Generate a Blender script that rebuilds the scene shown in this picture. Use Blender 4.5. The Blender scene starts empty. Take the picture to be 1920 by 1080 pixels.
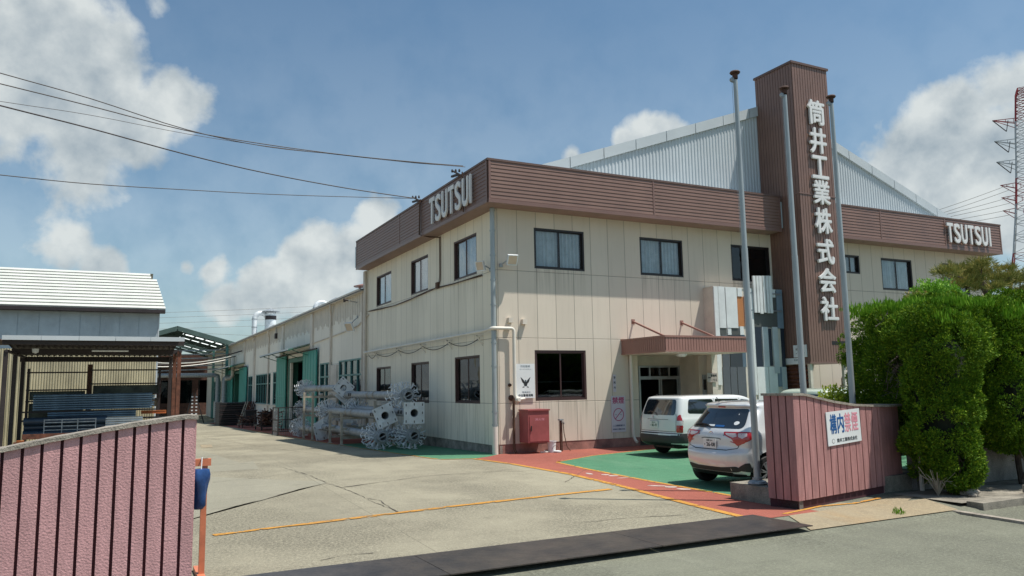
import bpy, math, random
import numpy as np
from mathutils import Vector, Matrix
from mathutils.bvhtree import BVHTree
from mathutils.geometry import delaunay_2d_cdt
R = math.radians
random.seed(7); rng = np.random.default_rng(7)
sc = bpy.context.scene
col = sc.collection

# ------------------------------------------------------------------ camera
CAM = np.array([-9.32, -19.25, 1.85])
CR = np.array([0.8921367, -0.4514612, -0.0165789])   # right
CU = np.array([-0.0422980, -0.1200098, 0.9918712])   # up
CF = np.array([0.4497810, 0.8841835, 0.1261611])     # forward
FPX = 1442.0                                         # focal length in photo pixels (1920 wide)
cd = bpy.data.cameras.new('camera'); cam = bpy.data.objects.new('camera', cd); col.objects.link(cam)
cd.sensor_width = 36; cd.lens = FPX / 1920 * 36; cd.clip_end = 6000; cd.clip_start = .1
m = Matrix.Identity(4)
for i in range(3):
    m[i][0] = CR[i]; m[i][1] = CU[i]; m[i][2] = -CF[i]; m[i][3] = CAM[i]
cam.matrix_world = m
sc.camera = cam
# ------------------------------------------------------------------ light
SUN = Vector((.339, -.276, 1)).normalized()
ld = bpy.data.lights.new('sun', 'SUN'); sun = bpy.data.objects.new('sun', ld); col.objects.link(sun)
ld.energy = 5.0; ld.angle = R(.53); ld.color = (1, .95, .87)
sun.rotation_euler = SUN.to_track_quat('Z', 'Y').to_euler()
sc.view_settings.view_transform = 'Standard'; sc.view_settings.look = 'None'
sc.view_settings.exposure = 0.12; sc.view_settings.gamma = 1
SKY_STRENGTH = .093

def ray(x, y):
    d = CR * (x - 960) / FPX - CU * (y - 540) / FPX + CF
    return d
def hit(x, y, ax, v):
    d = ray(x, y); t = (v - CAM[ax]) / d[ax]; return CAM + d * t
def G(x, y, z=0.): p = hit(x, y, 2, z); return (p[0], p[1])
def Fp(x, y, v=0.): p = hit(x, y, 1, v); return (p[0], p[2])
def Sp(x, y, v=0.): p = hit(x, y, 0, v); return (p[1], p[2])
def gz(y): return -.018 * min(max(y, 0), 60)

# ------------------------------------------------------------------ world: sky with cumulus
w = bpy.data.worlds.new("World"); sc.world = w; w.use_nodes = True
nt = w.node_tree; nt.nodes.clear()
def N(t, **k):
    n = nt.nodes.new(t)
    for a, b in k.items(): setattr(n, a, b)
    return n
def L(a, b): nt.links.new(a, b)
def V(op, *a, nt_=None):
    n = nt.nodes.new('ShaderNodeMath'); n.operation = op
    for i, x in enumerate(a):
        if isinstance(x, (int, float)): n.inputs[i].default_value = x
        else: nt.links.new(x, n.inputs[i])
    return n.outputs[0]
out = N('ShaderNodeOutputWorld'); bg = N('ShaderNodeBackground'); L(bg.outputs[0], out.inputs[0])
bg.inputs[1].default_value = SKY_STRENGTH
sky = N('ShaderNodeTexSky', sky_type='NISHITA'); sky.sun_disc = False
sky.sun_elevation = R(66.4); sky.sun_rotation = math.atan2(.339, -.276)
sky.air_density = 1.0; sky.dust_density = 1.4; sky.ozone_density = 2.0; sky.altitude = 20
tc = N('ShaderNodeTexCoord')
vec = tc.outputs['Generated']
def noise(scale, det, rough=.55, v=None, off=None, dist=0.):
    n = N('ShaderNodeTexNoise'); n.inputs['Scale'].default_value = scale; n.inputs['Detail'].default_value = det
    n.inputs['Roughness'].default_value = rough; n.inputs['Distortion'].default_value = dist
    src = v or vec
    if off:
        a = N('ShaderNodeVectorMath', operation='ADD'); L(src, a.inputs[0]); a.inputs[1].default_value = off; src = a.outputs[0]
    L(src, n.inputs['Vector']); return n.outputs[0]
# centres of cloud masses: photo direction, angular size, weight
BL = [(30,40,190,1.1),(165,95,125,1.1),(50,190,170,1.0),(180,210,105,.95),(328,190,75,1),(260,240,95,.95),(110,290,130,.7),(225,60,60,.8),(300,10,45,.45),(230,150,60,.6),(90,430,90,.38),
 (130,460,62,.9),(190,500,60,.85),(400,510,45,.85),(350,500,30,.8),(480,545,75,.85),(420,560,70,.8),(590,475,68,.95),(650,500,70,.95),(610,530,60,.85),(560,560,80,.6),(705,410,52,1.0),(680,450,55,.9),
 (1072,292,33,1),(1215,250,62,1),(1170,265,40,.9),(1255,262,40,.8),(1740,285,100,1),(1800,235,85,1),(1845,290,110,1),(1700,340,110,.95),(1800,370,160,.95),(1885,170,70,.6),(1905,250,80,.8),(1900,380,120,.75),(1920,140,45,.55),
 (-400,300,300,.8),(2500,200,300,.8),(700,1900,900,.0)]
dens = None
for (x, y, r, wt) in BL:
    if wt == 0: continue
    d = ray(x, y); d = d / np.linalg.norm(d)
    n = N('ShaderNodeVectorMath', operation='DISTANCE'); L(vec, n.inputs[0]); n.inputs[1].default_value = d
    zc = 1 / np.linalg.norm(ray(x, y))
    rr = r / FPX * zc * 1.12
    t = V('MULTIPLY_ADD', n.outputs['Value'], -wt / rr, wt)
    dens = t if dens is None else V('SMOOTH_MAX', dens, t, .25)
dens = V('MAXIMUM', dens, -.6)
n1 = noise(8, 9, .56, dist=.2); n2 = noise(34, 5, .55)
wob = V('ADD', V('MULTIPLY', V('SUBTRACT', n1, .5), 1.9), V('MULTIPLY', V('SUBTRACT', n2, .5), .45))
tot = V('ADD', dens, wob)
mr = N('ShaderNodeMapRange', interpolation_type='SMOOTHSTEP'); L(tot, mr.inputs[0]); mr.inputs[1].default_value = .06; mr.inputs[2].default_value = .52
mask = mr.outputs[0]
# thin veil everywhere, thicker low
sep = N('ShaderNodeSeparateXYZ'); L(vec, sep.inputs[0])
veil = N('ShaderNodeMapRange', interpolation_type='SMOOTHSTEP'); L(sep.outputs[2], veil.inputs[0]); veil.inputs[1].default_value = .55; veil.inputs[2].default_value = -.02
veil.inputs[3].default_value = .03; veil.inputs[4].default_value = .46
vn = V('MULTIPLY', veil.outputs[0], V('MULTIPLY_ADD', noise(2.5, 3, .45), .5, .6))
mask = V('MAXIMUM', V('MULTIPLY', mask, .93), V('MINIMUM', vn, .6))
# relief of the clouds: density towards the sun against density here
na = noise(12, 7, .55); nb = noise(12, 7, .55, off=(-SUN.x * .035, -SUN.y * .035, -SUN.z * .035))
rel = V('MULTIPLY_ADD', V('SUBTRACT', na, nb), 2.6, .60)
thick = N('ShaderNodeMapRange'); L(tot, thick.inputs[0]); thick.inputs[1].default_value = .3; thick.inputs[2].default_value = 1.7; thick.inputs[3].default_value = .22; thick.inputs[4].default_value = -.18
big = V('MULTIPLY', V('SUBTRACT', noise(4, 3, .5, off=(3, 1, 2)), .5), .7)
rel = V('ADD', V('ADD', rel, thick.outputs[0]), big)
# the old cloud bank on the left is thick and grey, a tone from camera processing
dl = ray(90, 230); dl = dl/np.linalg.norm(dl); nl = N('ShaderNodeVectorMath', operation='DISTANCE'); L(vec, nl.inputs[0]); nl.inputs[1].default_value = dl
gl_ = N('ShaderNodeMapRange', interpolation_type='SMOOTHSTEP'); L(nl.outputs['Value'], gl_.inputs[0]); gl_.inputs[1].default_value = .12; gl_.inputs[2].default_value = .42; gl_.inputs[3].default_value = -.16; gl_.inputs[4].default_value = 0.
rel = V('ADD', rel, gl_.outputs[0])
cr = N('ShaderNodeValToRGB'); L(rel, cr.inputs[0])
cr.color_ramp.elements[0].position = .0; cr.color_ramp.elements[0].color = (3.4, 4.1, 4.6, 1)
cr.color_ramp.elements[1].position = 1.; cr.color_ramp.elements[1].color = (7.2, 7.6, 7.5, 1)
mix = N('ShaderNodeMix', data_type='RGBA'); L(mask, mix.inputs[0]); L(cr.outputs[0], mix.inputs[7])
tint = N('ShaderNodeMix', data_type='RGBA', blend_type='MULTIPLY'); tint.inputs[0].default_value = 1; L(sky.outputs[0], tint.inputs[6]); tint.inputs[7].default_value = (.89, 1.14, 1.16, 1)
L(tint.outputs[2], mix.inputs[6]); L(mix.outputs[2], bg.inputs[0])
w.cycles.sampling_method = 'MANUAL'; w.cycles.sample_map_resolution = 512

# ------------------------------------------------------------------ materials
MT = {}
def mat(name, c, rough=.6, metal=0., var=.12, vs=1.5, fine=0., fs=60, bump=0., bs=60, c2=None, coat=0., spec=.5, world=False, stretch=None, emit=None):
    m_ = bpy.data.materials.new(name); m_.use_nodes = True; t = m_.node_tree
    b = t.nodes['Principled BSDF']; b.inputs['Roughness'].default_value = rough; b.inputs['Metallic'].default_value = metal
    b.inputs['Coat Weight'].default_value = coat; b.inputs['Specular IOR Level'].default_value = spec
    b.inputs['Coat Roughness'].default_value = .04
    b.inputs['Base Color'].default_value = (*c, 1)
    def nn(k): return t.nodes.new(k)
    if world: g = nn('ShaderNodeNewGeometry').outputs['Position']
    else: g = nn('ShaderNodeTexCoord').outputs['Object']
    if stretch:
        mp = nn('ShaderNodeMapping'); mp.inputs['Scale'].default_value = stretch; t.links.new(g, mp.inputs[0]); g2 = mp.outputs[0]
    else: g2 = g
    if var or c2:
        no = nn('ShaderNodeTexNoise'); no.inputs['Scale'].default_value = vs; no.inputs['Detail'].default_value = 6; no.inputs['Roughness'].default_value = .65
        t.links.new(g2, no.inputs['Vector'])
        mr_ = nn('ShaderNodeMapRange'); mr_.inputs[1].default_value = .3; mr_.inputs[2].default_value = .7; t.links.new(no.outputs[0], mr_.inputs[0])
        mx = nn('ShaderNodeMix'); mx.data_type = 'RGBA'; t.links.new(mr_.outputs[0], mx.inputs[0])
        d = c2 if c2 else tuple(x * (1 - 2 * var) for x in c)
        mx.inputs[6].default_value = (*d, 1); mx.inputs[7].default_value = (*(tuple(x * (1 + var) for x in c) if not c2 else c), 1)
        last = mx.outputs[2]
        if fine:
            n3 = nn('ShaderNodeTexNoise'); n3.inputs['Scale'].default_value = fs; n3.inputs['Detail'].default_value = 3; t.links.new(g, n3.inputs['Vector'])
            mr2 = nn('ShaderNodeMapRange'); mr2.inputs[1].default_value = .35; mr2.inputs[2].default_value = .65; mr2.inputs[3].default_value = 1 - fine; mr2.inputs[4].default_value = 1 + fine
            t.links.new(n3.outputs[0], mr2.inputs[0])
            m2 = nn('ShaderNodeVectorMath'); m2.operation = 'SCALE'; t.links.new(last, m2.inputs[0]); t.links.new(mr2.outputs[0], m2.inputs['Scale'])
            last = m2.outputs[0]
        t.links.new(last, b.inputs['Base Color'])
        mr3 = nn('ShaderNodeMapRange'); mr3.inputs[3].default_value = max(rough - .08, 0); mr3.inputs[4].default_value = min(rough + .08, 1)
        t.links.new(no.outputs[0], mr3.inputs[0]); t.links.new(mr3.outputs[0], b.inputs['Roughness'])
    if bump:
        n4 = nn('ShaderNodeTexNoise'); n4.inputs['Scale'].default_value = bs; n4.inputs['Detail'].default_value = 4; t.links.new(g, n4.inputs['Vector'])
        bp = nn('ShaderNodeBump'); bp.inputs['Strength'].default_value = bump; bp.inputs['Distance'].default_value = .02
        t.links.new(n4.outputs[0], bp.inputs['Height']); t.links.new(bp.outputs[0], b.inputs['Normal'])
    MT[name] = m_; return m_

def panel_mat(name, c, axis, u0, pitch, zs, u0b=None, stain=.42, sills=()):
    """painted concrete panels: dark joints every `pitch` along the wall and at heights zs, streaks of dirt"""
    m_ = bpy.data.materials.new(name); m_.use_nodes = True; t = m_.node_tree
    b = t.nodes['Principled BSDF']; b.inputs['Roughness'].default_value = .75; b.inputs['Specular IOR Level'].default_value = .3
    def nn(k): return t.nodes.new(k)
    def mth(op, *a):
        n = nn('ShaderNodeMath'); n.operation = op
        for i, x in enumerate(a):
            if isinstance(x, (int, float)): n.inputs[i].default_value = x
            else: t.links.new(x, n.inputs[i])
        return n.outputs[0]
    g = nn('ShaderNodeNewGeometry').outputs['Position']; s = nn('ShaderNodeSeparateXYZ'); t.links.new(g, s.inputs[0])
    u = s.outputs[axis]; z = s.outputs[2]
    fr = mth('FRACT', mth('DIVIDE', mth('SUBTRACT', u, u0 - 100 * pitch), pitch))
    d = mth('MULTIPLY', mth('MINIMUM', fr, mth('SUBTRACT', 1., fr)), pitch)
    for zz in zs: d = mth('MINIMUM', d, mth('ABSOLUTE', mth('SUBTRACT', z, zz)))
    jr = nn('ShaderNodeMapRange'); jr.inputs[1].default_value = .003; jr.inputs[2].default_value = .012; t.links.new(d, jr.inputs[0]); j = jr.outputs[0]
    # per panel tone
    wn = nn('ShaderNodeTexWhiteNoise'); wn.noise_dimensions = '1D'; t.links.new(mth('FLOOR', mth('DIVIDE', mth('SUBTRACT', u, u0 - 100 * pitch), pitch)), wn.inputs['W'])
    tone = mth('MULTIPLY_ADD', wn.outputs[0], .07, .965)
    mp = nn('ShaderNodeMapping'); mp.inputs['Scale'].default_value = (7, 7, .45); t.links.new(g, mp.inputs[0])
    no = nn('ShaderNodeTexNoise'); no.inputs['Scale'].default_value = 1; no.inputs['Detail'].default_value = 7; no.inputs['Roughness'].default_value = .7; t.links.new(mp.outputs[0], no.inputs['Vector'])
    st = nn('ShaderNodeMapRange'); st.inputs[1].default_value = .52; st.inputs[2].default_value = .75; t.links.new(no.outputs[0], st.inputs[0])
    low = nn('ShaderNodeMapRange'); low.inputs[1].default_value = 1.6; low.inputs[2].default_value = .2; low.inputs[3].default_value = .40; low.inputs[4].default_value = 1.9; t.links.new(z, low.inputs[0])
    sf = mth('MULTIPLY', mth('MULTIPLY', st.outputs[0], stain), low.outputs[0])
    # dirty drips that run down from the window sills
    mp2 = nn('ShaderNodeMapping'); mp2.inputs['Scale'].default_value = (16, 16, .5); t.links.new(g, mp2.inputs[0]); n5 = nn('ShaderNodeTexNoise'); n5.inputs['Scale'].default_value = 1; n5.inputs['Detail'].default_value = 4; t.links.new(mp2.outputs[0], n5.inputs['Vector'])
    dr = nn('ShaderNodeMapRange'); dr.inputs[1].default_value = .42; dr.inputs[2].default_value = .68; t.links.new(n5.outputs[0], dr.inputs[0])
    for (a_, b_, z_) in sills:
        inu = mth('MULTIPLY', mth('GREATER_THAN', u, a_), mth('LESS_THAN', u, b_)); dz = mth('SUBTRACT', z_, z)
        fd = nn('ShaderNodeMapRange'); fd.inputs[1].default_value = .0; fd.inputs[2].default_value = 1.0; fd.inputs[3].default_value = .5; fd.inputs[4].default_value = 0; t.links.new(dz, fd.inputs[0])
        sf = mth('MAXIMUM', sf, mth('MULTIPLY', mth('MULTIPLY', mth('MULTIPLY', inu, mth('GREATER_THAN', dz, 0.)), fd.outputs[0]), dr.outputs[0]))
    n2 = nn('ShaderNodeTexNoise'); n2.inputs['Scale'].default_value = .8; n2.inputs['Detail'].default_value = 4; t.links.new(g, n2.inputs['Vector'])
    tone = mth('MULTIPLY', tone, mth('MULTIPLY_ADD', n2.outputs[0], .14, .93))
    mx = nn('ShaderNodeMix'); mx.data_type = 'RGBA'; t.links.new(sf, mx.inputs[0]); mx.inputs[6].default_value = (*c, 1); mx.inputs[7].default_value = (c[0] * .42, c[1] * .40, c[2] * .36, 1)
    sc_ = nn('ShaderNodeVectorMath'); sc_.operation = 'SCALE'; t.links.new(mx.outputs[2], sc_.inputs[0]); t.links.new(mth('MULTIPLY', tone, mth('MULTIPLY_ADD', j, .52, .48)), sc_.inputs['Scale'])
    t.links.new(sc_.outputs[0], b.inputs['Base Color'])
    bp = nn('ShaderNodeBump'); bp.inputs['Strength'].default_value = .6; bp.inputs['Distance'].default_value = .012; t.links.new(j, bp.inputs['Height']); t.links.new(bp.outputs[0], b.inputs['Normal'])
    MT[name] = m_; return m_

def glass_mat(name, tint, k=1.0):
    m_ = bpy.data.materials.new(name); m_.use_nodes = True; t = m_.node_tree; t.nodes.clear()
    o = t.nodes.new('ShaderNodeOutputMaterial'); mx = t.nodes.new('ShaderNodeMixShader'); tr = t.nodes.new('ShaderNodeBsdfTransparent'); gl = t.nodes.new('ShaderNodeBsdfGlossy')
    fr = t.nodes.new('ShaderNodeLayerWeight'); fr.inputs[0].default_value = .5; pw_ = t.nodes.new('ShaderNodeMath'); pw_.operation = 'POWER'; pw_.inputs[1].default_value = 3.2; t.links.new(fr.outputs['Facing'], pw_.inputs[0])
    mu = t.nodes.new('ShaderNodeMath'); mu.operation = 'MULTIPLY_ADD'; mu.inputs[1].default_value = .75 * k; mu.inputs[2].default_value = .05 * k; mu.use_clamp = True
    tr.inputs[0].default_value = (*tint, 1); gl.inputs[0].default_value = (.95, .97, 1, 1); gl.inputs[1].default_value = .015
    no = t.nodes.new('ShaderNodeTexNoise'); no.inputs['Scale'].default_value = 1.6; bp = t.nodes.new('ShaderNodeBump'); bp.inputs['Strength'].default_value = .12; bp.inputs['Distance'].default_value = .03
    tcn = t.nodes.new('ShaderNodeTexCoord'); t.links.new(tcn.outputs['Object'], no.inputs['Vector']); t.links.new(no.outputs[0], bp.inputs['Height']); t.links.new(bp.outputs[0], gl.inputs['Normal'])
    t.links.new(pw_.outputs[0], mu.inputs[0]); t.links.new(mu.outputs[0], mx.inputs[0]); t.links.new(tr.outputs[0], mx.inputs[1]); t.links.new(gl.outputs[0], mx.inputs[2]); t.links.new(mx.outputs[0], o.inputs[0])
    MT[name] = m_; return m_

CREAM = (.66, .58, .48)
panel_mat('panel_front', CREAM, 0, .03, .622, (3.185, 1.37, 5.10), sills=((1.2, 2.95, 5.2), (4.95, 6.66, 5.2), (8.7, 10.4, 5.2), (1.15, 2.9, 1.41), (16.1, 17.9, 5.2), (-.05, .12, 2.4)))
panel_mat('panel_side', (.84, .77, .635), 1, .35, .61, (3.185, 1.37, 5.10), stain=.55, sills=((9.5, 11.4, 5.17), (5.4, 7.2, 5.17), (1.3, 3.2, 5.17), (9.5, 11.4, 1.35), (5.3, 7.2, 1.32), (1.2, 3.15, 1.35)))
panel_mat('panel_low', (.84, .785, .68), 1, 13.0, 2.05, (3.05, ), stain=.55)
mat('cream_paint', (.68, .61, .52), .7, var=.1)
mat('white_pipe', (.72, .68, .60), .5, var=.06)
mat('foundation', (.30, .27, .23), .9, var=.3, vs=3, fine=.2, bump=.4)
mat('foundation_red', (.33, .17, .14), .9, var=.25, vs=3)
mat('siding', (.205, .118, .092), .45, var=.08, vs=1.2)
mat('siding_trim', (.20, .115, .095), .4, var=.05)
mat('siding_dark', (.13, .075, .06), .5, var=.1)
mat('canopy_brown', (.30, .155, .125), .5, var=.07)
mat('soffit', (.30, .20, .165), .7, var=.1)
mat('letter', (.74, .73, .72), .45, var=.05)
mat('white_metal', (.52, .56, .58), .45, var=.05, vs=.6)
mat('dark_frame', (.018, .013, .013), .4, var=.1)
mat('brown_frame', (.06, .030, .028), .45, var=.1)
mat('green_frame', (.09, .24, .22), .5, var=.15)
mat('teal_door', (.05, .32, .26), .5, var=.10, vs=2, bump=.1, bs=4)
mat('green_dark', (.025, .14, .095), .5, var=.15)
mat('interior', (.07, .065, .06), .9, var=.2)
mat('curtain', (.50, .54, .56), .9, var=.1, vs=4)
mat('black', (.012, .012, .013), .6, var=.1)
mat('rubber', (.016, .016, .017), .75, var=.2, vs=8)
mat('alu', (.42, .44, .46), .38, metal=.75, var=.1, vs=3)
mat('galv', (.34, .37, .39), .5, metal=.25, var=.22, vs=9, fine=.12, fs=40)
mat('galv_light', (.72, .75, .76), .42, metal=.1, var=.12, vs=3)
mat('galv_bars', (.72, .76, .80), .45, metal=.15, var=.25, vs=7)
mat('pole_paint', (.36, .40, .41), .42, metal=.2, var=.12, vs=3, stretch=(2, 2, .4))
mat('timber', (.42, .37, .29), .8, var=.2, vs=5)
mat('rust', (.16, .06, .035), .85, var=.35, vs=6)
mat('rust_brown', (.10, .045, .03), .8, var=.3, vs=5)
mat('roof_white', (.60, .61, .56), .5, var=.05)
mat('grey_sheet', (.48, .55, .58), .5, var=.1, vs=1.2)
mat('yellow_sheet', (.46, .41, .27), .7, var=.2, vs=1.5, stretch=(1, 1, .3))
mat('dark_steel', (.035, .025, .025), .6, var=.2)
mat('blue_pipe', (.20, .30, .40), .3, metal=.3, var=.2, vs=2)
mat('navy_pipe', (.03, .055, .09), .35, var=.2)
mat('orange_paint', (.55, .17, .05), .55, var=.2, vs=4)
mat('stand_orange', (.62, .20, .10), .5, var=.15, vs=4)
mat('blue_bag', (.02, .07, .22), .35, var=.35, vs=6)
mat('red_box', (.33, .085, .085), .5, var=.12, vs=3)
mat('sign_white', (.74, .76, .76), .4, var=.04)
mat('sign_shade', (.60, .56, .62), .4, var=.04)
mat('sign_beige', (.42, .36, .32), .6, var=.1)
mat('ink', (.02, .022, .025), .6, var=0)
mat('ink_grey', (.30, .34, .37), .6, var=0)
mat('ink_blue', (.015, .10, .30), .5, var=0)
mat('ink_pink', (.72, .30, .36), .5, var=0)
mat('ink_red', (.42, .06, .16), .5, var=0)
mat('ink_navy', (.03, .06, .16), .5, var=0)
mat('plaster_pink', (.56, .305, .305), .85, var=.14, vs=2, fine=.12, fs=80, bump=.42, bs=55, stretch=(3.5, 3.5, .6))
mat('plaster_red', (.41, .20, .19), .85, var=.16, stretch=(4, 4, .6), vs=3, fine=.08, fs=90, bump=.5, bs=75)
mat('groove', (.075, .022, .028), .9, var=.15)
mat('coping', (.33, .29, .24), .9, var=.25, vs=5, fine=.2, bump=.5)
mat('concrete_old', (.26, .235, .19), .9, var=.3, vs=3, fine=.2, bump=.4)
mat('retaining', (.22, .21, .19), .9, var=.3, vs=2.5, fine=.2, bump=.3, stretch=(1, 1, .6))
mat('steel_plate', (.040, .037, .038), .40, metal=.3, var=.35, vs=2.2, fine=.25, fs=35, bump=.25, bs=10, c2=(.10, .082, .068))
mat('wood_brown', (.10, .05, .03), .8, var=.3)
mat('floor_dark', (.10, .09, .08), .9)
mat('skylight', (.85, .88, .85), .5, var=.02, emit=None)
mat('twig', (.16, .13, .12), .9, var=.2)
mat('bark', (.09, .065, .05), .9, var=.3, vs=8)
glass_mat('glass', (.90, .93, .94), .9); glass_mat('glass_dark', (.40, .43, .44), .75); glass_mat('car_glass', (.05, .06, .06), 1.1)

# ------------------------------------------------------------------ geometry helpers
def wl(o):
    v = Vector((0, 0, 0))
    while o is not None: v += o.location; o = o.parent
    return v
class MB:
    def __init__(s): s.v = []; s.f = []; s.mi = []; s.cur = 0
    def add(s, vs, fs):
        b = len(s.v); s.v += [tuple(p) for p in vs]
        for f in fs: s.f.append(tuple(b + i for i in f)); s.mi.append(s.cur)
        return s
    def box(s, x0, y0, z0, x1, y1, z1):
        if x0 > x1: x0, x1 = x1, x0
        if y0 > y1: y0, y1 = y1, y0
        if z0 > z1: z0, z1 = z1, z0
        return s.add([(x0,y0,z0),(x1,y0,z0),(x1,y1,z0),(x0,y1,z0),(x0,y0,z1),(x1,y0,z1),(x1,y1,z1),(x0,y1,z1)],
                     [(0,3,2,1),(4,5,6,7),(0,1,5,4),(1,2,6,5),(2,3,7,6),(3,0,4,7)])
    def bar(s, a, b, wd, h=None, up=(0, 0, 1)):
        a = Vector(a); b = Vector(b); h = h or wd; d = (b - a).normalized(); up = Vector(up)
        if abs(d.dot(up)) > .98: up = Vector((1, 0, 0))
        r = d.cross(up).normalized(); u = r.cross(d)
        vs = []
        for p in (a, b):
            for sx, sy in ((-1, -1), (1, -1), (1, 1), (-1, 1)): vs.append(p + r * sx * wd / 2 + u * sy * h / 2)
        return s.add(vs, [(0,1,2,3),(7,6,5,4),(0,4,5,1),(1,5,6,2),(2,6,7,3),(3,7,4,0)])
    def tube(s, pts, r, n=8, caps=True, r1=None):
        pts = [Vector(p) for p in pts]; k = len(pts); rings = []
        prev = None
        for i, p in enumerate(pts):
            d = (pts[min(i + 1, k - 1)] - pts[max(i - 1, 0)]).normalized()
            if prev is None:
                up = Vector((0, 0, 1)) if abs(d.z) < .9 else Vector((1, 0, 0)); a = d.cross(up).normalized()
            else: a = (prev - d * prev.dot(d)).normalized()
            prev = a; b = d.cross(a)
            rr = r if r1 is None else r + (r1 - r) * i / (k - 1)
            if isinstance(r, (list, tuple)): rr = r[i]
            rings.append([p + a * math.cos(2 * math.pi * j / n) * rr + b * math.sin(2 * math.pi * j / n) * rr for j in range(n)])
        vs = [q for ring in rings for q in ring]; fs = []
        for i in range(k - 1):
            for j in range(n): fs.append((i*n+j, i*n+(j+1)%n, (i+1)*n+(j+1)%n, (i+1)*n+j))
        if caps: fs.append(tuple(range(n - 1, -1, -1))); fs.append(tuple((k-1)*n + j for j in range(n)))
        return s.add(vs, fs)
    def prism(s, poly, fn, d0, d1, caps=True):
        """poly: 2-D outline; fn(u,v,d)->point"""
        n = len(poly); vs = [fn(u, v, d0) for u, v in poly] + [fn(u, v, d1) for u, v in poly]
        fs = [(i, (i+1) % n, n+(i+1) % n, n+i) for i in range(n)]
        if caps: fs += [tuple(range(n-1, -1, -1)), tuple(range(n, 2*n))]
        return s.add(vs, fs)
    def lathe(s, prof, c, n=24, axis='z'):
        vs = []; k = len(prof)
        for r, h in prof:
            for j in range(n):
                a = 2*math.pi*j/n; x, y = r*math.cos(a), r*math.sin(a)
                if axis == 'z': p = (c[0]+x, c[1]+y, c[2]+h)
                elif axis == 'y': p = (c[0]+x, c[1]+h, c[2]+y)
                else: p = (c[0]+h, c[1]+x, c[2]+y)
                vs.append(p)
        fs = [(i*n+j, i*n+(j+1)%n, (i+1)*n+(j+1)%n, (i+1)*n+j) for i in range(k-1) for j in range(n)]
        return s.add(vs, fs)
    def build(s, name, m, parent=None, smooth=False, local=False, loc=None, recalc=True):
        me = bpy.data.meshes.new(name)
        off = Vector((0, 0, 0)) if (local or parent is None) else wl(parent)
        if parent is None and loc is not None: off = Vector(loc)
        vs = [(p[0]-off.x, p[1]-off.y, p[2]-off.z) for p in s.v]
        me.from_pydata(vs, [], s.f)
        ms = m if isinstance(m, (list, tuple)) else [m]
        for q in ms: me.materials.append(MT[q] if isinstance(q, str) else q)
        if len(ms) > 1: me.polygons.foreach_set('material_index', s.mi)
        me.update()
        if recalc:
            import bmesh
            bm = bmesh.new(); bm.from_mesh(me); bmesh.ops.recalc_face_normals(bm, faces=bm.faces); bm.to_mesh(me); bm.free()
        if smooth:
            me.polygons.foreach_set('use_smooth', [True]*len(me.polygons))
            me.set_sharp_from_angle(angle=R(smooth if smooth is not True else 40))
        o = bpy.data.objects.new(name, me); col.objects.link(o)
        if parent is not None: o.parent = parent
        elif loc is not None: o.location = loc
        return o
def tag(o, label=None, cat=None, group=None, kind=None):
    if label: o['label'] = label
    if cat: o['category'] = cat
    if group: o['group'] = group
    if kind: o['kind'] = kind
    return o
def empty(name, loc, label, cat, group=None, rz=0):
    o = bpy.data.objects.new(name, None); col.objects.link(o); o.location = loc; o.rotation_euler[2] = rz
    return tag(o, label, cat, group)
def copy_tree(o, parent=None):
    c = o.copy(); col.objects.link(c); c.parent = parent
    for ch in [x for x in bpy.data.objects if x.parent == o]: copy_tree(ch, c)
    return c
class Fr:
    """wall frame: u along, v up, d outwards"""
    def __init__(s, o, u, n): s.o = Vector(o); s.u = Vector(u); s.n = Vector(n)
    def __call__(s, u, v, d=0): return s.o + s.u*u + Vector((0, 0, 1))*v + s.n*d
FRONT = Fr((0, 0, 0), (1, 0, 0), (0, -1, 0))
SIDE = Fr((0, 0, 0), (0, 1, 0), (-1, 0, 0))
def fbox(mb, fr, u0, v0, u1, v1, d0, d1):
    mb.prism([(u0, v0), (u1, v0), (u1, v1), (u0, v1)], fr, d0, d1); return mb
def wall_holes(mb, fr, u0, v0, u1, v1, holes, depth=.14, d=0):
    us = sorted({u0, u1, *[h[0] for h in holes], *[h[2] for h in holes]}); vs = sorted({v0, v1, *[h[1] for h in holes], *[h[3] for h in holes]})
    for i in range(len(us)-1):
        for j in range(len(vs)-1):
            cu, cv = (us[i]+us[i+1])/2, (vs[j]+vs[j+1])/2
            if any(h[0] < cu < h[2] and h[1] < cv < h[3] for h in holes): continue
            mb.add([fr(us[i], vs[j], d), fr(us[i+1], vs[j], d), fr(us[i+1], vs[j+1], d), fr(us[i], vs[j+1], d)], [(0, 1, 2, 3)])
    for (a, b, c, e) in holes:
        for p, q in (((a, b), (c, b)), ((c, b), (c, e)), ((c, e), (a, e)), ((a, e), (a, b))):
            mb.add([fr(*p, d), fr(*q, d), fr(*q, d-depth), fr(*p, d-depth)], [(0, 1, 2, 3)])
def boards_v(mb, fr, u0, v0, u1, v1, pitch, gap=.012, d=0, th=.014, clip=None):
    n = max(1, round((u1-u0)/pitch)); p = (u1-u0)/n
    for i in range(n):
        a, b = u0+i*p+gap/2, u0+(i+1)*p-gap/2
        fbox(mb, fr, a, v0, b, v1, d, d+th)
def boards_h(mb, fr, u0, v0, u1, v1, pitch, d=0, lip=.016):
    n = max(1, round((v1-v0)/pitch)); p = (v1-v0)/n
    for i in range(n):
        z0, z1 = v0+i*p, v0+(i+1)*p
        mb.add([fr(u0, z0+.012, d+lip), fr(u1, z0+.012, d+lip), fr(u1, z1, d+lip*.25), fr(u0, z1, d+lip*.25), fr(u0, z0, d-.008), fr(u1, z0, d-.008)],
               [(0, 1, 2, 3), (4, 5, 1, 0)])
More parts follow.
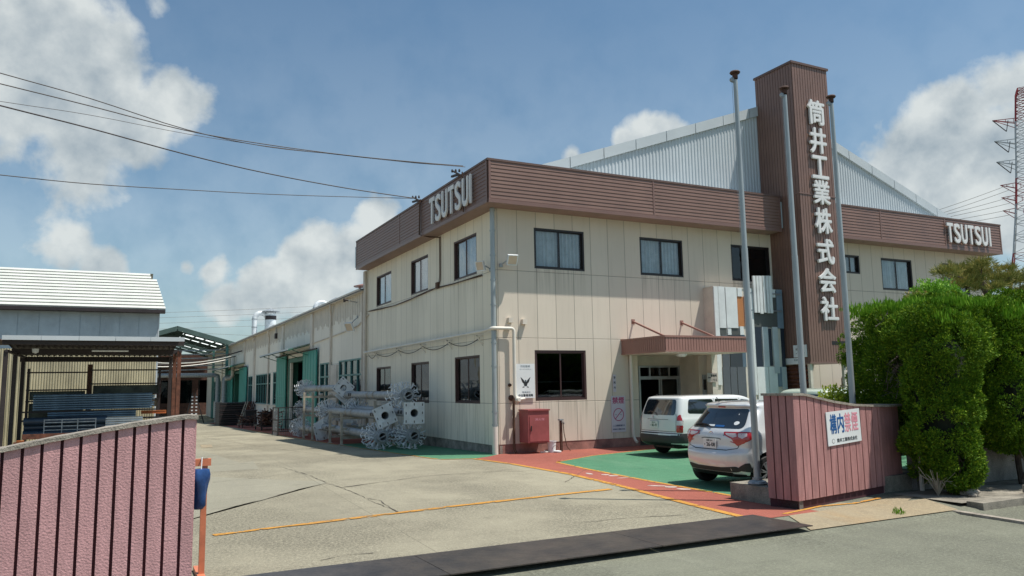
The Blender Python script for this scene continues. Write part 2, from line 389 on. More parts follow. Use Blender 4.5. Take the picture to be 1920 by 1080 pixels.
def text(name, body, fr_o, right, up, height, m, parent=None, depth=.004, bold=0., wx=1., center=True, squeeze=None, copies=6):
    """lettering as real mesh; right/up vectors give the sign's plane. squeeze=(w,h): fit into that box"""
    cu = bpy.data.curves.new(name, 'FONT'); cu.body = body; cu.size = 1
    ob = bpy.data.objects.new(name, cu); col.objects.link(ob); bpy.context.view_layer.update()
    dg = bpy.context.evaluated_depsgraph_get(); me0 = bpy.data.meshes.new_from_object(ob.evaluated_get(dg))
    bpy.data.objects.remove(ob)
    n = len(me0.vertices); co = np.empty(n*3); me0.vertices.foreach_get('co', co); co = co.reshape(-1, 3)
    lo, hi = co.min(0), co.max(0)
    c2 = (co - (lo+hi)/2); 
    if squeeze: sx, sy = (squeeze[0]-2*bold)/(hi[0]-lo[0]), (squeeze[1]-2*bold)/(hi[1]-lo[1])
    else: sy = height/(hi[1]-lo[1]); sx = sy*wx
    right = Vector(right).normalized(); up = Vector(up).normalized(); nr = right.cross(up)
    fcs = [tuple(p.vertices) for p in me0.polygons]
    from collections import Counter
    ec = Counter(); 
    for f in fcs:
        for i in range(len(f)): a, b = f[i], f[(i+1) % len(f)]; ec[(a, b)] += 1
    bnd = [(a, b) for (a, b) in ec if (b, a) not in ec]
    mb = MB()
    offs = [(0, 0)] + ([(bold*math.cos(t), bold*math.sin(t)) for t in [2*math.pi*k/copies for k in range(copies)]] if bold else [])
    for k, (ox, oy) in enumerate(offs):
        z1 = depth - k*.0004
        pts = [Vector(fr_o)+right*(p[0]*sx+ox)+up*(p[1]*sy+oy) for p in c2]
        vs = [p+nr*z1 for p in pts]+[p for p in pts]
        mb.add(vs, fcs+[(b, a, a+n, b+n) for a, b in bnd])
    return mb.build(name, m, parent, recalc=False)
# ------------------------------------------------------------------ ground
def sheet(name, pts, m, z=0., kind='structure', follow=True, label=None, skirt=0.):
    """flat polygon(s) lying on the ground; split where the ground breaks"""
    mb = MB(); polys = pts if isinstance(pts[0][0], (list, tuple)) else [pts]
    for P in polys:
        vs = [(x, y, gz(y)+z) for x, y in P]; mb.add(vs, [tuple(range(len(P)))])
    o = mb.build(name, m, None); tag(o, label, kind=kind); return o
def shader_ground(name, c1, c2, c3, agg=.35, slab=False, holes=0):
    m_ = bpy.data.materials.new(name); m_.use_nodes = True; t = m_.node_tree; b = t.nodes['Principled BSDF']; b.inputs['Roughness'].default_value = .9; b.inputs['Specular IOR Level'].default_value = .25
    g = t.nodes.new('ShaderNodeNewGeometry').outputs['Position']
    def noi(sc_, det, ro=.6, stretch=None):
        n = t.nodes.new('ShaderNodeTexNoise'); n.inputs['Scale'].default_value = sc_; n.inputs['Detail'].default_value = det; n.inputs['Roughness'].default_value = ro
        if stretch:
            mp = t.nodes.new('ShaderNodeMapping'); mp.inputs['Scale'].default_value = stretch; mp.inputs['Rotation'].default_value = (0, 0, .2); t.links.new(g, mp.inputs[0]); t.links.new(mp.outputs[0], n.inputs['Vector'])
        else: t.links.new(g, n.inputs['Vector'])
        return n.outputs[0]
    def mp_(src, a, b_, c=0., d=1.):
        n = t.nodes.new('ShaderNodeMapRange'); n.inputs[1].default_value = a; n.inputs[2].default_value = b_; n.inputs[3].default_value = c; n.inputs[4].default_value = d; t.links.new(src, n.inputs[0]); return n.outputs[0]
    def mixc(f, a, b_):
        n = t.nodes.new('ShaderNodeMix'); n.data_type = 'RGBA'; t.links.new(f, n.inputs[0])
        for i, q in ((6, a), (7, b_)):
            if isinstance(q, tuple): n.inputs[i].default_value = (*q, 1)
            else: t.links.new(q, n.inputs[i])
        return n.outputs[2]
    a = mixc(mp_(noi(.22, 8, .62), .38, .62), c1, c2)
    a = mixc(mp_(noi(.9, 9, .7, (1, .35, 1)), .50, .72, 0, .55), a, c3)
    # long faint streaks, oil spots and tyre scuffs
    a = mixc(mp_(noi(1.0, 7, .7, (.55, 3.2, 1)), .54, .74, 0, .38), a, tuple(x*.55 for x in c2))
    a = mixc(mp_(noi(1.7, 3, .4), .66, .74, 0, .35), a, tuple(x*.45 for x in c2))
    a = mixc(mp_(noi(2.6, 6, .75, (1.4, .5, 1)), .52, .70, 0, .35), a, tuple(min(x*1.35, .8) for x in c1))
    if slab:
        mp = t.nodes.new('ShaderNodeMapping'); mp.inputs['Scale'].default_value = (.235, .205, 0); mp.inputs['Location'].default_value = (.31, .55, 0); mp.inputs['Rotation'].default_value = (0, 0, .05); t.links.new(g, mp.inputs[0])
        fl = t.nodes.new('ShaderNodeVectorMath'); fl.operation = 'FLOOR'; t.links.new(mp.outputs[0], fl.inputs[0]); wn = t.nodes.new('ShaderNodeTexWhiteNoise'); t.links.new(fl.outputs[0], wn.inputs['Vector'])
        a = mixc(mp_(wn.outputs['Value'], 0, 1, 0, .55), a, tuple(x*.78 for x in c1))
        frc = t.nodes.new('ShaderNodeVectorMath'); frc.operation = 'FRACTION'; t.links.new(mp.outputs[0], frc.inputs[0]); sx = t.nodes.new('ShaderNodeSeparateXYZ'); t.links.new(frc.outputs[0], sx.inputs[0])
        mn = t.nodes.new('ShaderNodeMath'); mn.operation = 'MINIMUM'; t.links.new(sx.outputs[0], mn.inputs[0]); t.links.new(sx.outputs[1], mn.inputs[1])
        a = mixc(mp_(mn.outputs[0], .0015, .0035, .62, 0), a, tuple(x*.35 for x in c2))
    # worn zones where the aggregate shows
    wear = mp_(noi(.35, 5, .6), .40, .60, .25, 1.)
    v = t.nodes.new('ShaderNodeTexVoronoi'); v.inputs['Scale'].default_value = 38; t.links.new(g, v.inputs['Vector'])
    vd = mp_(v.outputs['Distance'], .15, .6)
    fine = mp_(noi(26, 5, .9), .42, .58)
    mu = t.nodes.new('ShaderNodeMath'); mu.operation = 'MULTIPLY'; t.links.new(fine, mu.inputs[0]); t.links.new(wear, mu.inputs[1])
    mm = t.nodes.new('ShaderNodeMath'); mm.operation = 'MULTIPLY'; t.links.new(mu.outputs[0], mm.inputs[0]); mm.inputs[1].default_value = agg
    a = mixc(mm.outputs[0], a, tuple(x*.38 for x in c2))
    sp = mp_(noi(48, 3, .8), .55, .64, 0, .38)
    a = mixc(sp, a, tuple(min(x*1.5, .8) for x in c1))
    t.links.new(a, b.inputs['Base Color'])
    bp = t.nodes.new('ShaderNodeBump'); bp.inputs['Strength'].default_value = .5; bp.inputs['Distance'].default_value = .01; t.links.new(fine, bp.inputs['Height']); t.links.new(bp.outputs[0], b.inputs['Normal'])
    if holes:
        ww = mp_(noi(5, 8, .72), holes, holes+.05, 0, 1)
        tr = t.nodes.new('ShaderNodeBsdfTransparent'); mx = t.nodes.new('ShaderNodeMixShader'); t.links.new(ww, mx.inputs[0]); t.links.new(b.outputs[0], mx.inputs[1]); t.links.new(tr.outputs[0], mx.inputs[2]); t.links.new(mx.outputs[0], t.nodes['Material Output'].inputs[0])
    MT[name] = m_
shader_ground('yard_concrete', (.385, .352, .26), (.325, .296, .22), (.20, .185, .145), 1.0, slab=True)
shader_ground('yard_concrete_b', (.325, .305, .235), (.285, .268, .205), (.24, .225, .18), .25, slab=True)
shader_ground('asphalt', (.235, .238, .180), (.19, .192, .148), (.145, .145, .12), .75)
shader_ground('red_floor', (.38, .122, .088), (.32, .10, .075), (.24, .09, .07), .3, holes=.66)
shader_ground('green_floor', (.10, .25, .145), (.075, .21, .12), (.17, .27, .18), .3, holes=.68)
shader_ground('orange_line', (.62, .30, .06), (.52, .25, .06), (.40, .25, .12), .3, holes=.545)
shader_ground('yellow_worn', (.38, .31, .20), (.34, .29, .21), (.44, .25, .09), .45)
mat('crack', (.10, .085, .065), .95, var=.2)
mat('white_worn', (.50, .40, .36), .9, var=.2, vs=8)
# one sheet to the horizon: yard level 0, road 7 cm lower, yard falling away behind
xs = [-1500, -60, -30, -12, -9, -2, 1.25, 12, 60, 1500]
yl = [(-1500, -.075), (-60, -.075), (-12.06, -.075), (-11.95, -.05), (-11.2, 0), (0, 0), (60, -1.08), (1500, -1.08)]
mb = MB(); vs = [(x, y, z) for y, z in yl for x in xs]; nx = len(xs)
mb.add(vs, [(j*nx+i, j*nx+i+1, (j+1)*nx+i+1, (j+1)*nx+i) for j in range(len(yl)-1) for i in range(nx-1)])
tag(mb.build('ground', 'asphalt'), kind='structure')
# yard slabs
def quadstrip(x0, x1, ys): return [[(x0, ys[i]), (x1, ys[i]), (x1, ys[i+1]), (x0, ys[i+1])] for i in range(len(ys)-1)]
sheet('yard', quadstrip(-16, .6, [-11.2, 0, 60]), 'yard_concrete', .003)
sheet('yard_slab', [[(-8.9, -7.6), G(440, 950), G(500, 936), G(560, 918), G(612, 906)], [(-8.9, -7.6), G(612, 906), G(540, 880), G(475, 861), (-8.6, -.05)], [(-8.6, -.05), G(475, 861), (-6.3, -.01), (-8.6, -.01)], [(-16, 0), (-6.3, 0), (-7.6, 30), (-16, 30)]], 'yard_concrete_b', .0055)
# painted floor
outer = [(-1.62, -11.2), (-1.50, -10.0), (-1.30, -8.6), (-1.10, -7.3), (-.88, -5.1), (-.92, -2.6), (-1.12, -.8)]
inner = [(-.36, -10.9), (-.32, -9.4), (-.25, -7.0), (-.08, -4.6), (.12, -2.95)]
RX = 13.
red = [(p[0], p[1]) for p in outer] + [(-.9, -.55), (0, -.2), (0, -.01), (RX, -.01), (RX, -.9), (3.9, -1.35), (1.74, -1.95), (.2, -2.75)] + inner[::-1] + [(-.36, -11.2)]
# triangulated as convex pieces
redp = []
o2 = outer; i2 = [(-.36, -11.2)] + inner[1:]
for k in range(4): redp.append([o2[k], i2[k], i2[k+1], o2[k+1]]) if k+1 < len(i2) else None
redp += [[o2[4], (.12, -2.95), (.3, -2.75), o2[5]], [o2[5], (.3, -2.75), (.3, -.01), (0, -.01), (-.5, -.4), o2[6]], [(.3, -2.75), (1.74, -1.95), (1.74, -.01), (.3, -.01)], [(1.74, -1.95), (3.9, -1.35), (3.9, -.01), (1.74, -.01)], [(3.9, -1.35), (RX, -.95), (RX, -.01), (3.9, -.01)]]
sheet('red_walkway', redp, 'red_floor', .0075)
gp = [[i2[k], (2.35, i2[k][1]), (2.35, i2[k+1][1]), i2[k+1]] for k in range(len(i2)-1)] + [[(.12, -2.95), (2.35, -2.95), (1.74, -1.95), (.3, -2.75)], [(2.35, -10.4), (RX, -10.4), (RX, -2.95), (2.35, -2.95)], [(2.35, -2.95), (RX, -2.95), (RX, -.95), (3.9, -1.35), (1.74, -1.95)]]
gp[0] = [(-.36, -10.35), (2.35, -10.35), (2.35, i2[1][1]), i2[1]]
sheet('green_parking_floor', gp, 'green_floor', .0095)
def line(name, pts, wd, m, z, wig=0.):
    P = [Vector((*p, 0)) for p in pts]; polys = []
    Lr = []
    for i, p in enumerate(P):
        d = (P[min(i+1, len(P)-1)] - P[max(i-1, 0)]).normalized(); n = Vector((-d.y, d.x, 0)); ww = wd/2*(1+random.uniform(-wig, wig))
        Lr.append(((p+n*ww), (p-n*ww)))
    for i in range(len(P)-1): polys.append([(Lr[i][0].x, Lr[i][0].y), (Lr[i][1].x, Lr[i][1].y), (Lr[i+1][1].x, Lr[i+1][1].y), (Lr[i+1][0].x, Lr[i+1][0].y)])
    return polys
def resample(pts, step, jit=0.):
    o = [pts[0]]
    for a, b in zip(pts, pts[1:]):
        n = max(1, int(math.dist(a, b)/step))
        for k in range(1, n+1): o.append((a[0]+(b[0]-a[0])*k/n + (random.uniform(-jit, jit) if k < n else 0), a[1]+(b[1]-a[1])*k/n + (random.uniform(-jit, jit) if k < n else 0)))
    return o
lines = []
lines += line('', [(p[0], p[1]) for p in outer], .13, '', 0)
lines += line('', [(-.36, -10.35)]+inner[1:]+[(.3, -2.72)], .10, '', 0)
lines += line('', [(.18, -2.83), (1.74, -1.95), (3.9, -1.35), (RX, -.95)], .07, '', 0)
lines += line('', resample([G(400, 1005), G(620, 978), G(870, 948), G(1145, 918)], .3, .012), .12, '', 0, .35)
lines += line('', [(-1.12, -.8), (-1.85, -.5), (-2.0, .0)], .07, '', 0) + line('', [(-2.0, 0), (-2.1, 3.0), (-2.25, 9), (-2.3, 30)], .06, '', 0)
lines += line('', [G(1470, 965), G(1540, 950), G(1600, 945), G(1650, 935)], .07, '', 0)
sheet('painted_line', lines, 'orange_line', .0125)
sheet('green_strip', [[(-1.12, -.8), (-.5, -.45), (.0, 0), (-2.0, 0), (-1.85, -.5)], [(-2.0, 0), (0, 0), (0, 9), (-2.2, 9)]], 'green_floor', .008)
sheet('red_strip', [[(-2.2, 9), (0, 9), (0, 55), (-2.3, 55)]], 'red_floor', .009)
sheet('faded_mark', [[G(376, 830, -.15), G(397, 830, -.15), G(399, 834, -.1), G(378, 835, -.1)]], 'yellow_worn', .012)
cr = []
for pl in ([(393, 957), (440, 950), (500, 936), (560, 918), (612, 907)], [(475, 861), (500, 869), (540, 880), (575, 890), (612, 906), (640, 915), (665, 925), (700, 942), (752, 963)],
           [(640, 915), (705, 906), (800, 893), (905, 886), (960, 880)], [(393, 870), (470, 867), (560, 864), (690, 861)], [(400, 905), (480, 897), (560, 886)], [(690, 935), (715, 940), (730, 952), (748, 962)],
           [(600, 1052), (640, 1043), (700, 1038)], [(1075, 982), (1180, 972), (1290, 966)], [(380, 805), (500, 830), (600, 848)], [(905, 886), (1100, 880), (1060, 905)]):
    P = resample([G(*p) for p in pl], .12, .02)
    P = [p for p in P if p[1] < 0] if min(p[1] for p in P) < 0 else P
    if len(P) > 2: cr += line('', P, .014, '', 0, .8)
cr += [q for q in line('', resample([G(645, 914), G(705, 906)], .2, .01), .04, '', 0, .5)]
sheet('crack', cr, 'crack', .0095)
# slightly hollow joint between red path and building, footprints painted on the path
fm = []
def blob(cx, cy, a, b, rot, n=10): return [(cx+a*math.cos(t)*math.cos(rot)-b*math.sin(t)*math.sin(rot), cy+a*math.cos(t)*math.sin(rot)+b*math.sin(t)*math.cos(rot)) for t in [2*math.pi*k/n*1. for k in range(n)]]
for (px_, py_) in ((1105, 889), (1168, 897), (1150, 893), (1232, 912), (1258, 914), (1282, 918), (1135, 891)):
    x, y = G(px_, py_); fm.append(blob(x, y, random.uniform(.04, .12), random.uniform(.08, .2), random.uniform(0, 3)))
sheet('footprint_mark', fm, 'white_worn', .0115)
# entrance strip beside the right gate wall, gutter line in the road
sheet('worn_apron', [[(-1.0, -11.2), (-.3, -11.16), (1.3, -10.9), (2.4, -10.75), (1.5, -11.2), (-.2, -11.21)], [(-1.0, -11.2), (1.5, -11.2), (1.28, -11.95), (-1.38, -11.95)]][:1], 'yellow_worn', .0085)
mb = MB(); mb.add([(-1.0, -11.205, .009), (1.9, -11.205, .009), (1.6, -11.93, -.035), (-1.38, -11.93, -.035)], [(0, 1, 2, 3)]); tag(mb.build('apron', 'yellow_worn'), kind='structure')
mb = MB()
for k in range(7):
    x = 2.0+k*1.9; mb.box(x, -12.05, -.074, x+1.87, -11.80, .035)
tag(mb.build('kerb', 'concrete_old'), kind='structure')
sheet('pavement', [[(1.9, -11.79), (60, -11.79), (60, -10.62), (1.9, -10.62)]], 'concrete_old', .012)
mb = MB(); a, b = G(1765, 957, -.07), G(1990, 992, -.07); mb.bar((a[0], a[1], -.065), (b[0], b[1], -.065), .11, .05); mb.bar((b[0], b[1], -.065), (b[0]+3, b[1]-2.6, -.065), .11, .05)
tag(mb.build('road_gutter', 'coping'), kind='structure')
# mats over the gutter
xs_ = [-8.9, -6.35, -3.76, -1.38]
for k in range(3):
    mb = MB(); x0, x1 = xs_[k]+.004, xs_[k+1]-.004; t = .012
    xa = x0; xb = x1
    y0 = -11.97; y1 = -10.92
    z0, z1 = .028, .018
    def zz(x, y): return z0 if y < -11.5 else z1
    P = [(xa, y0), (xb, y0), (xb, y1), (xa, y1)]
    vs = [(x, y, zz(x, y)) for x, y in P] + [(x, y, zz(x, y)-t) for x, y in P]
    mb.add(vs, [(0, 1, 2, 3), (7, 6, 5, 4), (0, 4, 5, 1), (1, 5, 6, 2), (2, 6, 7, 3), (3, 7, 4, 0)])
    o = mb.build('steel_plate', 'steel_plate', None, loc=((xa+xb)/2, -11.4, 0))
    tag(o, ['dark steel plate at the left end of the gateway, beside the pink gate wall', 'dark steel plate in the middle of the gateway, between two others', 'scratched brown-black steel plate at the right end, where the red walkway meets the road'][k], 'steel plate', 'steel plates bridging the gutter at the gate')

# ------------------------------------------------------------------ office building
office = empty('office_building', (0, 0, 0), 'two-storey cream office building with a brown boarded fascia and a tall brown sign tower', 'building')
XR, YB = 22.7, 12.95
upf = [(1.21, 5.2, 2.92, 6.4), (4.96, 5.2, 6.65, 6.4), (8.69, 5.2, 10.42, 6.42), (13.99, 5.73, 14.92, 6.42), (16.1, 5.2, 17.86, 6.42), (19.74, 5.2, 21.37, 6.42)]
lowf = [(1.16, 1.415, 2.87, 2.845)]
recess = (4.72, .05, 7.08, 2.72)
ups = [(9.48, 5.17, 11.45, 6.42), (5.43, 5.17, 7.2, 6.42), (1.36, 5.17, 3.13, 6.42)]
lows = [(9.52, 1.35, 11.4, 2.68), (5.36, 1.32, 7.18, 2.72), (1.22, 1.35, 3.11, 2.76)]
mb = MB(); wall_holes(mb, FRONT, 0, .26, XR, 7.0, upf+lowf+[(4.72, .26, 7.08, 2.72)], .16); mb.build('front_wall', 'panel_front', office)
mb = MB(); wall_holes(mb, SIDE, 0, .22, YB, 7.0, ups+lows, .16); mb.build('side_wall', 'panel_side', office)
mb = MB(); mb.add([(XR, 0, 0), (XR, YB, 0), (XR, YB, 7), (XR, 0, 7), (0, YB, -.5), (0, YB, 7)], [(0, 1, 2, 3), (1, 4, 5, 2)]); mb.build('rear_wall', 'cream_paint', office)
mb = MB(); fbox(mb, FRONT, -.0, -.3, 4.72, .265, -.1, -.012); fbox(mb, FRONT, 7.08, -.3, XR, .265, -.1, -.012)
mb.build('front_foundation', 'foundation_red', office)
mb = MB(); fbox(mb, SIDE, .0, -.5, YB, .225, -.1, -.02); mb.build('foundation', 'foundation', office)
mb = MB(); mb.box(.25, .25, -.2, XR-.2, YB-.2, .28); mb.box(.25, .25, 3.2, XR-.2, YB-.2, 3.35); mb.box(.25, .25, 6.9, XR-.2, YB-.2, 6.99)
mb.box(.25, 4.2, .28, XR-.2, 4.3, 6.9); mb.box(4.0, 1.2, .28, 4.1, 4.2, 6.9); mb.box(8.0, .3, 3.35, 8.1, 4.2, 6.9); mb.box(3.6, 4.3, .28, 3.7, YB-.3, 6.9)
mb.build('interior', 'interior', office)

def sliding_window(fr, h, parent, frame='dark_frame', curt=True, bar=None, glass='glass', mull=.5, label=None, outer=.05, cseed=0):
    a, b, c, e = h; mb = MB(); t = outer
    fbox(mb, fr, a, b, c, b+t, -.12, -.012); fbox(mb, fr, a, e-t, c, e, -.12, -.012); fbox(mb, fr, a, b+t, a+t, e-t, -.12, -.012); fbox(mb, fr, c-t, b+t, c, e-t, -.12, -.012)
    f = mb.build('window', frame, parent)
    if label: f['label'] = label
    mx = a+(c-a)*mull; mb = MB(); s = .032
    for (p, q, d) in ((a+t, mx+s, -.05), (mx-s, c-t, -.08)):
        fbox(mb, fr, p, b+t, p+s*1.3, e-t, d-.025, d); fbox(mb, fr, q-s*1.3, b+t, q, e-t, d-.025, d)
        fbox(mb, fr, p+s*1.3, b+t, q-s*1.3, b+t+s*1.2, d-.025, d-.001); fbox(mb, fr, p+s*1.3, e-t-s, q-s*1.3, e-t, d-.025, d-.001)
    mb.build('sash', frame, f)
    mb = MB(); fbox(mb, fr, a+t, b+t, mx, e-t, -.068, -.062); fbox(mb, fr, mx, b+t, c-t, e-t, -.098, -.092); mb.build('pane', glass, f)
    if curt:
        mb = MB(); n = 60; rs = random.Random(cseed); ph = rs.uniform(0, 6)
        u0, u1 = a+t, c-t
        if curt == 'gap': rngs = [(u0, u0+(u1-u0)*.46), (u0+(u1-u0)*.54, u1)]
        elif curt == 'right': rngs = [(u0+(u1-u0)*.25, u1)]
        else: rngs = [(u0, u1)]
        for (r0, r1) in rngs:
            k = int(n*(r1-r0)); k = max(k, 24); vv = []
            for i in range(k*3+1):
                u = r0+(r1-r0)*i/(k*3); d = -.18-.034*math.sin(u*42+ph+1.5*math.sin(u*5)) - .01*math.sin(u*97)
                vv += [fr(u, b+t, d), fr(u, e-t, d)]
            mb.add(vv, [(2*i, 2*i+2, 2*i+3, 2*i+1) for i in range(k*3)])
        mb.build('curtain', 'curtain', f, smooth=80)
    if bar:
        mb = MB()
        for z in bar: fbox(mb, fr, a+t, z, c-t, z+.03, -.2, -.17)
        mb.build('blind_rail', 'alu', f)
    return f
for i, h in enumerate(upf): sliding_window(FRONT, h, office, curt=('full' if i in (0, 1, 4) else ('right' if i == 3 else None)), cseed=i, glass='glass' if i != 2 else 'glass_dark', mull=.5 if i != 2 else .42)
for i, h in enumerate(lowf): sliding_window(FRONT, h, office, 'brown_frame', curt=None, glass='glass_dark', outer=.06, label='large brown-framed ground-floor window of dark glass', bar=(1.93,))
for i, h in enumerate(ups): sliding_window(SIDE, h, office, 'brown_frame', curt='right' if i < 2 else 'full', cseed=10+i)
for i, h in enumerate(lows): sliding_window(SIDE, h, office, 'brown_frame', curt=None, glass='glass_dark', bar=(2.05,))

# fascia band: boards, corner posts, soffit, coping
FB, FT = 6.86, 8.08
def fascia(name, fr, u0, u1, joints):
    mb = MB(); fbox(mb, fr, u0, FB+.02, u1, FT, -.05, .0); f = mb.build(name, 'siding_dark', office)
    mb = MB(); boards_h(mb, fr, u0, FB+.10, u1, FT-.045, .107, d=.006); mb.build('boarding', 'siding', f)
    mb = MB(); fbox(mb, fr, u0-.03, FT-.045, u1+.03, FT+.015, -.06, .035); mb.build('coping', 'siding_dark', f)
    mb = MB(); fbox(mb, fr, u0, FB-.01, u1, FB+.10, -.02, .032)
    for j in joints: fbox(mb, fr, j-.03, FB+.10, j+.03, FT-.046, .001, .028)
    mb.build('trim', 'siding_trim', f)
    return f
FF = Fr((0, -.63, 0), (1, 0, 0), (0, -1, 0)); SF = Fr((-.53, 0, 0), (0, 1, 0), (-1, 0, 0))
ff1 = fascia('fascia', FF, -.53, 10.40, [-.49, 5.08, 10.36]); ff2 = fascia('fascia', FF, 12.3, XR, [15.4, 19.1, XR-.03])
sf = fascia('fascia', SF, -.60, 12.6, [-.56, .95, 4.62, 6.9, 12.57])
mb = MB(); mb.box(-.5, -.6, FB+.0, 10.40, 0, FB+.03); mb.box(12.3, -.6, FB+.0, XR, 0, FB+.03); mb.box(-.5, 0, FB, 0, 12.6, FB+.03); mb.build('soffit', 'soffit', office)
for q in ((10.36, -.63, FB, 10.40, 0, FT-.05), (XR-.05, -.6, FB, XR-.01, 1.5, FT), (-.5, 12.56, FB, 0, 12.6, FT)): mb = MB(); mb.box(*q); mb.build('fascia_return', 'siding', office)
mb = MB(); mb.box(-.5, -.6, 7.0, XR, YB, 7.9); mb.build('roof', 'grey_sheet', office)
# lettering
yT, zT = Sp(806, 395, -.6); yI, zI = Sp(886, 355, -.6)
for i, (ch) in enumerate('TSUTSUI'):
    w_ = (yT-yI)/6.35; y = yT-w_*(i+.5 if i < 6 else 6.2)
    text('sign_letter', ch, (-.60, y, 7.45), (0, -1, 0), (0, 0, 1), 0, 'letter', sf, depth=.05, bold=.020, squeeze=(w_*.82 if ch != 'I' else .085, .86))
for i, (ch) in enumerate('TSUTSUI'):
    x0, x1 = Fp(1772, 440, -.66)[0], Fp(1856, 448, -.66)[0]
    w_ = (x1-x0)/6.55; x = x0+w_*(i+.5 if i < 6 else 6.28)
    text('sign_letter', ch, (x, -.70, 7.49), (1, 0, 0), (0, 0, 1), 0, 'letter', ff2, depth=.05, bold=.022, squeeze=(w_*.84 if ch != 'I' else .10, .78))
# factory gable rising behind the fascia
gb = MB(); GY = .32; GX0, GX1, PX, PZ, SL = .3, 22.3, 11.35, 11.62, .357
def gtop(x): return PZ-SL*abs(x-PX)
p = .135; n = int((GX1-GX0)/p)
for i in range(n):
    x = GX0+i*p; pr_ = [(x, 0), (x+.03, -.022), (x+.075, -.022), (x+.105, 0), (x+p, 0)]
    for (a, da), (b, db) in zip(pr_, pr_[1:]):
        gb.add([(a, GY+da, 7.2), (b, GY+db, 7.2), (b, GY+db, max(gtop(b), 7.25)), (a, GY+da, max(gtop(a), 7.25))], [(0, 1, 2, 3)])
gable = gb.build('factory_gable', 'white_metal', office, smooth=False)
mb = MB()
for s in (-1, 1):
    n = 9; L_ = 11.2
    for k in range(n):
        x0 = PX+s*L_*k/n; x1 = PX+s*(L_*(k+1)/n - (.03 if k < n-1 else 0)); 
        mb.prism([(x0, gtop(x0)-.10), (x1, gtop(x1)-.10), (x1, gtop(x1)+.24), (x0, gtop(x0)+.24)], FRONT, -GY+.02, -GY+.09)
mb.build('verge_trim', 'white_metal', gable)
mb = MB()
for s in (-1, 1): mb.add([(PX, GY, PZ+.22), (PX+s*11.2, GY, gtop(PX+11.2)+.22), (PX+s*11.2, YB, gtop(PX+11.2)+.22), (PX, YB, PZ+.22)], [(0, 1, 2, 3)])
mb.build('factory_roof', 'white_metal', office)

# sign tower
TX0, TX1, TYF, TZ0, TZ1 = 10.50, 12.22, -1.40, 2.40, 12.60
tower = MB(); tower.box(TX0+.02, TYF+.02, TZ0+.02, TX1-.02, .3, TZ1-.02); tower = tower.build('sign_tower', 'siding_dark', office)
mb = MB(); TF = Fr((0, TYF+.02, 0), (1, 0, 0), (0, -1, 0)); TL = Fr((TX0+.02, 0, 0), (0, 1, 0), (-1, 0, 0)); TR = Fr((TX1-.02, 0, 0), (0, 1, 0), (1, 0, 0))
for (z0, z1) in ((TZ0+.06, 8.02), (8.06, TZ1-.05)):
    boards_v(mb, TF, TX0+.02, z0, TX1-.02, z1, .118, .02); boards_v(mb, TL, TYF+.02, z0, .3, z1, .118, .02); boards_v(mb, TR, TYF+.02, z0, .3, z1, .118, .02)
mb.build('boarding', 'siding', tower)
mb = MB(); mb.box(TX0-.03, TYF-.03, TZ1-.05, TX1+.03, .33, TZ1+.03); mb.build('cap', 'siding_dark', tower)
mb = MB(); mb.box(TX0-.01, TYF-.01, TZ0, TX1+.01, .3, TZ0+.06); mb.box(TX0-.008, TYF-.012, 8.022, TX1+.008, .3, 8.058); mb.build('trim', 'siding_trim', tower)
mb = MB(); fbox(mb, TF, 11.55, 3.02, TX1-.03, 3.14, .014, .02); mb.build('vent_slot', 'black', tower)
kj = '筒井工業株式会社'
kx = [(1505,1538,185,234),(1508,1541,237,288),(1513,1548,290,336),(1516,1551,336,384),(1520,1556,388,439),(1524,1558,446,496),(1527,1563,501,550),(1532,1567,555,603)]
for ch, (a, b, c, d) in zip(kj, kx):
    yc = (c+d)/2; X0, _ = Fp(a, yc, TYF-.06); X1, _ = Fp(b, yc, TYF-.06); xm = (a+b)/2; _, Z1 = Fp(xm, c, TYF-.06); _, Z0 = Fp(xm, d, TYF-.06)
    wd = .78; xc = 11.47
    text('sign_letter', ch, (xc, TYF-.02, (Z0+Z1)/2), (1, 0, 0), (0, 0, 1), 0, 'letter', tower, depth=.07, bold=.021, squeeze=(wd, (Z1-Z0)*.94), copies=8)
# posts and louvre below the tower
for xq in (TX0+.03, TX1-.13):
    mb = MB(); mb.box(xq, TYF+.05, 0, xq+.10, TYF+.15, TZ0); mb.build('tower_post', 'cream_paint', office)
mb = MB()
lx = TX0+.10; mb.box(lx, -1.24, .3, lx+.06, -.1, 2.38)
for k in range(15): z = .4+k*.13; mb.add([(lx-.01, -1.2, z), (lx-.01, -.2, z), (lx-.08, -.2, z+.02), (lx-.08, -1.2, z+.02), (lx-.01, -1.2, z+.09), (lx-.01, -.2, z+.09)], [(0, 1, 2, 3), (3, 2, 5, 4)])
mb.build('louvre', 'rust', office)
# entrance: recess, door, canopy
mb = MB(); RY = .95
mb.box(4.62, .16, .02, 4.72, RY, 2.8); mb.box(7.08, .16, .02, 7.18, RY, 2.8); mb.box(4.72, .14, 2.72, 7.08, RY, 2.8)
mb.box(4.72, RY, .02, 5.42, RY+.1, 2.72); mb.box(5.42, RY, 2.42, 7.08, RY+.1, 2.72)
mb.build('porch_wall', 'cream_paint', office)
door = MB()
for (a, b, c, e) in ((5.42, .02, 5.48, 2.42), (7.02, .02, 7.08, 2.42), (5.48, 2.36, 7.02, 2.42), (5.48, 1.98, 7.02, 2.08)): door.box(a, RY-.03, b, c, RY+.06, e)
for x in (5.84, 6.62): door.box(x, RY-.02, 2.08, x+.05, RY+.05, 2.36)
for x in (6.22, 6.30, 6.96): door.box(x, RY-.0, .02, x+.05, RY+.04, 1.98)
door = door.build('entrance_door', 'alu', office)
mb = MB(); mb.box(6.35, RY+.015, .1, 6.96, RY+.022, 1.96); mb.box(5.9, RY+.015, 2.1, 6.6, RY+.022, 2.34); mb.build('pane', 'glass_dark', door)
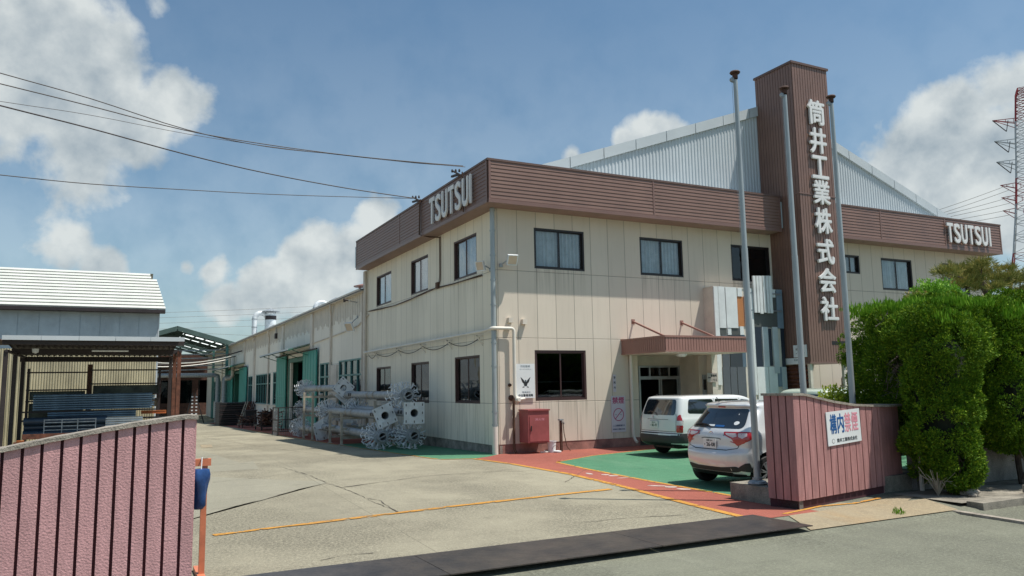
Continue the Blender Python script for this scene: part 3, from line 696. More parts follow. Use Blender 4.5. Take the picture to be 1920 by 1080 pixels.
mb = MB(); FC = Fr((0, 0, 0), (1, 0, 0), (0, -1, 0))
CX0, CX1, CYF, CZ0, CZ1 = 4.13, 7.25, -2.12, 2.72, 3.17
mb.box(CX0+.02, CYF+.02, CZ0+.03, CX1-.02, -.0, CZ1-.05); can = mb.build('canopy', 'siding_dark', office)
mb = MB(); boards_v(mb, Fr((0, CYF+.02, 0), (1, 0, 0), (0, -1, 0)), CX0+.02, CZ0+.04, CX1-.02, CZ1-.04, .10, .016); boards_v(mb, Fr((CX0+.02, 0, 0), (0, 1, 0), (-1, 0, 0)), CYF+.02, CZ0+.04, 0, CZ1-.04, .10, .016); boards_v(mb, Fr((CX1-.02, 0, 0), (0, 1, 0), (1, 0, 0)), CYF+.02, CZ0+.04, 0, CZ1-.04, .10, .016)
mb.build('boarding', 'canopy_brown', can)
mb = MB(); mb.box(CX0-.01, CYF-.01, CZ1-.04, CX1+.01, 0, CZ1+.01); mb.box(CX0, CYF, CZ0, CX1, -.0, CZ0+.04); mb.build('trim', 'canopy_brown', can)
mb = MB(); mb.box(CX0+.06, CYF+.06, CZ0-.012, CX1-.06, -.02, CZ0-.001); mb.build('ceiling', 'cream_paint', can)
mb = MB(); mb.lathe([(.0, -.1), (.10, -.1), (.16, -.05), (.17, -.013)], (5.6, -1.0, CZ0), 20); mb.build('ceiling_lamp', 'sign_white', can, smooth=True)
for (a, b, c, d) in ((1187, 603, 1228, 631), (1278, 605, 1313, 628)):
    x0, z0 = Fp(a, b); q = hit(c, d, 2, CZ1+.02); mb = MB(); mb.bar((x0, -.0, z0), (x0+.02, -1.55, CZ1+.0), .05); mb.box(x0-.06, -.012, z0-.07, x0+.06, 0, z0+.07); mb.build('stay_rod', 'canopy_brown', can)
mb = MB(); mb.box(7.08, -.62, .0, 7.30, -.4, CZ0); mb.build('canopy_post', 'cream_paint', can)
def pipe(pts, r, m, name, parent, n=10, brk=None):
    # rounded elbows
    P = [Vector(p) for p in pts]; out_ = [P[0]]
    for i in range(1, len(P)-1):
        a, b, c = P[i-1], P[i], P[i+1]; k = min(r*2.2, (a-b).length*.45, (c-b).length*.45)
        p1 = b+(a-b).normalized()*k; p2 = b+(c-b).normalized()*k
        for t in (0, .25, .5, .75, 1): out_.append(p1*(1-t)**2+b*2*t*(1-t)+p2*t*t)
    out_.append(P[-1]); mb = MB(); mb.tube(out_, r, n)
    if brk:
        for (p, d) in brk: mb.lathe([(r+.012, -.02), (r+.012, .02)], p, 12, d)
    return mb.build(name, m, parent, smooth=50)
# downpipes and the long white pipe
pipe([(4.42, -.07, CZ0-.01), (4.42, -.07, .30), (4.45, -.14, .16), (4.45, -.2, .14)], .045, 'white_pipe', 'downpipe', office)
zz = [6.8, 6.2, 5.5, 4.8, 4.1, 3.05, 2.4, 1.15, .8]
q = hit(917, 400, 1, -.12); q2 = hit(932, 845, 1, -.12)
pp = pipe([(-.13, -.02, 6.85), (-.13, -.02, .75)], .068, 'pole_paint', 'downpipe', office, 14, [((-.13, -.02, z), 'z') for z in zz])
pp['label'] = 'grey-blue downpipe on the corner of the office'
pipe([(-.13, -.02, .75), (-.13, -.02, -.05)], .085, 'white_pipe', 'pipe_sleeve', pp, 14)
pipe([(-.10, 12.75, 6.85), (-.10, 12.75, -.3)], .05, 'cream_paint', 'downpipe', office, 12, [((-.10, 12.75, z), 'z') for z in (6.4, 5.0, 3.6, 2.1)])
mb = MB(); mb.box(-.09, 12.87, -.3, .03, 13.12, 6.86); mb.build('corner_pilaster', 'cream_paint', office)
pipe([(-.2, 12.4, 3.33), (-.2, .4, 3.40), (-.22, -.12, 3.44), (.44, -.13, 3.44), (.44, -.13, 1.56), (.53, -.16, 1.47)], .048, 'white_pipe', 'water_pipe', office, 12)
pipe([(.40, -.12, 1.50), (.40, -.12, .12), (.44, -.17, 0.03)], .035, 'wood_brown', 'drain_pipe', office, 10)
mb = MB(); mb.lathe([(0, -.10), (.05, -.10), (.075, -.05), (.075, .05), (.05, .1), (0, .1)], (.5, -.19, 1.47), 14, 'y'); mb.tube([(.5, -.18, 1.47), (.72, -.18, 1.49)], .04, 10); mb.build('valve', 'white_pipe', office, smooth=50)
for y in (11.1, 8.3, 5.7, 3.3, 1.0): mb = MB(); mb.bar((-.2, y, 3.32), (0, y+.0, 3.02), .03); mb.bar((-.2, y, 3.30), (0, y, 3.30), .03); mb.build('pipe_bracket', 'white_pipe', office)
def sag(a, b, s, n=10): a = Vector(a); b = Vector(b); return [a.lerp(b, t/n) - Vector((0, 0, s*4*(t/n)*(1-t/n))) for t in range(n+1)]
mb = MB()
for y0, y1 in ((12.2, 11.1), (11.1, 8.3), (8.3, 5.7), (5.7, 3.3), (3.3, 1.0)): mb.tube(sag((-.1, y0, 3.24), (-.1, y1, 3.24), .17), .012, 5)
mb.build('slack_cable', 'black', office)
mb = MB(); cab = [Sp(*p, -.02) for p in [(692, 584), (714, 580), (740, 573), (765, 563), (790, 553), (808, 545), (820, 539), (850, 532), (905, 517)]]
for o_ in (0, .025): mb.tube([(-.03-o_, y, z+o_*1.2*math.sin(i*1.7)) for i, (y, z) in enumerate(cab)], .014, 5)
mb.tube([(-.03, 4.2, 6.8), (-.03, 4.2, 5.35), (-.04, 4.3, 5.2)], .014, 5); mb.tube([(-.03, 4.28, 6.8), (-.03, 4.28, 5.5), (-.03, 4.4, 5.1), (-.03, 4.6, 5.25), (-.06, 4.45, 5.3)], .014, 5)
mb.box(-.08, 4.35, 5.1, -.0, 4.55, 5.3); mb.build('power_cable', 'wood_brown', office)
mb = MB(); mb.tube([(-.60, 4.62, 8.1), (-.62, 4.62, 6.9), (-.3, 4.55, 6.84), (-.03, 4.3, 6.8)], .018, 6); mb.tube([(-.60, 4.55, 8.1), (-.62, 4.55, 6.88), (-.3, 4.5, 6.82), (-.03, 4.22, 6.78)], .018, 6); mb.tube([(-.62, .95, 8.1), (-.6, .93, 6.9)], .02, 6); mb.build('service_cable', 'wood_brown', office)
for (p, q_) in (((-.42, 4.75), 'a'), ((-.42, 1.25), 'b')):
    mb = MB(); x, y = p; mb.bar((x-.2, y, 8.1), (x-.2, y+.5, 8.16), .06); mb.bar((x, y+.1, 8.09), (x-.35, y+.1, 8.22), .04)
    for k in range(3): mb.lathe([(.0, -.04), (.03, -.04), (.035, 0), (.02, .05), (0, .05)], (x-.12-.09*k, y+.1+.06*k, 8.25), 8)
    mb.build('cable_bracket', 'dark_steel', office)
# two small wall sockets above the pipe
for (a, b) in ((955, 600), (981, 603)):
    x, z = Fp(a, b); mb = MB(); mb.box(x-.07, -.12, z-.08, x+.07, 0, z+.06); mb.build('wall_socket', 'cream_paint', office)
for (a, b, r_) in ((955, 722, .045), (958, 746, .08)):
    x, z = Fp(a, b); mb = MB(); mb.lathe([(0, -.09), (r_*.6, -.09), (r_, -.05), (r_, 0)], (x, 0, z), 16, 'y'); mb.build('vent_cap', 'rust_brown', office, smooth=40)
# panelled display screen of cladding samples left of the tower
CD = -.45
ax, bx = 7.42, 10.4
disp = MB(); disp.box(ax, CD, .0, bx, -.0, 4.86); disp = disp.build('cladding_screen', 'cream_paint', office)
disp['label'] = 'patchwork screen of white, grey, navy and orange cladding strips'
cols_ = {'w': (.66, .68, .68), 'W': (.72, .74, .73), 'g': (.34, .37, .39), 'c': (.50, .54, .56), 'n': (.018, .028, .045), 'b': (.11, .16, .21), 'd': (.06, .065, .07), 'o': (.50, .20, .07), 'k': (.09, .095, .09), 'B': (.20, .26, .32), 's': (.11, .12, .135), 't': (.045,.052,.062)}
for k_, v_ in cols_.items(): mat('strip_'+k_, v_, .45, var=.07, vs=2)
# (pixel quads of each strip at its top and bottom: xtop0,xtop1,ytop,ybottom,colour,proudness)
strips = [(1336,1344,537,722,'W',.03),(1345,1357,537,615,'W',.02),(1358,1379,538,615,'W',.03),(1381,1389,540,556,'W',.03),(1381,1392,556,612,'o',.01),
 (1349,1361,615,628,'k',.005),(1363,1370,615,628,'W',.02),(1371,1386,615,628,'k',.004),(1386,1393,612,628,'W',.02),
 (1352,1365,628,688,'s',.01),(1366,1389,628,688,'t',.015),(1389,1396,628,688,'b',.01),(1354,1367,688,745,'s',.02),(1368,1380,688,745,'s',.014),(1381,1397,688,745,'s',.018),
 (1397,1403,540,740,'b',.012),(1402,1408,541,740,'W',.05),(1393,1401,556,612,'o',.014),(1408,1454,545,614,'k',.006),(1413,1426,613,688,'n',.01),(1427,1438,613,688,'c',.03),(1438,1445,616,686,'n',.012),(1446,1456,613,700,'c',.035),
 (1418,1439,688,750,'W',.025),(1440,1456,688,750,'W',.02),(1457,1464,688,725,'B',.02),(1443,1451,543,558,'W',.04),(1453,1464,543,616,'B',.03),(1458,1472,543,690,'n',.008),(1464,1476,688,730,'c',.022)]
def px_on(px_, py_, py_mid):   # vertical strip: x taken at mid height
    return Fp(px_, py_mid, CD)[0]
for (a, b, t, u, c_, pr_) in strips:
    dt = (t-537)*.058
    X0, Z1 = Fp(a, t, CD); X1, _ = Fp(b, t, CD); _, Z0 = Fp((a+b)/2+ (u-t)*.058, u, CD)
    X1 = min(X1, bx-.005)
    mb = MB(); mb.box(X0+.004, CD-.012-pr_, max(Z0, .05), X1-.004, CD-.001-pr_*.1, min(Z1, 4.9)); mb.build('strip', 'strip_'+c_, disp)
for (a, b, u) in ((1411, 1415, 586), (1417, 1421, 586), (1422, 1427, 588), (1429, 1433, 586), (1435, 1439, 587), (1440, 1445, 587)):
    X0, Z1 = Fp(a, 517, CD-.1); X1, _ = Fp(b, 517, CD-.1); _, Z0 = Fp(a+3, u, CD-.1)
    mb = MB(); mb.box(X0, CD-.12, Z0, X1, CD-.07, Z1); mb.build('strip', 'strip_W', disp)
mb = MB(); mb.box(ax-.01, CD-.02, 4.86, bx, -.0, 4.90); mb.build('cap', 'cream_paint', disp)
mb = MB(); x0, z0 = Fp(1403, 542, CD-.1); mb.box(8.95, CD-.068, 4.72, bx-.1, CD-.045, 4.76); mb.box(8.95, CD-.068, 4.15, bx-.1, CD-.045, 4.19); mb.build('rail', 'alu', disp)
# wall behind the gap under the tower, tank and clutter right of it
mb = MB(); mb.lathe([(0, -.02), (.5, -.02), (.55, .1), (.55, .55), (.5, .68), (0, .7)], (13.3, -.9, 1.35), 28); mb.box(12.9, -1.2, 0, 13.7, -.6, 1.34); mb.build('water_tank', 'retaining', office, smooth=40)
# ------------------------------------------------------------------ long low workshop behind the office
shop = empty('workshop_building', (0, 13, -.23), 'long low cream workshop with teal sliding doors and green-framed windows behind the office', 'building')
YE = 80.
def leaf_holes(): pass
wins = [(13.25, 1.0, 17.45, 3.17), (18.9, 1.0, 21.35, 3.17), (33.1, .85, 35.2, 3.03), (36.2, .85, 42.6, 3.0), (43.6, .8, 46.6, 2.95), (60.4, .7, 72., 2.85)]
drs = [(24.9, -.9, 29.2, 3.75), (50.8, -1.1, 55.4, 3.65)]
mb = MB(); wall_holes(mb, SIDE, 13.0, -1.3, YE, 6.0, wins+drs, .14); mb.build('wall', 'panel_low', shop)
mb = MB(); mb.box(.3, 13.3, -1.2, 8, YE-.2, -.6); mb.box(7.8, 13.3, -.6, 8, YE-.2, 6); mb.box(.3, 13.2, 5.9, 8, YE-.2, 6); 
for y in (17.9, 23.5, 31, 47.5, 58): mb.box(.3, y, -.6, 7.8, y+.1, 5.9)
mb.build('interior', 'interior', shop)
for q in [(-.10, y-.28, -1.2, .0, y+.28, 5.95) for y in (23.2, 31.6, 43.4, 48.9)]+[(-.10, 17.6, -1.0, 0, 18.75, 3.0), (-.13, 13.14, -.4, .0, 13.2, 6.0)]: mb = MB(); mb.box(*q); mb.build('pilaster', 'cream_paint', shop)
mb = MB(); mb.box(-.28, 13.0, 6.0, .3, YE, 6.04); mb.add([(-.28, 13, 5.98), (-.28, YE, 5.98), (-.28, YE, 6.13), (-.28, 13, 6.13), (-.16, 13, 6.13), (-.16, YE, 6.13)], [(0, 1, 2, 3), (3, 2, 5, 4)])
mb.build('eaves_gutter', 'cream_paint', shop)
mb = MB(); p = .25; n = int((YE-13)/p)
mb.add([(-.2, 13, 6.10), (-.2, YE, 6.10), (9, YE, 8.6), (9, 13, 8.6)], [(0, 1, 2, 3)])
mb.build('roof', 'white_metal', shop)
# band of ribbed sheet under the eaves
mb = MB()
for k in range(int((YE-13.3)/.3)):
    y = 13.3+k*.3; mb.box(-.02, y, 5.05+.12*math.sin(k*1.7), -.003, y+.14, 5.97)
mb.build('eaves_cladding', 'cream_paint', shop)
for y in (18.5, 36.5, 43.2, 64): pipe([(-.2, y, 6.0), (-.2, y, 5.8), (-.08, y+.35, 5.55), (-.08, y+.35, -.3 if y < 40 else -.8)], .055, 'cream_paint', 'downpipe', shop, 8)
for h in wins:
    a, b, c, e = h; mb = MB(); t = .07
    fbox(mb, SIDE, a, b, c, b+t, -.1, .012); fbox(mb, SIDE, a, e-t, c, e, -.1, .012); fbox(mb, SIDE, a, b+t, a+t, e-t, -.1, .012); fbox(mb, SIDE, c-t, b+t, c, e-t, -.1, .012)
    zm = e-.75; fbox(mb, SIDE, a+t, zm, c-t, zm+.08, -.08, .018)
    n = max(2, round((c-a)/1.05)); 
    for k in range(1, n):
        u = a+(c-a)*k/n; wd = .06 if k % 2 == 0 or n == 2 else .035
        fbox(mb, SIDE, u-wd/2, b+t, u+wd/2, zm, -.08, .010); fbox(mb, SIDE, u-wd/2, zm+.08, u+wd/2, e-t, -.08, .010)
    f = mb.build('window', 'green_frame', shop)
    mb = MB(); fbox(mb, SIDE, a+t, b+t, c-t, zm, -.06, -.05); fbox(mb, SIDE, a+t, zm+.08, c-t, e-t, -.06, -.05); mb.build('pane', 'glass_dark', f)
    mb = MB(); fbox(mb, SIDE, a-.05, b-.07, c+.05, b-.002, .0, .08); mb.build('sill', 'cream_paint', f)
def big_door(y0, y1, zb, zt, l0, l1, r0, r1, aw0, aw1, lab):
    mb = MB(); fbox(mb, SIDE, y0, zb, y0+.35, zt, -.5, .02); fbox(mb, SIDE, y1-.5, zb, y1, zt, -.5, .02); fbox(mb, SIDE, y0, zt-.25, y1, zt, -.5, .03)
    d = mb.build('doorway', 'green_dark', shop); d['label'] = lab
    for (a, b) in ((l0, l1), (r0, r1)):
        mb = MB(); fbox(mb, SIDE, a, zb+.05, b, zt+.2, .10, .16)
        k = max(2, int((b-a)/.6))
        for i in range(k+1): u = a+(b-a)*i/k; fbox(mb, SIDE, max(a, u-.03), zb+.1, min(b, u+.03), zt+.17, .161, .175)
        for z in (zb+.08, (zb+zt)/2, zt+.1): fbox(mb, SIDE, a, z, b, z+.07, .161, .178)
        mb.build('sliding_leaf', 'teal_door', d)
    mb = MB(); mb.tube([(-.18, r0-.2, zt+.24), (-.18, l1+.2, zt+.24)], .04, 8); mb.build('door_rail', 'dark_steel', d, smooth=40)
    aw = MB(); ex = -1.25; z1, z0 = zt+.62, zt+.28
    n = int((aw1-aw0)/.24)
    for i in range(n):
        y = aw0+(aw1-aw0)*i/n; y2 = aw0+(aw1-aw0)*(i+.5)/n; y3 = aw0+(aw1-aw0)*(i+1)/n
        aw.add([(0, y, z1), (ex, y, z0), (ex, y2, z0+.03), (0, y2, z1+.03)], [(0, 1, 2, 3)]); aw.add([(0, y2, z1+.03), (ex, y2, z0+.03), (ex, y3, z0), (0, y3, z1)], [(0, 1, 2, 3)])
    a = aw.build('awning', 'green_dark', shop)
    mb = MB(); mb.box(ex-.03, aw0-.03, z0-.03, ex, aw1+.03, z0+.06); mb.build('edge_strip', 'white_metal', a)
    for i in range(4): mb = MB(); y = aw0+(aw1-aw0)*i/3; mb.bar((0, y, z1-.05), (ex, y, z0-.05), .05); mb.bar((0, y, z0-.35), (ex*.8, y, z0-.02), .04); mb.build('bracket', 'green_dark', a)
big_door(24.9, 29.9, -.95, 3.72, 30.0, 33.1, 21.6, 24.9, 23.6, 33.0, 'teal double sliding door of the workshop, nearest, standing open')
big_door(50.8, 55.4, -1.2, 3.55, 55.4, 60.0, 46.8, 50.8, 48.6, 62.0, 'teal double sliding door of the workshop, farther away')
mb = MB(); cabs = [Sp(*p, -.05) for p in [(690, 612), (670, 632), (650, 640), (627, 648), (605, 655), (575, 664), (560, 671)]]
mb.tube([(-.04, y, z+.5) for y, z in cabs], .03, 5); mb.build('wall_cable', 'cream_paint', shop)
# lamps on the workshop wall
def floodlight(name, p, aim, sz, lab, arm):
    r = empty(name, p, lab, 'floodlight'); p = Vector(p); aim = Vector(aim).normalized(); rt = aim.cross(Vector((0, 0, 1))).normalized(); up = rt.cross(aim)
    c = p + Vector(arm)
    def fn(u, v, d): return c + rt*u + up*v + aim*d
    s = sz/2
    mb = MB(); mb.prism([(-s, -s), (s, -s), (s, s), (-s, s)], fn, -.06, 0)
    for a, b, c_, d_ in ((-s, -s, s, -s*.82), (-s, s*.82, s, s), (-s, -s*.82, -s*.82, s*.82), (s*.82, -s*.82, s, s*.82)): mb.prism([(a, b), (c_, b), (c_, d_), (a, d_)], fn, 0, .02)
    mb.build('housing', 'galv_light', r)
    mb = MB(); mb.prism([(-s*.82, -s*.82), (s*.82, -s*.82), (s*.82, s*.82), (-s*.82, s*.82)], fn, .001, .008); mb.build('lens', 'lens', r)
    mb = MB(); mb.tube([p, p+(c-p)*.5+Vector((0, 0, .05)), c-aim*.04], .018, 6); mb.box(p.x-.05, p.y-.05, p.z-.05, p.x+.05, p.y+.05, p.z+.05); mb.build('arm', 'galv', r)
mat('lens', (.62, .50, .38), .3, var=.05)
floodlight('floodlight', (.12, -.0, 5.22), (-.1, -.9, -.45), .30, 'square floodlight on the front wall right of the corner downpipe', (.22, -.32, .12))
floodlight('floodlight', (0, .35, 5.15), (-.8, -.45, -.3), .28, 'square floodlight on the side wall left of the corner downpipe', (-.3, .12, .1))
floodlight('floodlight', (-.0, 14.2, 5.0), (-.7, -.5, -.5), .42, 'square floodlight at the near end of the workshop wall under the eaves', (-.35, .2, -.45))
r = empty('horn_speaker', (-.05, 14.3, 5.65), 'small dark horn loudspeaker on the workshop wall by the pilaster', 'loudspeaker')
mb = MB(); mb.lathe([(.03, 0), (.05, -.12), (.10, -.2), (.09, -.2), (.0, -.08)], (-.5, 14.0, 5.7), 14, 'x'); mb.build('horn', 'dark_steel', r, smooth=40)
mb = MB(); mb.tube([(-.5, 14.0, 5.7), (-.0, 14.3, 5.65)], .02, 6); mb.build('arm', 'galv', r)
for p in ((520, 628), (408+15, 640+14)):
    y, z = Sp(*p); r = empty('wall_box', (0, y, z), 'small dark box on the workshop wall, %s' % ('nearer' if p[0] > 500 else 'farther away'), 'electrical box'); mb = MB(); mb.box(-.16, y-.18, z-.25, -.0, y+.18, z+.1); mb.build('box', 'dark_steel', r); mb = MB(); mb.tube([(-.08, y, z+.1), (-.08, y, z+.5)], .03, 6); mb.build('conduit', 'galv', r)
# roof ventilation ducts
def duct(y, x, R0, h, r0, lab, base=6.2):
    r = empty('vent_duct', (x, y, base), lab, 'ventilation duct', 'ventilation ducts on the workshop roof')
    P = [(x-R0, y, base), (x-R0, y, base+h)]
    for k in range(1, 12): a = math.pi*k/12; P.append((x-R0*math.cos(a), y, base+h+R0*math.sin(a)))
    P += [(x+R0, y, base+h), (x+R0, y, base)]
    mb = MB(); mb.tube(P, r0, 14); mb.build('duct_pipe', 'galv_light', r, smooth=50)
    mb = MB()
    for z in (base+h*.5, base+h): mb.lathe([(r0+.02, -.03), (r0+.02, .03)], (x-R0, y, z), 14)
    mb.build('collar', 'galv', r)
def chimney(y, x, rr, h, lab, base=6.2, cap='galv', name='roof_vent'):
    r = empty(name, (x, y, base), lab, 'roof vent')
    mb = MB(); mb.lathe([(rr, 0), (rr, h)], (x, y, base), 18); mb.build('stack', 'galv_light', r, smooth=50)
    mb = MB(); mb.lathe([(rr*1.04, h*.72), (rr*1.04, h*.9)], (x, y, base), 18); mb.build('band', 'dark_steel', r)
    mb = MB(); mb.lathe([(0, h+rr*1.1), (rr*1.7, h+.18), (rr*1.65, h+.14), (0, h+.12)], (x, y, base), 18)
    for k in range(4): a = k*math.pi/2+.4; mb.bar((x+rr*math.cos(a), y+rr*math.sin(a), base+h-.02), (x+rr*math.cos(a), y+rr*math.sin(a), base+h+.2), .04)
    mb.build('cap', cap, r)
duct(23.9, .62, .36, .12, .13, 'grey arched ventilation duct on the workshop roof, nearest')
duct(45.0, .62, .50, 1.3, .20, 'grey tall bent ventilation duct beside the capped chimney')
duct(56, .9, .95, .0, .26, 'grey arched ventilation duct on the workshop roof, farthest')
chimney(44.8, 1.35, .42, 1.75, 'grey round chimney with a conical cap on the workshop roof')
chimney(15.4, .6, .28, .12, 'small vent with a rust-brown peaked cap beside the office fascia', 6.25, 'canopy_brown')
for y in (19.9, 29.5, 38.0):
    r = empty('roof_cowl', (.5, y, 6.2), 'low grey cowl on the workshop eaves, %s' % {19.9: 'nearest of three', 29.5: 'middle of three', 38.0: 'farthest of three'}[y], 'roof vent', 'low cowls on the workshop eaves')
    mb = MB(); mb.lathe([(.25, -.1), (.25, .1), (.42, .12), (.1, .32), (0, .33)], (.5, y, 6.2), 14); mb.build('cowl', 'galv', r)

# ------------------------------------------------------------------ open shed roof across the yard behind
cv = empty('gable_canopy', (-4, 58, -1.05), 'green steel gable roof with white skylights spanning the far end of the yard', 'canopy')
PK = (-4.77, 7.75); EL, ER = -9.5, .75; sl = .285
def cz(x): return PK[1]-(PK[0]-x)*.31 if x < PK[0] else PK[1]-(x-PK[0])*sl
Y0, Y1 = 58, 84
ro = MB(); sk = MB()
for xe in (EL, ER):
    for i in range(6):
        xa, xb = PK[0]+(xe-PK[0])*i/6, PK[0]+(xe-PK[0])*(i+1)/6
        ny = 13
        for j in range(ny):
            ya, yb = Y0+(Y1-Y0)*j/ny, Y0+(Y1-Y0)*(j+1)/ny
            tgt = sk if (xe == ER and i in (1, 2, 3, 4) and j % 2 == 1 and j < 12) else ro
            tgt.add([(xa, ya, cz(xa)+.1), (xb, ya, cz(xb)+.1), (xb, yb, cz(xb)+.1), (xa, yb, cz(xa)+.1)], [(0, 1, 2, 3)])
mat('canopy_sheet', (.05, .09, .075), .6, var=.15)
ro.build('roof', 'canopy_sheet', cv, recalc=False)
SKY_LATER = sk
mb = MB()
for xe in (EL, ER): mb.bar((PK[0], Y0-.05, PK[1]-.12), (xe, Y0-.05, cz(xe)-.12), .12, .42)
for y in (Y0+5, Y0+10, Y0+15, Y0+20, Y0+25):
    for xe in (EL, ER): mb.bar((PK[0], y, PK[1]-.25), (xe, y, cz(xe)-.25), .12, .28)
for i in range(1, 6):
    for xe in (EL, ER): x = PK[0]+(xe-PK[0])*i/6; mb.bar((x, Y0, cz(x)-.1), (x, Y1, cz(x)-.1), .1, .14)
mat('canopy_green', (.07, .115, .10), .6, var=.15)
mb.build('rafters', 'canopy_green', cv)
m_ = bpy.data.materials.new('skylight_sheet'); m_.use_nodes = True; b = m_.node_tree.nodes['Principled BSDF']; b.inputs['Base Color'].default_value = (.85, .88, .84, 1); b.inputs['Roughness'].default_value = .6; b.inputs['Transmission Weight'].default_value = .75; b.inputs['IOR'].default_value = 1.02
t_ = m_.node_tree; tl = t_.nodes.new('ShaderNodeBsdfTranslucent'); tl.inputs[0].default_value = (.8, .84, .8, 1); ms = t_.nodes.new('ShaderNodeMixShader'); ms.inputs[0].default_value = .85
t_.links.new(b.outputs[0], ms.inputs[1]); t_.links.new(tl.outputs[0], ms.inputs[2]); t_.links.new(ms.outputs[0], t_.nodes['Material Output'].inputs[0]); MT['skylight_sheet'] = m_
SKY_LATER.build('skylight', 'skylight_sheet', cv, recalc=False)
mb = MB()
for (x, y) in ((-8.2, 58.2), (-.35, 58.2), (-8.2, 70), (-.35, 70)): mb.box(x-.12, y-.12, -1.2, x+.12, y+.12, cz(x)-.1)
mb.build('post', 'green_frame', cv)
mb = MB()
for k in range(6): mb.bar((-7.6, 59+k*.4, 5.5-.35*k), (.0, 59+k*.4, 5.75-.35*k), .16, .1)
mb.build('cable_tray', 'galv', cv)
# pipes crossing the yard
P = MB(); 
for (z, y, r_, m0) in ((3.35, 60, .22, 0),): P.tube([(-7.8, y, z), (-1.3, y, z), (-.95, y, z-.1), (-.9, y, z-.45), (-.9, y, -1.1)], r_, 10)
o = P.build('yard_pipe', 'galv', None, smooth=50, loc=(-.9, 60, -1.1)); tag(o, 'thick grey pipe crossing the yard and turning down, left of two', 'pipe', 'thick pipes crossing the far yard')
P = MB(); P.tube([(-.0, 57, 3.1), (-.45, 57, 3.1), (-.62, 57, 2.95), (-.65, 57, 2.6), (-.65, 57, -1.1)], .22, 10)
o = P.build('yard_pipe', 'galv', None, smooth=50, loc=(-.65, 57, -1.1)); tag(o, 'thick grey pipe coming out of the workshop and turning down, right of two', 'pipe', 'thick pipes crossing the far yard')
P = MB(); P.tube([(-.25, 54.5, 5.0), (-.25, 54.5, 3.2), (-.5, 54.5, 2.9), (-.9, 54.5, 2.9)], .16, 10)
o = P.build('elbow_pipe', 'white_pipe', None, smooth=50, loc=(-.25, 54.5, 3)); tag(o, 'pale pipe with an elbow on the workshop wall above the stack of boards', 'pipe')
for k, (z0, z1, s) in enumerate(((5.4, 4.3, .5), (5.1, 4.1, .45), (4.8, 4.0, .25), (4.6, 3.9, .3))):
    P = MB(); P.tube(sag((-7.5, 56-k, z0-.6), (-.1, 50+k*2, z1+.9), s), .05, 6)
    o = P.build('overhead_hose', 'white_pipe' if k % 2 else 'dark_steel', None, loc=(-3, 54, 4)); tag(o, 'sagging %s hose strung across the far end of the yard, %s' % ('white' if k % 2 else 'dark', ['topmost', 'second from the top', 'third from the top', 'lowest'][k]), 'hose', 'hoses strung across the yard')
# far end of the yard
far = empty('far_building', (-4, 84, -1.1), 'dim cream building with tall windows closing the far end of the yard', 'building')
FB_ = Fr((0, 84.5, 0), (1, 0, 0), (0, -1, 0)); hs = [(-9.0+k*2.1, .4, -7.6+k*2.1, 3.2) for k in range(5)]
mb = MB(); wall_holes(mb, FB_, -14, -1.2, 1, 6.4, hs, .2); mb.build('wall', 'rust_brown', far)  # dark brown stands in for the canopy's shade on this cream wall
mb = MB(); mb.box(-14, 84.8, -1.2, 1, 92, 6.3); mb.build('interior', 'black', far)
for h in hs:
    mb = MB(); fbox(mb, FB_, h[0], h[1], h[2], h[3], -.12, -.1); mb.build('window', 'glass_dark', far)

# ------------------------------------------------------------------ big shed on the left
shed = empty('storage_shed', (-13, 19, -.34), 'tall shed with a white tiled roof, grey upper wall and yellowed corrugated lower wall', 'shed')
SX1 = -7.85; SX0 = -24; SY = 19.0
SH = Fr((0, SY, 0), (1, 0, 0), (0, -1, 0))
mb = MB(); boards_v(mb, SH, SX0, 4.0, SX1-.05, 5.45, .76, .035, d=0, th=.02); mb.box(SX0, SY, 3.6, SX1, SY+.1, 5.5); mb.build('upper_wall', 'grey_sheet', shed)
mb = MB(); p = .10; n = int((SX1-SX0)/p)
for i in range(n):
    x = SX0+i*p; a = [(x, 0), (x+.03, .03), (x+.06, .03), (x+p, 0)]
    for (u, d), (u2, d2) in zip(a, a[1:]): mb.add([SH(u, -.4, d+.01), SH(u2, -.4, d2+.01), SH(u2, 3.75, d2+.01), SH(u, 3.75, d+.01)], [(0, 1, 2, 3)])
mb.build('lower_wall', 'yellow_sheet', shed)
mb = MB(); mb.box(SX1-.04, SY-.02, -.4, SX1+.02, SY+14, 5.5); mb.build('end_wall', 'white_metal', shed)
# white roof: lapped courses
mb = MB(); e0 = (-17.5-.05, 5.50); N_ = 12; XE = -7.62
import itertools
y_e, z_e, y_t, z_t = SY-.45, 5.50, SY+2.6, 8.0
z_t = 0
yt = SY+3.2; zt_ = hit(100, 505, 1, yt)[2]
for k in range(N_):
    a, b = k/N_, (k+1)/N_; ya, yb = y_e+(yt-y_e)*a, y_e+(yt-y_e)*b; za, zb = 5.52+(zt_-5.52)*a, 5.52+(zt_-5.52)*b
    xr = XE-.40*a if k < N_-2 else XE-.40*a-.22
    mb.add([(-26, ya, za+.05), (xr, ya, za+.05), (xr, yb, zb-.0), (-26, yb, zb-.0), (-26, ya+.04, za-.01), (xr, ya+.04, za-.01)], [(0, 1, 2, 3), (4, 5, 1, 0)])
mb.add([(-26, yt, zt_), (XE-.45, yt, zt_), (XE-.45, yt+5, zt_-1.5), (-26, yt+5, zt_-1.5)], [(0, 1, 2, 3)])
mb.build('roof', 'roof_white', shed)
mb = MB(); mb.box(-26, y_e-.02, 5.36, XE, y_e+.04, 5.50); mb.box(-26, y_e, 5.36, XE, SY, 5.39); mb.build('eaves', 'dark_steel', shed)
mb = MB(); mb.box(SX1-.10, SY+.1, 5.3, SX1-.04, yt, 5.6); mb.build('verge', 'dark_steel', shed)

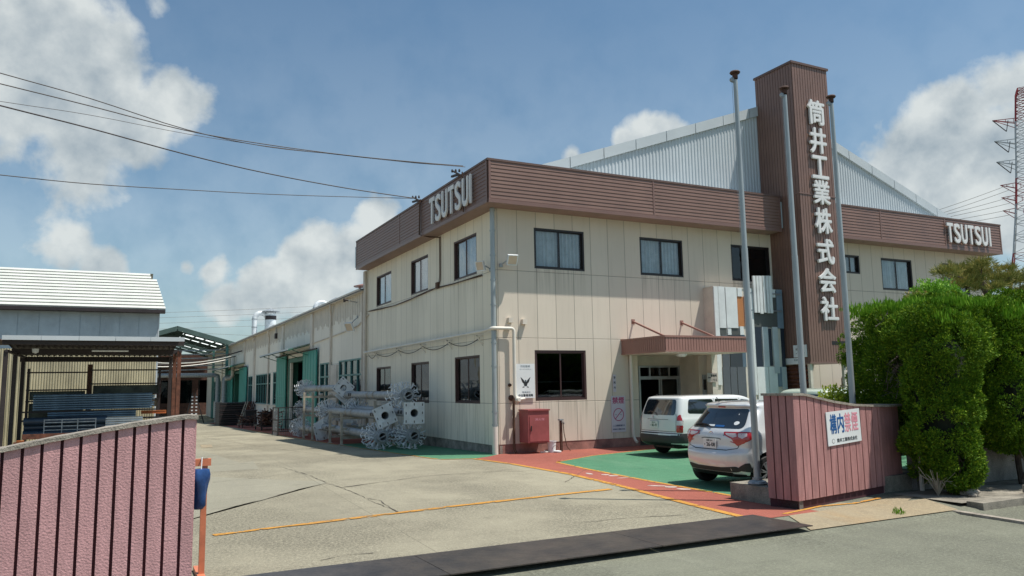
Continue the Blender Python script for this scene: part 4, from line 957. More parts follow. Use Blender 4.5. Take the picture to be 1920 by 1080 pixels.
# ------------------------------------------------------------------ carport / pipe store in front of the shed
cp = empty('storage_canopy', (-10, 9, -.16), 'dark steel lean-to canopy over the pipe racks with a pale front edge', 'canopy')
CY0, CY1 = 9.0, 14.3; X0c, X1c = -12.62, -7.42; ZF, ZB = 3.55, 3.22
mb = MB(); p = .18; n = int((X1c-X0c)/p)
for i in range(n):
    x = X0c+i*p; a = [(x, 0), (x+.05, .045), (x+.11, .045), (x+p, 0)]
    for (u, d), (u2, d2) in zip(a, a[1:]): mb.add([(u, CY0, ZF+d), (u2, CY0, ZF+d2), (u2, CY1, ZB+d2), (u, CY1, ZB+d)], [(0, 1, 2, 3)])
mb.build('roof', 'dark_steel', cp)
mb = MB()
for k in range(5):
    x0 = X0c+(X1c-X0c)*k/5; mb.box(x0+.005, CY0-.06, ZF-.03, X0c+(X1c-X0c)*(k+1)/5-.005, CY0, ZF+.11)
mb.build('front_edge', 'white_metal', cp)
mb = MB(); mb.box(X0c, CY0+.1, ZF-.16, X1c, CY0+.2, ZF-.01); mb.box(X0c, CY1-.2, ZB-.2, X1c, CY1-.1, ZB-.01); mb.box(X0c, 11.5, 3.18, X1c, 11.6, 3.37)
for x in (X0c+.1, X1c-.15): mb.box(x, CY0, 3.15, x+.08, CY1, 3.22)
mb.build('beam', 'dark_steel', cp)
for (x, y, m0) in ((-12.5, 9.1, 'dark_steel'), (-12.5, 11.5, 'dark_steel'), (-12.5, 14.0, 'dark_steel'), (-7.56, 9.1, 'rust'), (-7.56, 11.5, 'rust'), (-7.56, 14.0, 'dark_steel')):
    mb = MB(); mb.box(x-.06, y-.06, gz(y)-.05, x+.06, y+.06, 3.2); mb.build('post', m0, cp)
mb = MB(); mb.tube([(-10.2, 10.2, 3.25), (-9.1, 10.2, 3.25)], .03, 8); mb.build('tube_lamp', 'sign_white', cp)
mb = MB(); mb.lathe([(0, -.16), (.09, -.12), (.1, 0)], (-11.8, 10.0, 3.3), 14); mb.build('ceiling_lamp', 'sign_white', cp, smooth=True)
# second roof at the far left
cp2 = empty('side_shelter', (-15, 8, -.1), 'brown-roofed shelter cut off by the left edge of the picture', 'shelter')
mb = MB(); mb.add([(-20, 8, 3.62), (-12.85, 8, 3.62), (-13.6, 8, 4.05), (-20, 8, 4.05), (-20, 14, 3.62), (-12.85, 14, 3.62), (-13.6, 14, 4.05), (-20, 14, 4.05)], [(0, 1, 2, 3), (1, 5, 6, 2), (3, 2, 6, 7), (0, 4, 5, 1)]); mb.build('roof', 'wood_brown', cp2)
mb = MB(); mb.box(-12.98, 8.05, -.1, -12.85, 8.2, 3.62); mb.build('post', 'dark_steel', cp2)
mb = MB(); mb.box(-20, 7.95, 3.56, -12.8, 8.0, 3.68); mb.build('gutter', 'retaining', cp2)

# ---- steel stock in the racks
def pipe_x(name, x0, x1, y, z, r, m, lab, cat, grp, n=8, first={}):
    key = (name, round(x1-x0, 1), r, m)
    if key in first:
        c = first[key].copy(); col.objects.link(c)
    else:
        mb = MB(); mb.tube([(-(x1-x0)/2, 0, 0), ((x1-x0)/2, 0, 0)], r, n); c = mb.build(name, m, None, smooth=50, local=True); first[key] = c
    c.location = ((x0+x1)/2, y, z); tag(c, lab, cat, grp); return c
# bundle 1 : upper
for j in range(7):
    for i in range(5):
        pipe_x('steel_pipe', -11.95+.02*i, -8.25+.05*((i*j) % 3), 12.0+i*.13, 1.30+j*.078+(.02 if i % 2 else 0), .034, 'blue_pipe', 'thin blue-grey steel pipe in the upper bundle under the canopy', 'steel pipe', 'thin pipes in the upper bundle')
for j in range(3):
    for i in range(5):
        pipe_x('steel_pipe', -11.5, -8.75, 12.0+i*.12, 1.02+j*.075, .033, 'blue_pipe', 'thin blue-grey steel pipe in the middle bundle under the canopy', 'steel pipe', 'thin pipes in the middle bundle')
for j in range(8):
    for i in range(4):
        pipe_x('steel_pipe', -9.7, -8.55+.25*(j < 5), 10.9+i*.12, .42+j*.078, .034, 'galv_light', 'thin pale steel pipe in the lower right bundle under the canopy', 'steel pipe', 'thin pipes in the lower right bundle')
for j in range(3):
    pipe_x('steel_tube', -12.1, -9.65, 11.0+(j % 2)*.2, .52+j*.21, .125, 'navy_pipe', 'thick navy steel tube, %s of the pile of three' % ['bottom', 'middle', 'top'][j], 'steel tube', 'thick navy tubes in the rack', 14)
fr_ = empty('angle_iron_grid', (-10.6, 10.2, .1), 'grid of pale steel angles leaning in front of the navy tubes', 'steel frame')
mb = MB()
for z in (.55, .67, .79, .91, 1.0): mb.bar((-11.45, 10.2, z), (-9.98, 10.2, z), .03, .03)
for x in (-11.45, -10.95, -10.5, -9.98): mb.bar((x, 10.18, .1), (x, 10.18, 1.02), .03, .03)
mb.build('grid', 'galv', fr_)
for (x0, x1, y, z, m0, lab) in ((-12.0, -9.9, 9.7, .42, 'rust', 'long rust-brown steel channel lying behind the pink gate wall, upper'), (-12.2, -10.4, 9.5, .20, 'rust', 'long rust-brown steel channel lying behind the pink gate wall, lower')):
    mb = MB(); mb.box(x0, y, z, x1, y+.02, z+.16); mb.box(x0, y+.02, z, x1, y+.1, z+.015); mb.box(x0, y+.02, z+.145, x1, y+.1, z+.16); tag(mb.build('steel_channel', m0, None, loc=((x0+x1)/2, y, z)), lab, 'steel channel', 'rust-brown steel channels')
for (x, y, z, l, lab) in ((-8.15, 12.6, 1.05, .85, 'orange steel beam end sticking out right of the pipe bundles'), (-12.0, 9.3, .3, .2, 'small orange block at the left end of the brown channels')):
    mb = MB(); mb.box(x-l/2, y, z, x+l/2, y+.06, z+.02); mb.box(x-l/2, y+.02, z+.02, x+l/2, y+.04, z+.10); mb.box(x-l/2, y, z+.10, x+l/2, y+.06, z+.12); tag(mb.build('orange_beam', 'orange_paint', None, loc=(x, y, z)), lab, 'steel beam')
rk = empty('cantilever_rack', (-9.7, 13, -.2), 'dark steel rack behind the pipe bundles against the yellow wall', 'storage rack')
for x in (-12.3, -10.4, -8.0):
    mb = MB(); mb.box(x, 13.4, -.25, x+(.16 if x == -10.4 else .08), 13.5, 2.75 if x != -10.4 else 2.9); mb.build('upright', 'rust_brown' if x == -10.4 else 'dark_steel', rk)
for i, (a, b, z) in enumerate(((-12.3, -10.4, 2.58), (-10.3, -7.9, 2.66), (-12.3, -10.4, 1.95), (-10.3, -7.9, 2.15), (-12.3, -8.0, 1.55), (-10.3, -7.9, 1.75))):
    mb = MB(); mb.box(a, 13.3, z, b, 13.38, z+.05); mb.build('rail', 'dark_steel', rk)
mb = MB(); mb.box(-12.3, 13.0, .3, -8.0, 13.3, .36); mb.box(-12.3, 12.0, .9, -8.0, 12.08, .96); mb.box(-12.3, 12.0, 1.2, -8.0, 12.08, 1.25); mb.build('shelf_beam', 'dark_steel', rk)
for (a, b, z0, z1, m0) in ((-12.2, -10.45, 1.62, 1.93, 'board_green'), (-10.2, -7.95, 1.80, 2.12, 'board_green'), (-10.2, -7.95, 1.30, 1.62, 'timber'), (-12.2, -10.5, .95, 1.5, 'board_green')):
    if 'board_green' not in MT: mat('board_green', (.10, .12, .10), .7, var=.3, vs=3)
    mb = MB(); mb.box(a, 13.55, z0, b, 13.6, z1); mb.build('backing_board', m0, rk)

# ---- stacked boards, carts and rubbish along the workshop
sb = empty('board_stack', (-1.6, 44, -.79), 'tall stack of dark wooden panels on the yard by the far teal door', 'stack of boards', None)
for k in range(11):
    mb = MB(); z = -.78+k*.16; mb.box(-2.6, 42.6, z, -.35, 45.5, z+.11); mb.box(-2.55, 42.62, z+.11, -2.4, 45.4, z+.158); mb.box(-.6, 42.62, z+.11, -.45, 45.4, z+.158); mb.build('board', 'dark_steel' if k % 2 else 'black', sb)
for k in range(3):
    mb = MB(); y = 42.3-.02*k; x = -.9+k*.28
    mb.bar((x-.45, y-.35, -.75), (x+.2, y+.25, 1.0), .06); mb.bar((x-.3, y-.35, -.75), (x+.35, y+.25, 1.0), .06)
    for j in range(5): t = .1+j*.2; mb.bar((x-.45+.65*t, y-.35+.6*t, -.75+1.75*t), (x-.3+.65*t, y-.35+.6*t, -.75+1.75*t), .04)
    tag(mb.build('ladder_frame', ['timber', 'rust', 'rust_brown'][k], None, loc=(x, y, -.75)), '%s narrow ladder-like frame leaning on the stack of dark panels' % ['pale', 'rust-red', 'dark brown'][k], 'frame', 'narrow frames leaning on the boards')
def cart(name, x, y, w_, l, h, lab, seed, load):
    r = empty(name, (x, y, gz(y)), lab, 'cart', 'loaded carts outside the workshop'); g0 = gz(y); rr = random.Random(seed)
    mb = MB(); mb.box(x-w_/2, y-l/2, g0+.22, x+w_/2, y+l/2, g0+.30)
    mb.build('deck', 'dark_steel', r)
    for sx in (-1, 1):
        for sy in (-1, 1):
            mb = MB(); mb.lathe([(0, -.03), (.11, -.03), (.11, .03), (0, .03)], (x+sx*(w_/2-.08), y+sy*(l/2-.15), g0+.11), 14, 'x'); mb.build('wheel', 'rubber', r)
    for sy in (-1, 1):
        mb = MB(); yy = y+sy*(l/2-.03); mb.box(x-w_/2, yy-.025, g0+.3, x-w_/2+.05, yy+.025, g0+h); mb.box(x+w_/2-.05, yy-.025, g0+.3, x+w_/2, yy+.025, g0+h); mb.box(x-w_/2, yy-.025, g0+h-.05, x+w_/2, yy+.025, g0+h); mb.build('end_frame', 'dark_steel', r)
    mb = MB()
    for k in range(load):
        a = Vector((x+rr.uniform(-.4, .4)*w_, y+rr.uniform(-.4, .4)*l, g0+.33+rr.random()*(h-.3))); d = Vector((rr.uniform(-1, 1), rr.uniform(-1, 1), rr.uniform(-.5, .5))).normalized()*rr.uniform(.15, .4)
        mb.bar(a-d, a+d, rr.uniform(.03, .09), rr.uniform(.02, .08))
    mb.build('scrap_load', 'rust_brown', r)
cart('scrap_cart', -1.3, 29.0, 1.25, 2.6, 1.05, 'dark steel cart heaped with black scrap metal outside the workshop windows', 3, 110)
cart('scrap_cart', -1.5, 36.0, 1.0, 1.8, .7, 'smaller rusty cart in front of the far teal door, left of the black cart', 5, 50)
r = empty('black_drum', (-.7, 41, -.74), 'black square bin standing by the far teal door', 'bin'); mb = MB(); mb.box(-1.1, 39.7, -.72, -.35, 40.5, .35); mb.build('body', 'black', r); mb = MB(); mb.box(-1.15, 39.65, .35, -.3, 40.55, .42); mb.build('lid', 'dark_steel', r)
r = empty('bottle_rack', (-3.2, 55, -1), 'tall dark A-shaped rack with white fittings at the far end of the yard', 'rack')
mb = MB(); mb.bar((-4.1, 55, -1.0), (-3.5, 55, 1.7), .08); mb.bar((-2.5, 55, -1.0), (-3.3, 55, 1.7), .08)
for j in range(6): t = j/6; mb.bar((-4.1+.6*t, 55, -1+2.7*t), (-2.5-.8*t, 55, -1+2.7*t), .05)
mb.build('trestle', 'black', r)
mb = MB()
for j in range(6):
    for i in range(2): t = .3+j*.11; mb.box(-3.6+i*.35, 54.9, -1+2.7*t, -3.45+i*.35, 55.0, -.9+2.7*t)
mb.build('fitting', 'galv_light', r)

# ------------------------------------------------------------------ galvanised columns with spiked drums
def column(x, y, z, length, sgn, spin, lab, wins_=True, plate=.66, drumr=.43):
    """axis along y; drum at the sgn side (sgn=-1: drum faces the camera)"""
    r = empty('steel_column', (x, y, z), lab, 'steel column', 'galvanised columns with spiked drums stacked outside the workshop')
    L2 = length/2; pr_ = .135
    mb = MB(); n = 24
    mb.lathe([(pr_, -L2), (pr_, L2), (pr_*.86, L2), (pr_*.86, -L2), (pr_, -L2)], (0, 0, 0), n, 'y'); mb.build('tube', 'galv', r, smooth=50, local=True)
    yd = sgn*(L2-.42)
    rs = random.Random(int(abs(x*100)+abs(y*10)))
    mb = MB(); mp = MB()
    rings = 5; nb = 11
    for k in range(rings):
        yy = yd-.40+k*.8/(rings-1)
        for j in range(nb):
            a = 2*math.pi*(j+.5*(k % 2))/nb+spin+rs.uniform(-.05, .05); c, s = math.cos(a), math.sin(a); Rr = drumr*rs.uniform(.93, 1.05)
            mb.bar((pr_*c, yy, pr_*s), (Rr*c, yy, Rr*s), .030, .012, up=(0, 1, 0))
            # oval shoe, tilted
            t = Vector((-s, 0, c)); rad = Vector((c, 0, s)); ax = Vector((0, 1, 0)); dirv = (ax*.8+t*.6*(1 if k % 2 else -1)).normalized(); sd = rad.cross(dirv)
            ctr = rad*Rr+ax*yy; hl = .095; hw = .022; pts = []
            for q in range(8): an = 2*math.pi*q/8; pts.append(ctr+dirv*hl*math.cos(an)+sd*hw*math.sin(an))
            mp.add([p+rad*.007 for p in pts]+[p-rad*.007 for p in pts], [tuple(range(8)), tuple(range(15, 7, -1))]+[(i, (i+1) % 8, 8+(i+1) % 8, 8+i) for i in range(8)])
    mb.build('spokes', 'galv_bars', r, local=True); mp.build('spoke_shoes', 'galv_light', r, local=True)
    mb = MB(); ye = yd+sgn*.43; 
    mb.lathe([(pr_*1.02, -.012), (drumr*.55, -.012), (drumr*.55, .012), (pr_*1.02, .012)], (0, ye, 0), 28, 'y'); mb.build('drum_disc', 'galv', r, local=True)
    mb = MB(); mb.lathe([(pr_*.86, 0), (pr_*1.15, 0), (pr_*1.15, sgn*.16), (pr_*.86, sgn*.16), (pr_*.86, 0)], (0, ye+sgn*.0, 0), 24, 'y'); mb.bar((-pr_*.8, ye+sgn*.14, -pr_*.4), (pr_*.8, ye+sgn*.14, pr_*.4), .03, .012, up=(0, 1, 0)); mb.build('collar', 'galv', r, local=True, smooth=50)
    mb = MB(); mb.lathe([(0, 0), (pr_*.85, 0)], (0, ye-sgn*.25, 0), 20, 'y'); mb.build('bore_shade', 'black', r, local=True)  # black disc set in the bore stands in for the shade inside
    # base plate at the other end: square ring with slots
    yp = -sgn*(L2+.01); h = plate/2; ca, sa = math.cos(spin*1.7), math.sin(spin*1.7)
    def fn(u, v, d): return (u*ca-v*sa, yp+d, u*sa+v*ca)
    mb = MB(); n = 32; inn = [(pr_*.92*math.cos(2*math.pi*i/n), pr_*.92*math.sin(2*math.pi*i/n)) for i in range(n)]
    out_ = []
    for i in range(n):
        c, s = math.cos(2*math.pi*i/n), math.sin(2*math.pi*i/n); k = h/max(abs(c), abs(s)); out_.append((c*k, s*k))
    for d in (-.015, .015): mb.add([fn(*p, d) for p in inn]+[fn(*p, d) for p in out_], [(i, (i+1) % n, n+(i+1) % n, n+i) for i in range(n)])
    mb.add([fn(*p, -.015) for p in out_]+[fn(*p, .015) for p in out_], [(i, (i+1) % n, n+(i+1) % n, n+i) for i in range(n)])
    mb.build('base_plate', 'galv_light', r, local=True)
    mb = MB()
    for (u, v) in ((-.8, -.75), (0, -.8), (.8, -.75), (-.8, .75), (0, .8), (.8, .75), (-.8, 0), (.8, 0)): mb.prism([(u*h-.014, v*h-.035), (u*h+.014, v*h-.035), (u*h+.014, v*h+.035), (u*h-.014, v*h+.035)], fn, .0155*sgn*-1-.001, .0155*sgn*-1+.001)
    mb.build('bolt_slot', 'black', r, local=True)
    mb = MB()
    for k in range(4):
        a = k*math.pi/2+spin; mb.add([(pr_*math.cos(a), yp*.995, pr_*math.sin(a)), (h*.9*math.cos(a), yp*.995, h*.9*math.sin(a)), (pr_*math.cos(a), yp+sgn*.28, pr_*math.sin(a))], [(0, 1, 2)])
    mb.build('gusset', 'galv_light', r, local=True)
    if wins_:
        mb = MB(); yw = yp+sgn*.75
        for q in (0, .26):
            a0 = math.pi-.1; P = []
            for t in (-.42, -.2, 0, .2, .42): P.append(a0+t)
            vs = []; 
            for a in P:
                vs += [((pr_+.004)*math.cos(a), yw+sgn*q, (pr_+.004)*math.sin(a)), ((pr_+.004)*math.cos(a), yw+sgn*(q+.2), (pr_+.004)*math.sin(a))]
            mb.add(vs, [(2*i, 2*i+2, 2*i+3, 2*i+1) for i in range(4)])
        mb.build('hand_hole', 'black', r, local=True)
    mb = MB()
    for yy in (-.35, .35):
        mb.lathe([(pr_+.012, -.05), (pr_+.02, 0), (pr_+.012, .05)], (0, yy, 0), 18, 'y')
    mb.build('wrap', 'timber', r, local=True)
    return r
column(-1.88, 8.45, .33, 7.6, -1, .3, 'galvanised column with its spiked drum toward the street, lowest and nearest the yard')
column(-1.08, 7.75, .36, 7.6, -1, .9, 'galvanised column with its spiked drum toward the street, lowest and nearest the wall')
column(-1.75, 8.7, .98, 8.0, 1, .22, 'galvanised column whose tilted square plate faces the street, left of the two upright plates', True)
column(-1.20, 7.0, 1.07, 7.0, 1, .0, 'galvanised column whose upright square plate faces the street, right of the two plates')
column(-1.15, 8.0, 1.60, 7.4, -1, .5, 'galvanised column topping the near stack, spiked drum toward the street')
column(-1.85, 15.1, .12, 4.8, 1, .15, 'galvanised column on the ground of the far stack, drum away from the street')
column(-1.10, 17.0, .88, 7.0, 1, .7, 'galvanised column in the middle of the far stack')
column(-1.30, 15.4, 1.88, 7.6, 1, .5, 'galvanised column on top of the far stack, its dark plate leaning by the window')
def rack(x0, x1, y, zt, lab, m1='timber'):
    r = empty('pipe_rack', ((x0+x1)/2, y, gz(y)), lab, 'rack', 'racks carrying the galvanised columns')
    for x in (x0, x1):
        mb = MB(); mb.box(x-.04, y-.04, gz(y), x+.04, y+.04, zt); mb.build('post', m1, r)
        mb = MB(); mb.box(x-.08, y-.08, gz(y), x+.08, y+.08, gz(y)+.03); mb.build('foot', m1, r)
    for z in (gz(y)+.25, (gz(y)+zt)/2, zt-.2):
        mb = MB(); mb.box(x0+.04, y-.03, z-.04, x1-.04, y+.03, z+.04); mb.build('rail', m1, r)
        mb = MB()
        for q in range(1):
            xc = x0+(x1-x0)*.5; mb.lathe([(.0, -.1), (.055, -.08), (.06, 0), (.055, .08), (0, .1)], (xc, y, z+.09), 10, 'x')
        mb.build('padding', 'cream_paint', r, smooth=50)
rack(-2.18, -.75, 10.1, 1.0, 'pale rack under the middle of the near stack, left one')
rack(-2.18, -.78, 8.4, 1.0, 'pale rack under the near stack, closest to the street')
rack(-2.15, -.7, 14.9, 1.72, 'tall pale rack holding up the far stack, left one')
rack(-2.15, -.7, 13.2, 1.72, 'tall pale rack holding up the far stack, right one')
rack(-1.5, -.85, 6.6, 1.42, 'narrow pale rack near the wall under the topmost near column')
gc = empty('mesh_cage', (-1.9, 19.4, -.36), 'dark mesh cage standing left of the far column stack', 'cage')
mb = MB()
for (x, y) in ((-2.5, 19), (-1.3, 19), (-2.5, 20.4), (-1.3, 20.4)): mb.box(x-.03, y-.03, gz(19), x+.03, y+.03, 1.0)
for z in (-.15, .4, .97): mb.box(-2.5, 18.98, z, -1.3, 19.02, z+.04); mb.box(-2.52, 19, z, -2.48, 20.4, z+.04); mb.box(-1.32, 19, z, -1.28, 20.4, z+.04)
mb.build('frame', 'dark_steel', gc)
mb = MB()
for k in range(12): mb.box(-2.5+k*.1, 18.99, -.34, -2.492+k*.1, 19.0, .97); mb.box(-2.5, 19+k*.12, -.34, -2.49, 19.008+k*.12, .97)
for k in range(11): mb.box(-2.5, 18.985, -.34+k*.12, -1.3, 18.99, -.332+k*.12)
mb.build('mesh', 'galv', gc)
# ------------------------------------------------------------------ gate walls
def crv(pts, x):
    for (a, za), (b, zb) in zip(pts, pts[1:]):
        if a <= x <= b: return za+(zb-za)*(x-a)/(b-a)
    return pts[0][1] if x < pts[0][0] else pts[-1][1]
def gate_wall(name, lab, fr, L, top, th, gro, m0, gw=.022, base=.0, plain=None, end_groove=True):
    r = empty(name, fr(0, 0, 0), lab, 'wall')
    # body slabs between grooves (d from 0 backwards)
    mb = MB(); us = [0]+gro+[L]; N_ = 0
    edges = []
    for i in range(len(us)-1):
        a = us[i]+(gw/2 if i else 0); b = us[i+1]-(gw/2 if i < len(us)-2 else 0); edges.append((a, b))
    for a, b in edges:
        k = max(1, int((b-a)/.1)); P = [(a, base), (b, base)]+[(b-(b-a)*j/k, crv(top, b-(b-a)*j/k)) for j in range(k+1)]
        mb.prism(P, fr, -.03, 0)
    mb.build('plaster_rib', m0, r)
    mb = MB(); k = 40; P = [(0, base-.12), (L, base-.12)]+[(L-L*j/k, crv(top, L-L*j/k)-.002) for j in range(k+1)]
    mb.prism(P, fr, -th, -.031); mb.build('core', 'groove', r)
    return r
# left wall (front plane y=-11.3, its right end at x=-8.66)
LW = Fr((-14.5, -11.3, 0), (1, 0, 0), (0, -1, 0))
ltop = [(x+14.5, z) for x, z in ((-14.5, 1.12), (-12, 1.18), (-11, 1.25), (-10.21, 1.355), (-9.82, 1.43), (-9.41, 1.50), (-9.11, 1.545), (-8.88, 1.575), (-8.74, 1.59), (-8.66, 1.585))]
gx = [-8.775-.137*k-.0 for k in range(40)]; gx = [-8.77, -8.91, -9.055, -9.18, -9.325, -9.46, -9.605, -9.75, -9.90, -10.045, -10.19]+[-10.335-.147*k for k in range(27)]
w1 = gate_wall('gate_wall', 'mauve-pink ribbed gate wall in the left foreground with a grey coping that rises to the gateway', LW, 5.84, ltop, .30, sorted(x+14.5 for x in gx if x > -14.4), 'plaster_pink', .026, base=-.05)
mb = MB(); k = 60; pts = [(5.84+.02-5.86*j/k) for j in range(k+1)]
mb.prism([(u, crv(ltop, u)+.035+random.uniform(0, .004)) for u in pts]+[(u, crv(ltop, u)-.001) for u in pts[::-1]], LW, -.33, .022); mb.build('coping', 'coping', w1)
mb = MB(); mb.box(-8.69, -11.55, -.1, -8.655, -11.27, 1.58) if False else mb.box(-8.665, -11.60+.31, -.1, -8.652, -11.0, 1.58); mb.build('end_face', 'plaster_pink', w1)
mb = MB()
for (a, b) in ((103, 863), (205, 845), (300, 826), (95, 997), (198, 988), (298, 975)):
    x, z = Fp(a, b, -11.3); mb.lathe([(0, .004), (.012, .004), (.012, 0)], (x, -11.301, z), 10, 'y')
tag(mb.build('form_hole', 'groove', w1), kind='stuff')
# right wall
a_, b_ = Vector((-.49, -10.95, 0)), Vector((1.92, -10.495, 0)); ud = (b_-a_).normalized(); nd = Vector((ud.y, -ud.x, 0))
RW = Fr(a_, ud, nd)
def ru(x): return (x+.49)/ud.x
rtop = [(0, 1.64), (.2, 1.635), (.35, 1.62), (.58, 1.58), (1.02, 1.51), (1.64, 1.44), (2.3, 1.41), (2.7, 1.395)]
gro = []; u = .14
for k in range(13): gro.append(u); u += .187
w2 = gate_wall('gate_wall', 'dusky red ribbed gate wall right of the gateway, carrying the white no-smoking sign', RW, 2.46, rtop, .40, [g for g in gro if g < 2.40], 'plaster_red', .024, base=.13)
NLf = Fr(a_-nd*.0, -nd, -ud)   # left face, u runs away from the street
mb = MB(); W_ = .50
for i in range(4):
    a, b = i*W_/4+(.011 if i else 0), (i+1)*W_/4-(.011 if i < 3 else 0); mb.prism([(a, .13), (b, .13), (b, 1.64), (a, 1.64)], NLf, 0, .028)
mb.build('plaster_rib', 'plaster_red', w2)
P0 = a_; mb = MB()
mb.prism([(.034, .0), (W_, .0), (W_, 1.636), (.034, 1.636)], NLf, -.12, -.002); mb.build('core', 'groove', w2)
mb = MB(); mb.prism([(0.0, -.1), (2.47, -.1), (2.47, .128), (0.0, .128)], RW, -.38, -.035); mb.prism([(.02, -.1), (W_-.02, -.1), (W_-.02, .128), (.02, .128)], NLf, -.1, -.005); mb.build('plinth', 'retaining', w2)
mb = MB(); k = 40; pts = [3.20-3.25*j/k for j in range(k+1)]
mb.prism([(u, crv(rtop, max(u, 0))+.035) for u in pts]+[(u, crv(rtop, max(u, 0))-.001) for u in pts[::-1]], RW, -.53, .02); mb.build('coping', 'coping', w2)
mb = MB(); mb.prism([(2.47, -.05), (3.19, -.05), (3.19, 1.39), (2.47, 1.40)], RW, -.42, -.06); mb.build('end_pier', 'plaster_red', w2)
# no smoking sign on the right wall
def sign_on(fr, u0, v0, u1, v1, d, name, lab, cat='sign', m0='sign_white', tilt=0., edge='alu', th=.012):
    c = fr((u0+u1)/2, (v0+v1)/2, d); r = empty(name, c, lab, cat)
    w_, h_ = (u1-u0), (v1-v0); rt = fr.u; ct, st = math.cos(tilt), math.sin(tilt); up = Vector((0, 0, 1))
    R_ = rt*ct+up*st; U_ = up*ct-rt*st
    def fn(u, v, dd): return Vector(c)+R_*u+U_*v+fr.n*dd
    mb = MB(); mb.prism([(-w_/2, -h_/2), (w_/2, -h_/2), (w_/2, h_/2), (-w_/2, h_/2)], fn, -th, 0); mb.build('board', m0, r)
    return r, fn, R_, U_
r, fn, R_, U_ = sign_on(RW, ru(.30), .875, ru(1.26), 1.385, .018, 'no_smoking_sign', 'white sign with blue and faded pink lettering fixed to the red gate wall', tilt=.035)
sw = .94
for ch, x0, m0 in (('構', -.30, 'ink_blue'), ('内', -.09, 'ink_blue'), ('禁', .12, 'ink_pink'), ('煙', .33, 'ink_pink')):
    text('lettering', ch, fn(x0-.01, .065, .001), R_, U_, 0, m0, r, .003, .006, squeeze=(.19, .30))
text('lettering', '筒井工業株式会社', fn(.06, -.19, .001), R_, U_, 0, 'ink', r, .002, .001, squeeze=(.60, .062))
mb = MB()
for rr, r2 in ((.034, .029), ): mb.prism([(-.34+rr*math.cos(2*math.pi*i/20)*1.25, -.19+rr*math.sin(2*math.pi*i/20)) for i in range(20)], fn, .0012, .0016)
mb.build('emblem', 'ink', r); mb = MB(); mb.prism([(-.34+.028*math.cos(2*math.pi*i/20)*1.25, -.19+.028*math.sin(2*math.pi*i/20)) for i in range(20)], fn, .0022, .0026); mb.prism([(-.345, -.205), (-.335, -.205), (-.335, -.175), (-.345, -.175)], fn, .003, .0034)
mb.build('emblem', ['sign_white'], r)
# plinth and flagpoles
pl = MB(); pl.box(-.52, -10.42, -.05, 3.3, -9.55, .26); P_ = pl.build('flagpole_plinth', 'concrete_old', None, loc=(.8, -10, 0)); tag(P_, 'low stained concrete plinth carrying the three flagpoles behind the red gate wall', 'plinth')
for (x, y, h, lab) in ((-.49+.12, -10.0, 6.97, 'tall grey flagpole nearest the gateway, leftmost of three'), (1.02, -9.75, 7.02, 'tall grey flagpole in front of the sign tower, middle of three'), (2.2, -9.75, 7.05, 'tall grey flagpole beside the hedge, rightmost of three')):
    r = empty('flagpole', (x, y, .26), lab, 'flagpole', 'flagpoles behind the right gate wall')
    mb = MB(); mb.tube([(x, y, .26), (x, y, 4.0)], .053, 18, r1=.048); mb.tube([(x, y, 4.0), (x, y, h-.12)], .043, 18, r1=.036); mb.build('pole', 'pole_paint', r, smooth=50)
    mb = MB(); mb.lathe([(0, .0), (.13, .0), (.15, .02), (.13, .05), (.075, .07), (.075, .10), (.06, .10)], (x, y, .262), 22); mb.build('base_flange', 'galv', r, smooth=30)
    mb = MB(); mb.lathe([(0, .0), (.075, -.012), (.088, .008), (.075, .028), (.03, .042), (0, .045)], (x, y, h), 20); mb.lathe([(.045, -.1), (.045, -.01)], (x, y, h), 14); mb.build('truck', 'rust_brown', r, smooth=40)
    mb = MB(); mb.lathe([(0, -.02), (.035, -.02), (.035, .02), (0, .02)], (x-.075, y, h-.13), 12, 'y'); mb.box(x-.09, y-.012, h-.17, x-.03, y+.012, h-.09); mb.build('pulley', 'galv', r)
    mb = MB(); mb.tube([(x-.075, y, h-.13), (x-.075, y-.0, 1.5)], .004, 4); mb.build('halyard', 'galv', r)

# ------------------------------------------------------------------ retaining wall, kerb stones
mb = MB()
for k in range(6):
    x0 = 2.68+k*1.9; mb.box(x0, -10.52, -.1, x0+1.89, -10.36, .74)
tag(mb.build('retaining_wall', 'retaining', None, loc=(4, -10.5, 0)), 'low grey concrete retaining wall under the hedge', 'wall')
mb = MB(); mb.box(3.55, -12.0, .036, 4.9, -11.72, .15); tag(mb.build('kerb_block', 'coping', None, loc=(4, -11.8, .03)), 'short pale kerb block at the right edge of the picture', 'kerb block')
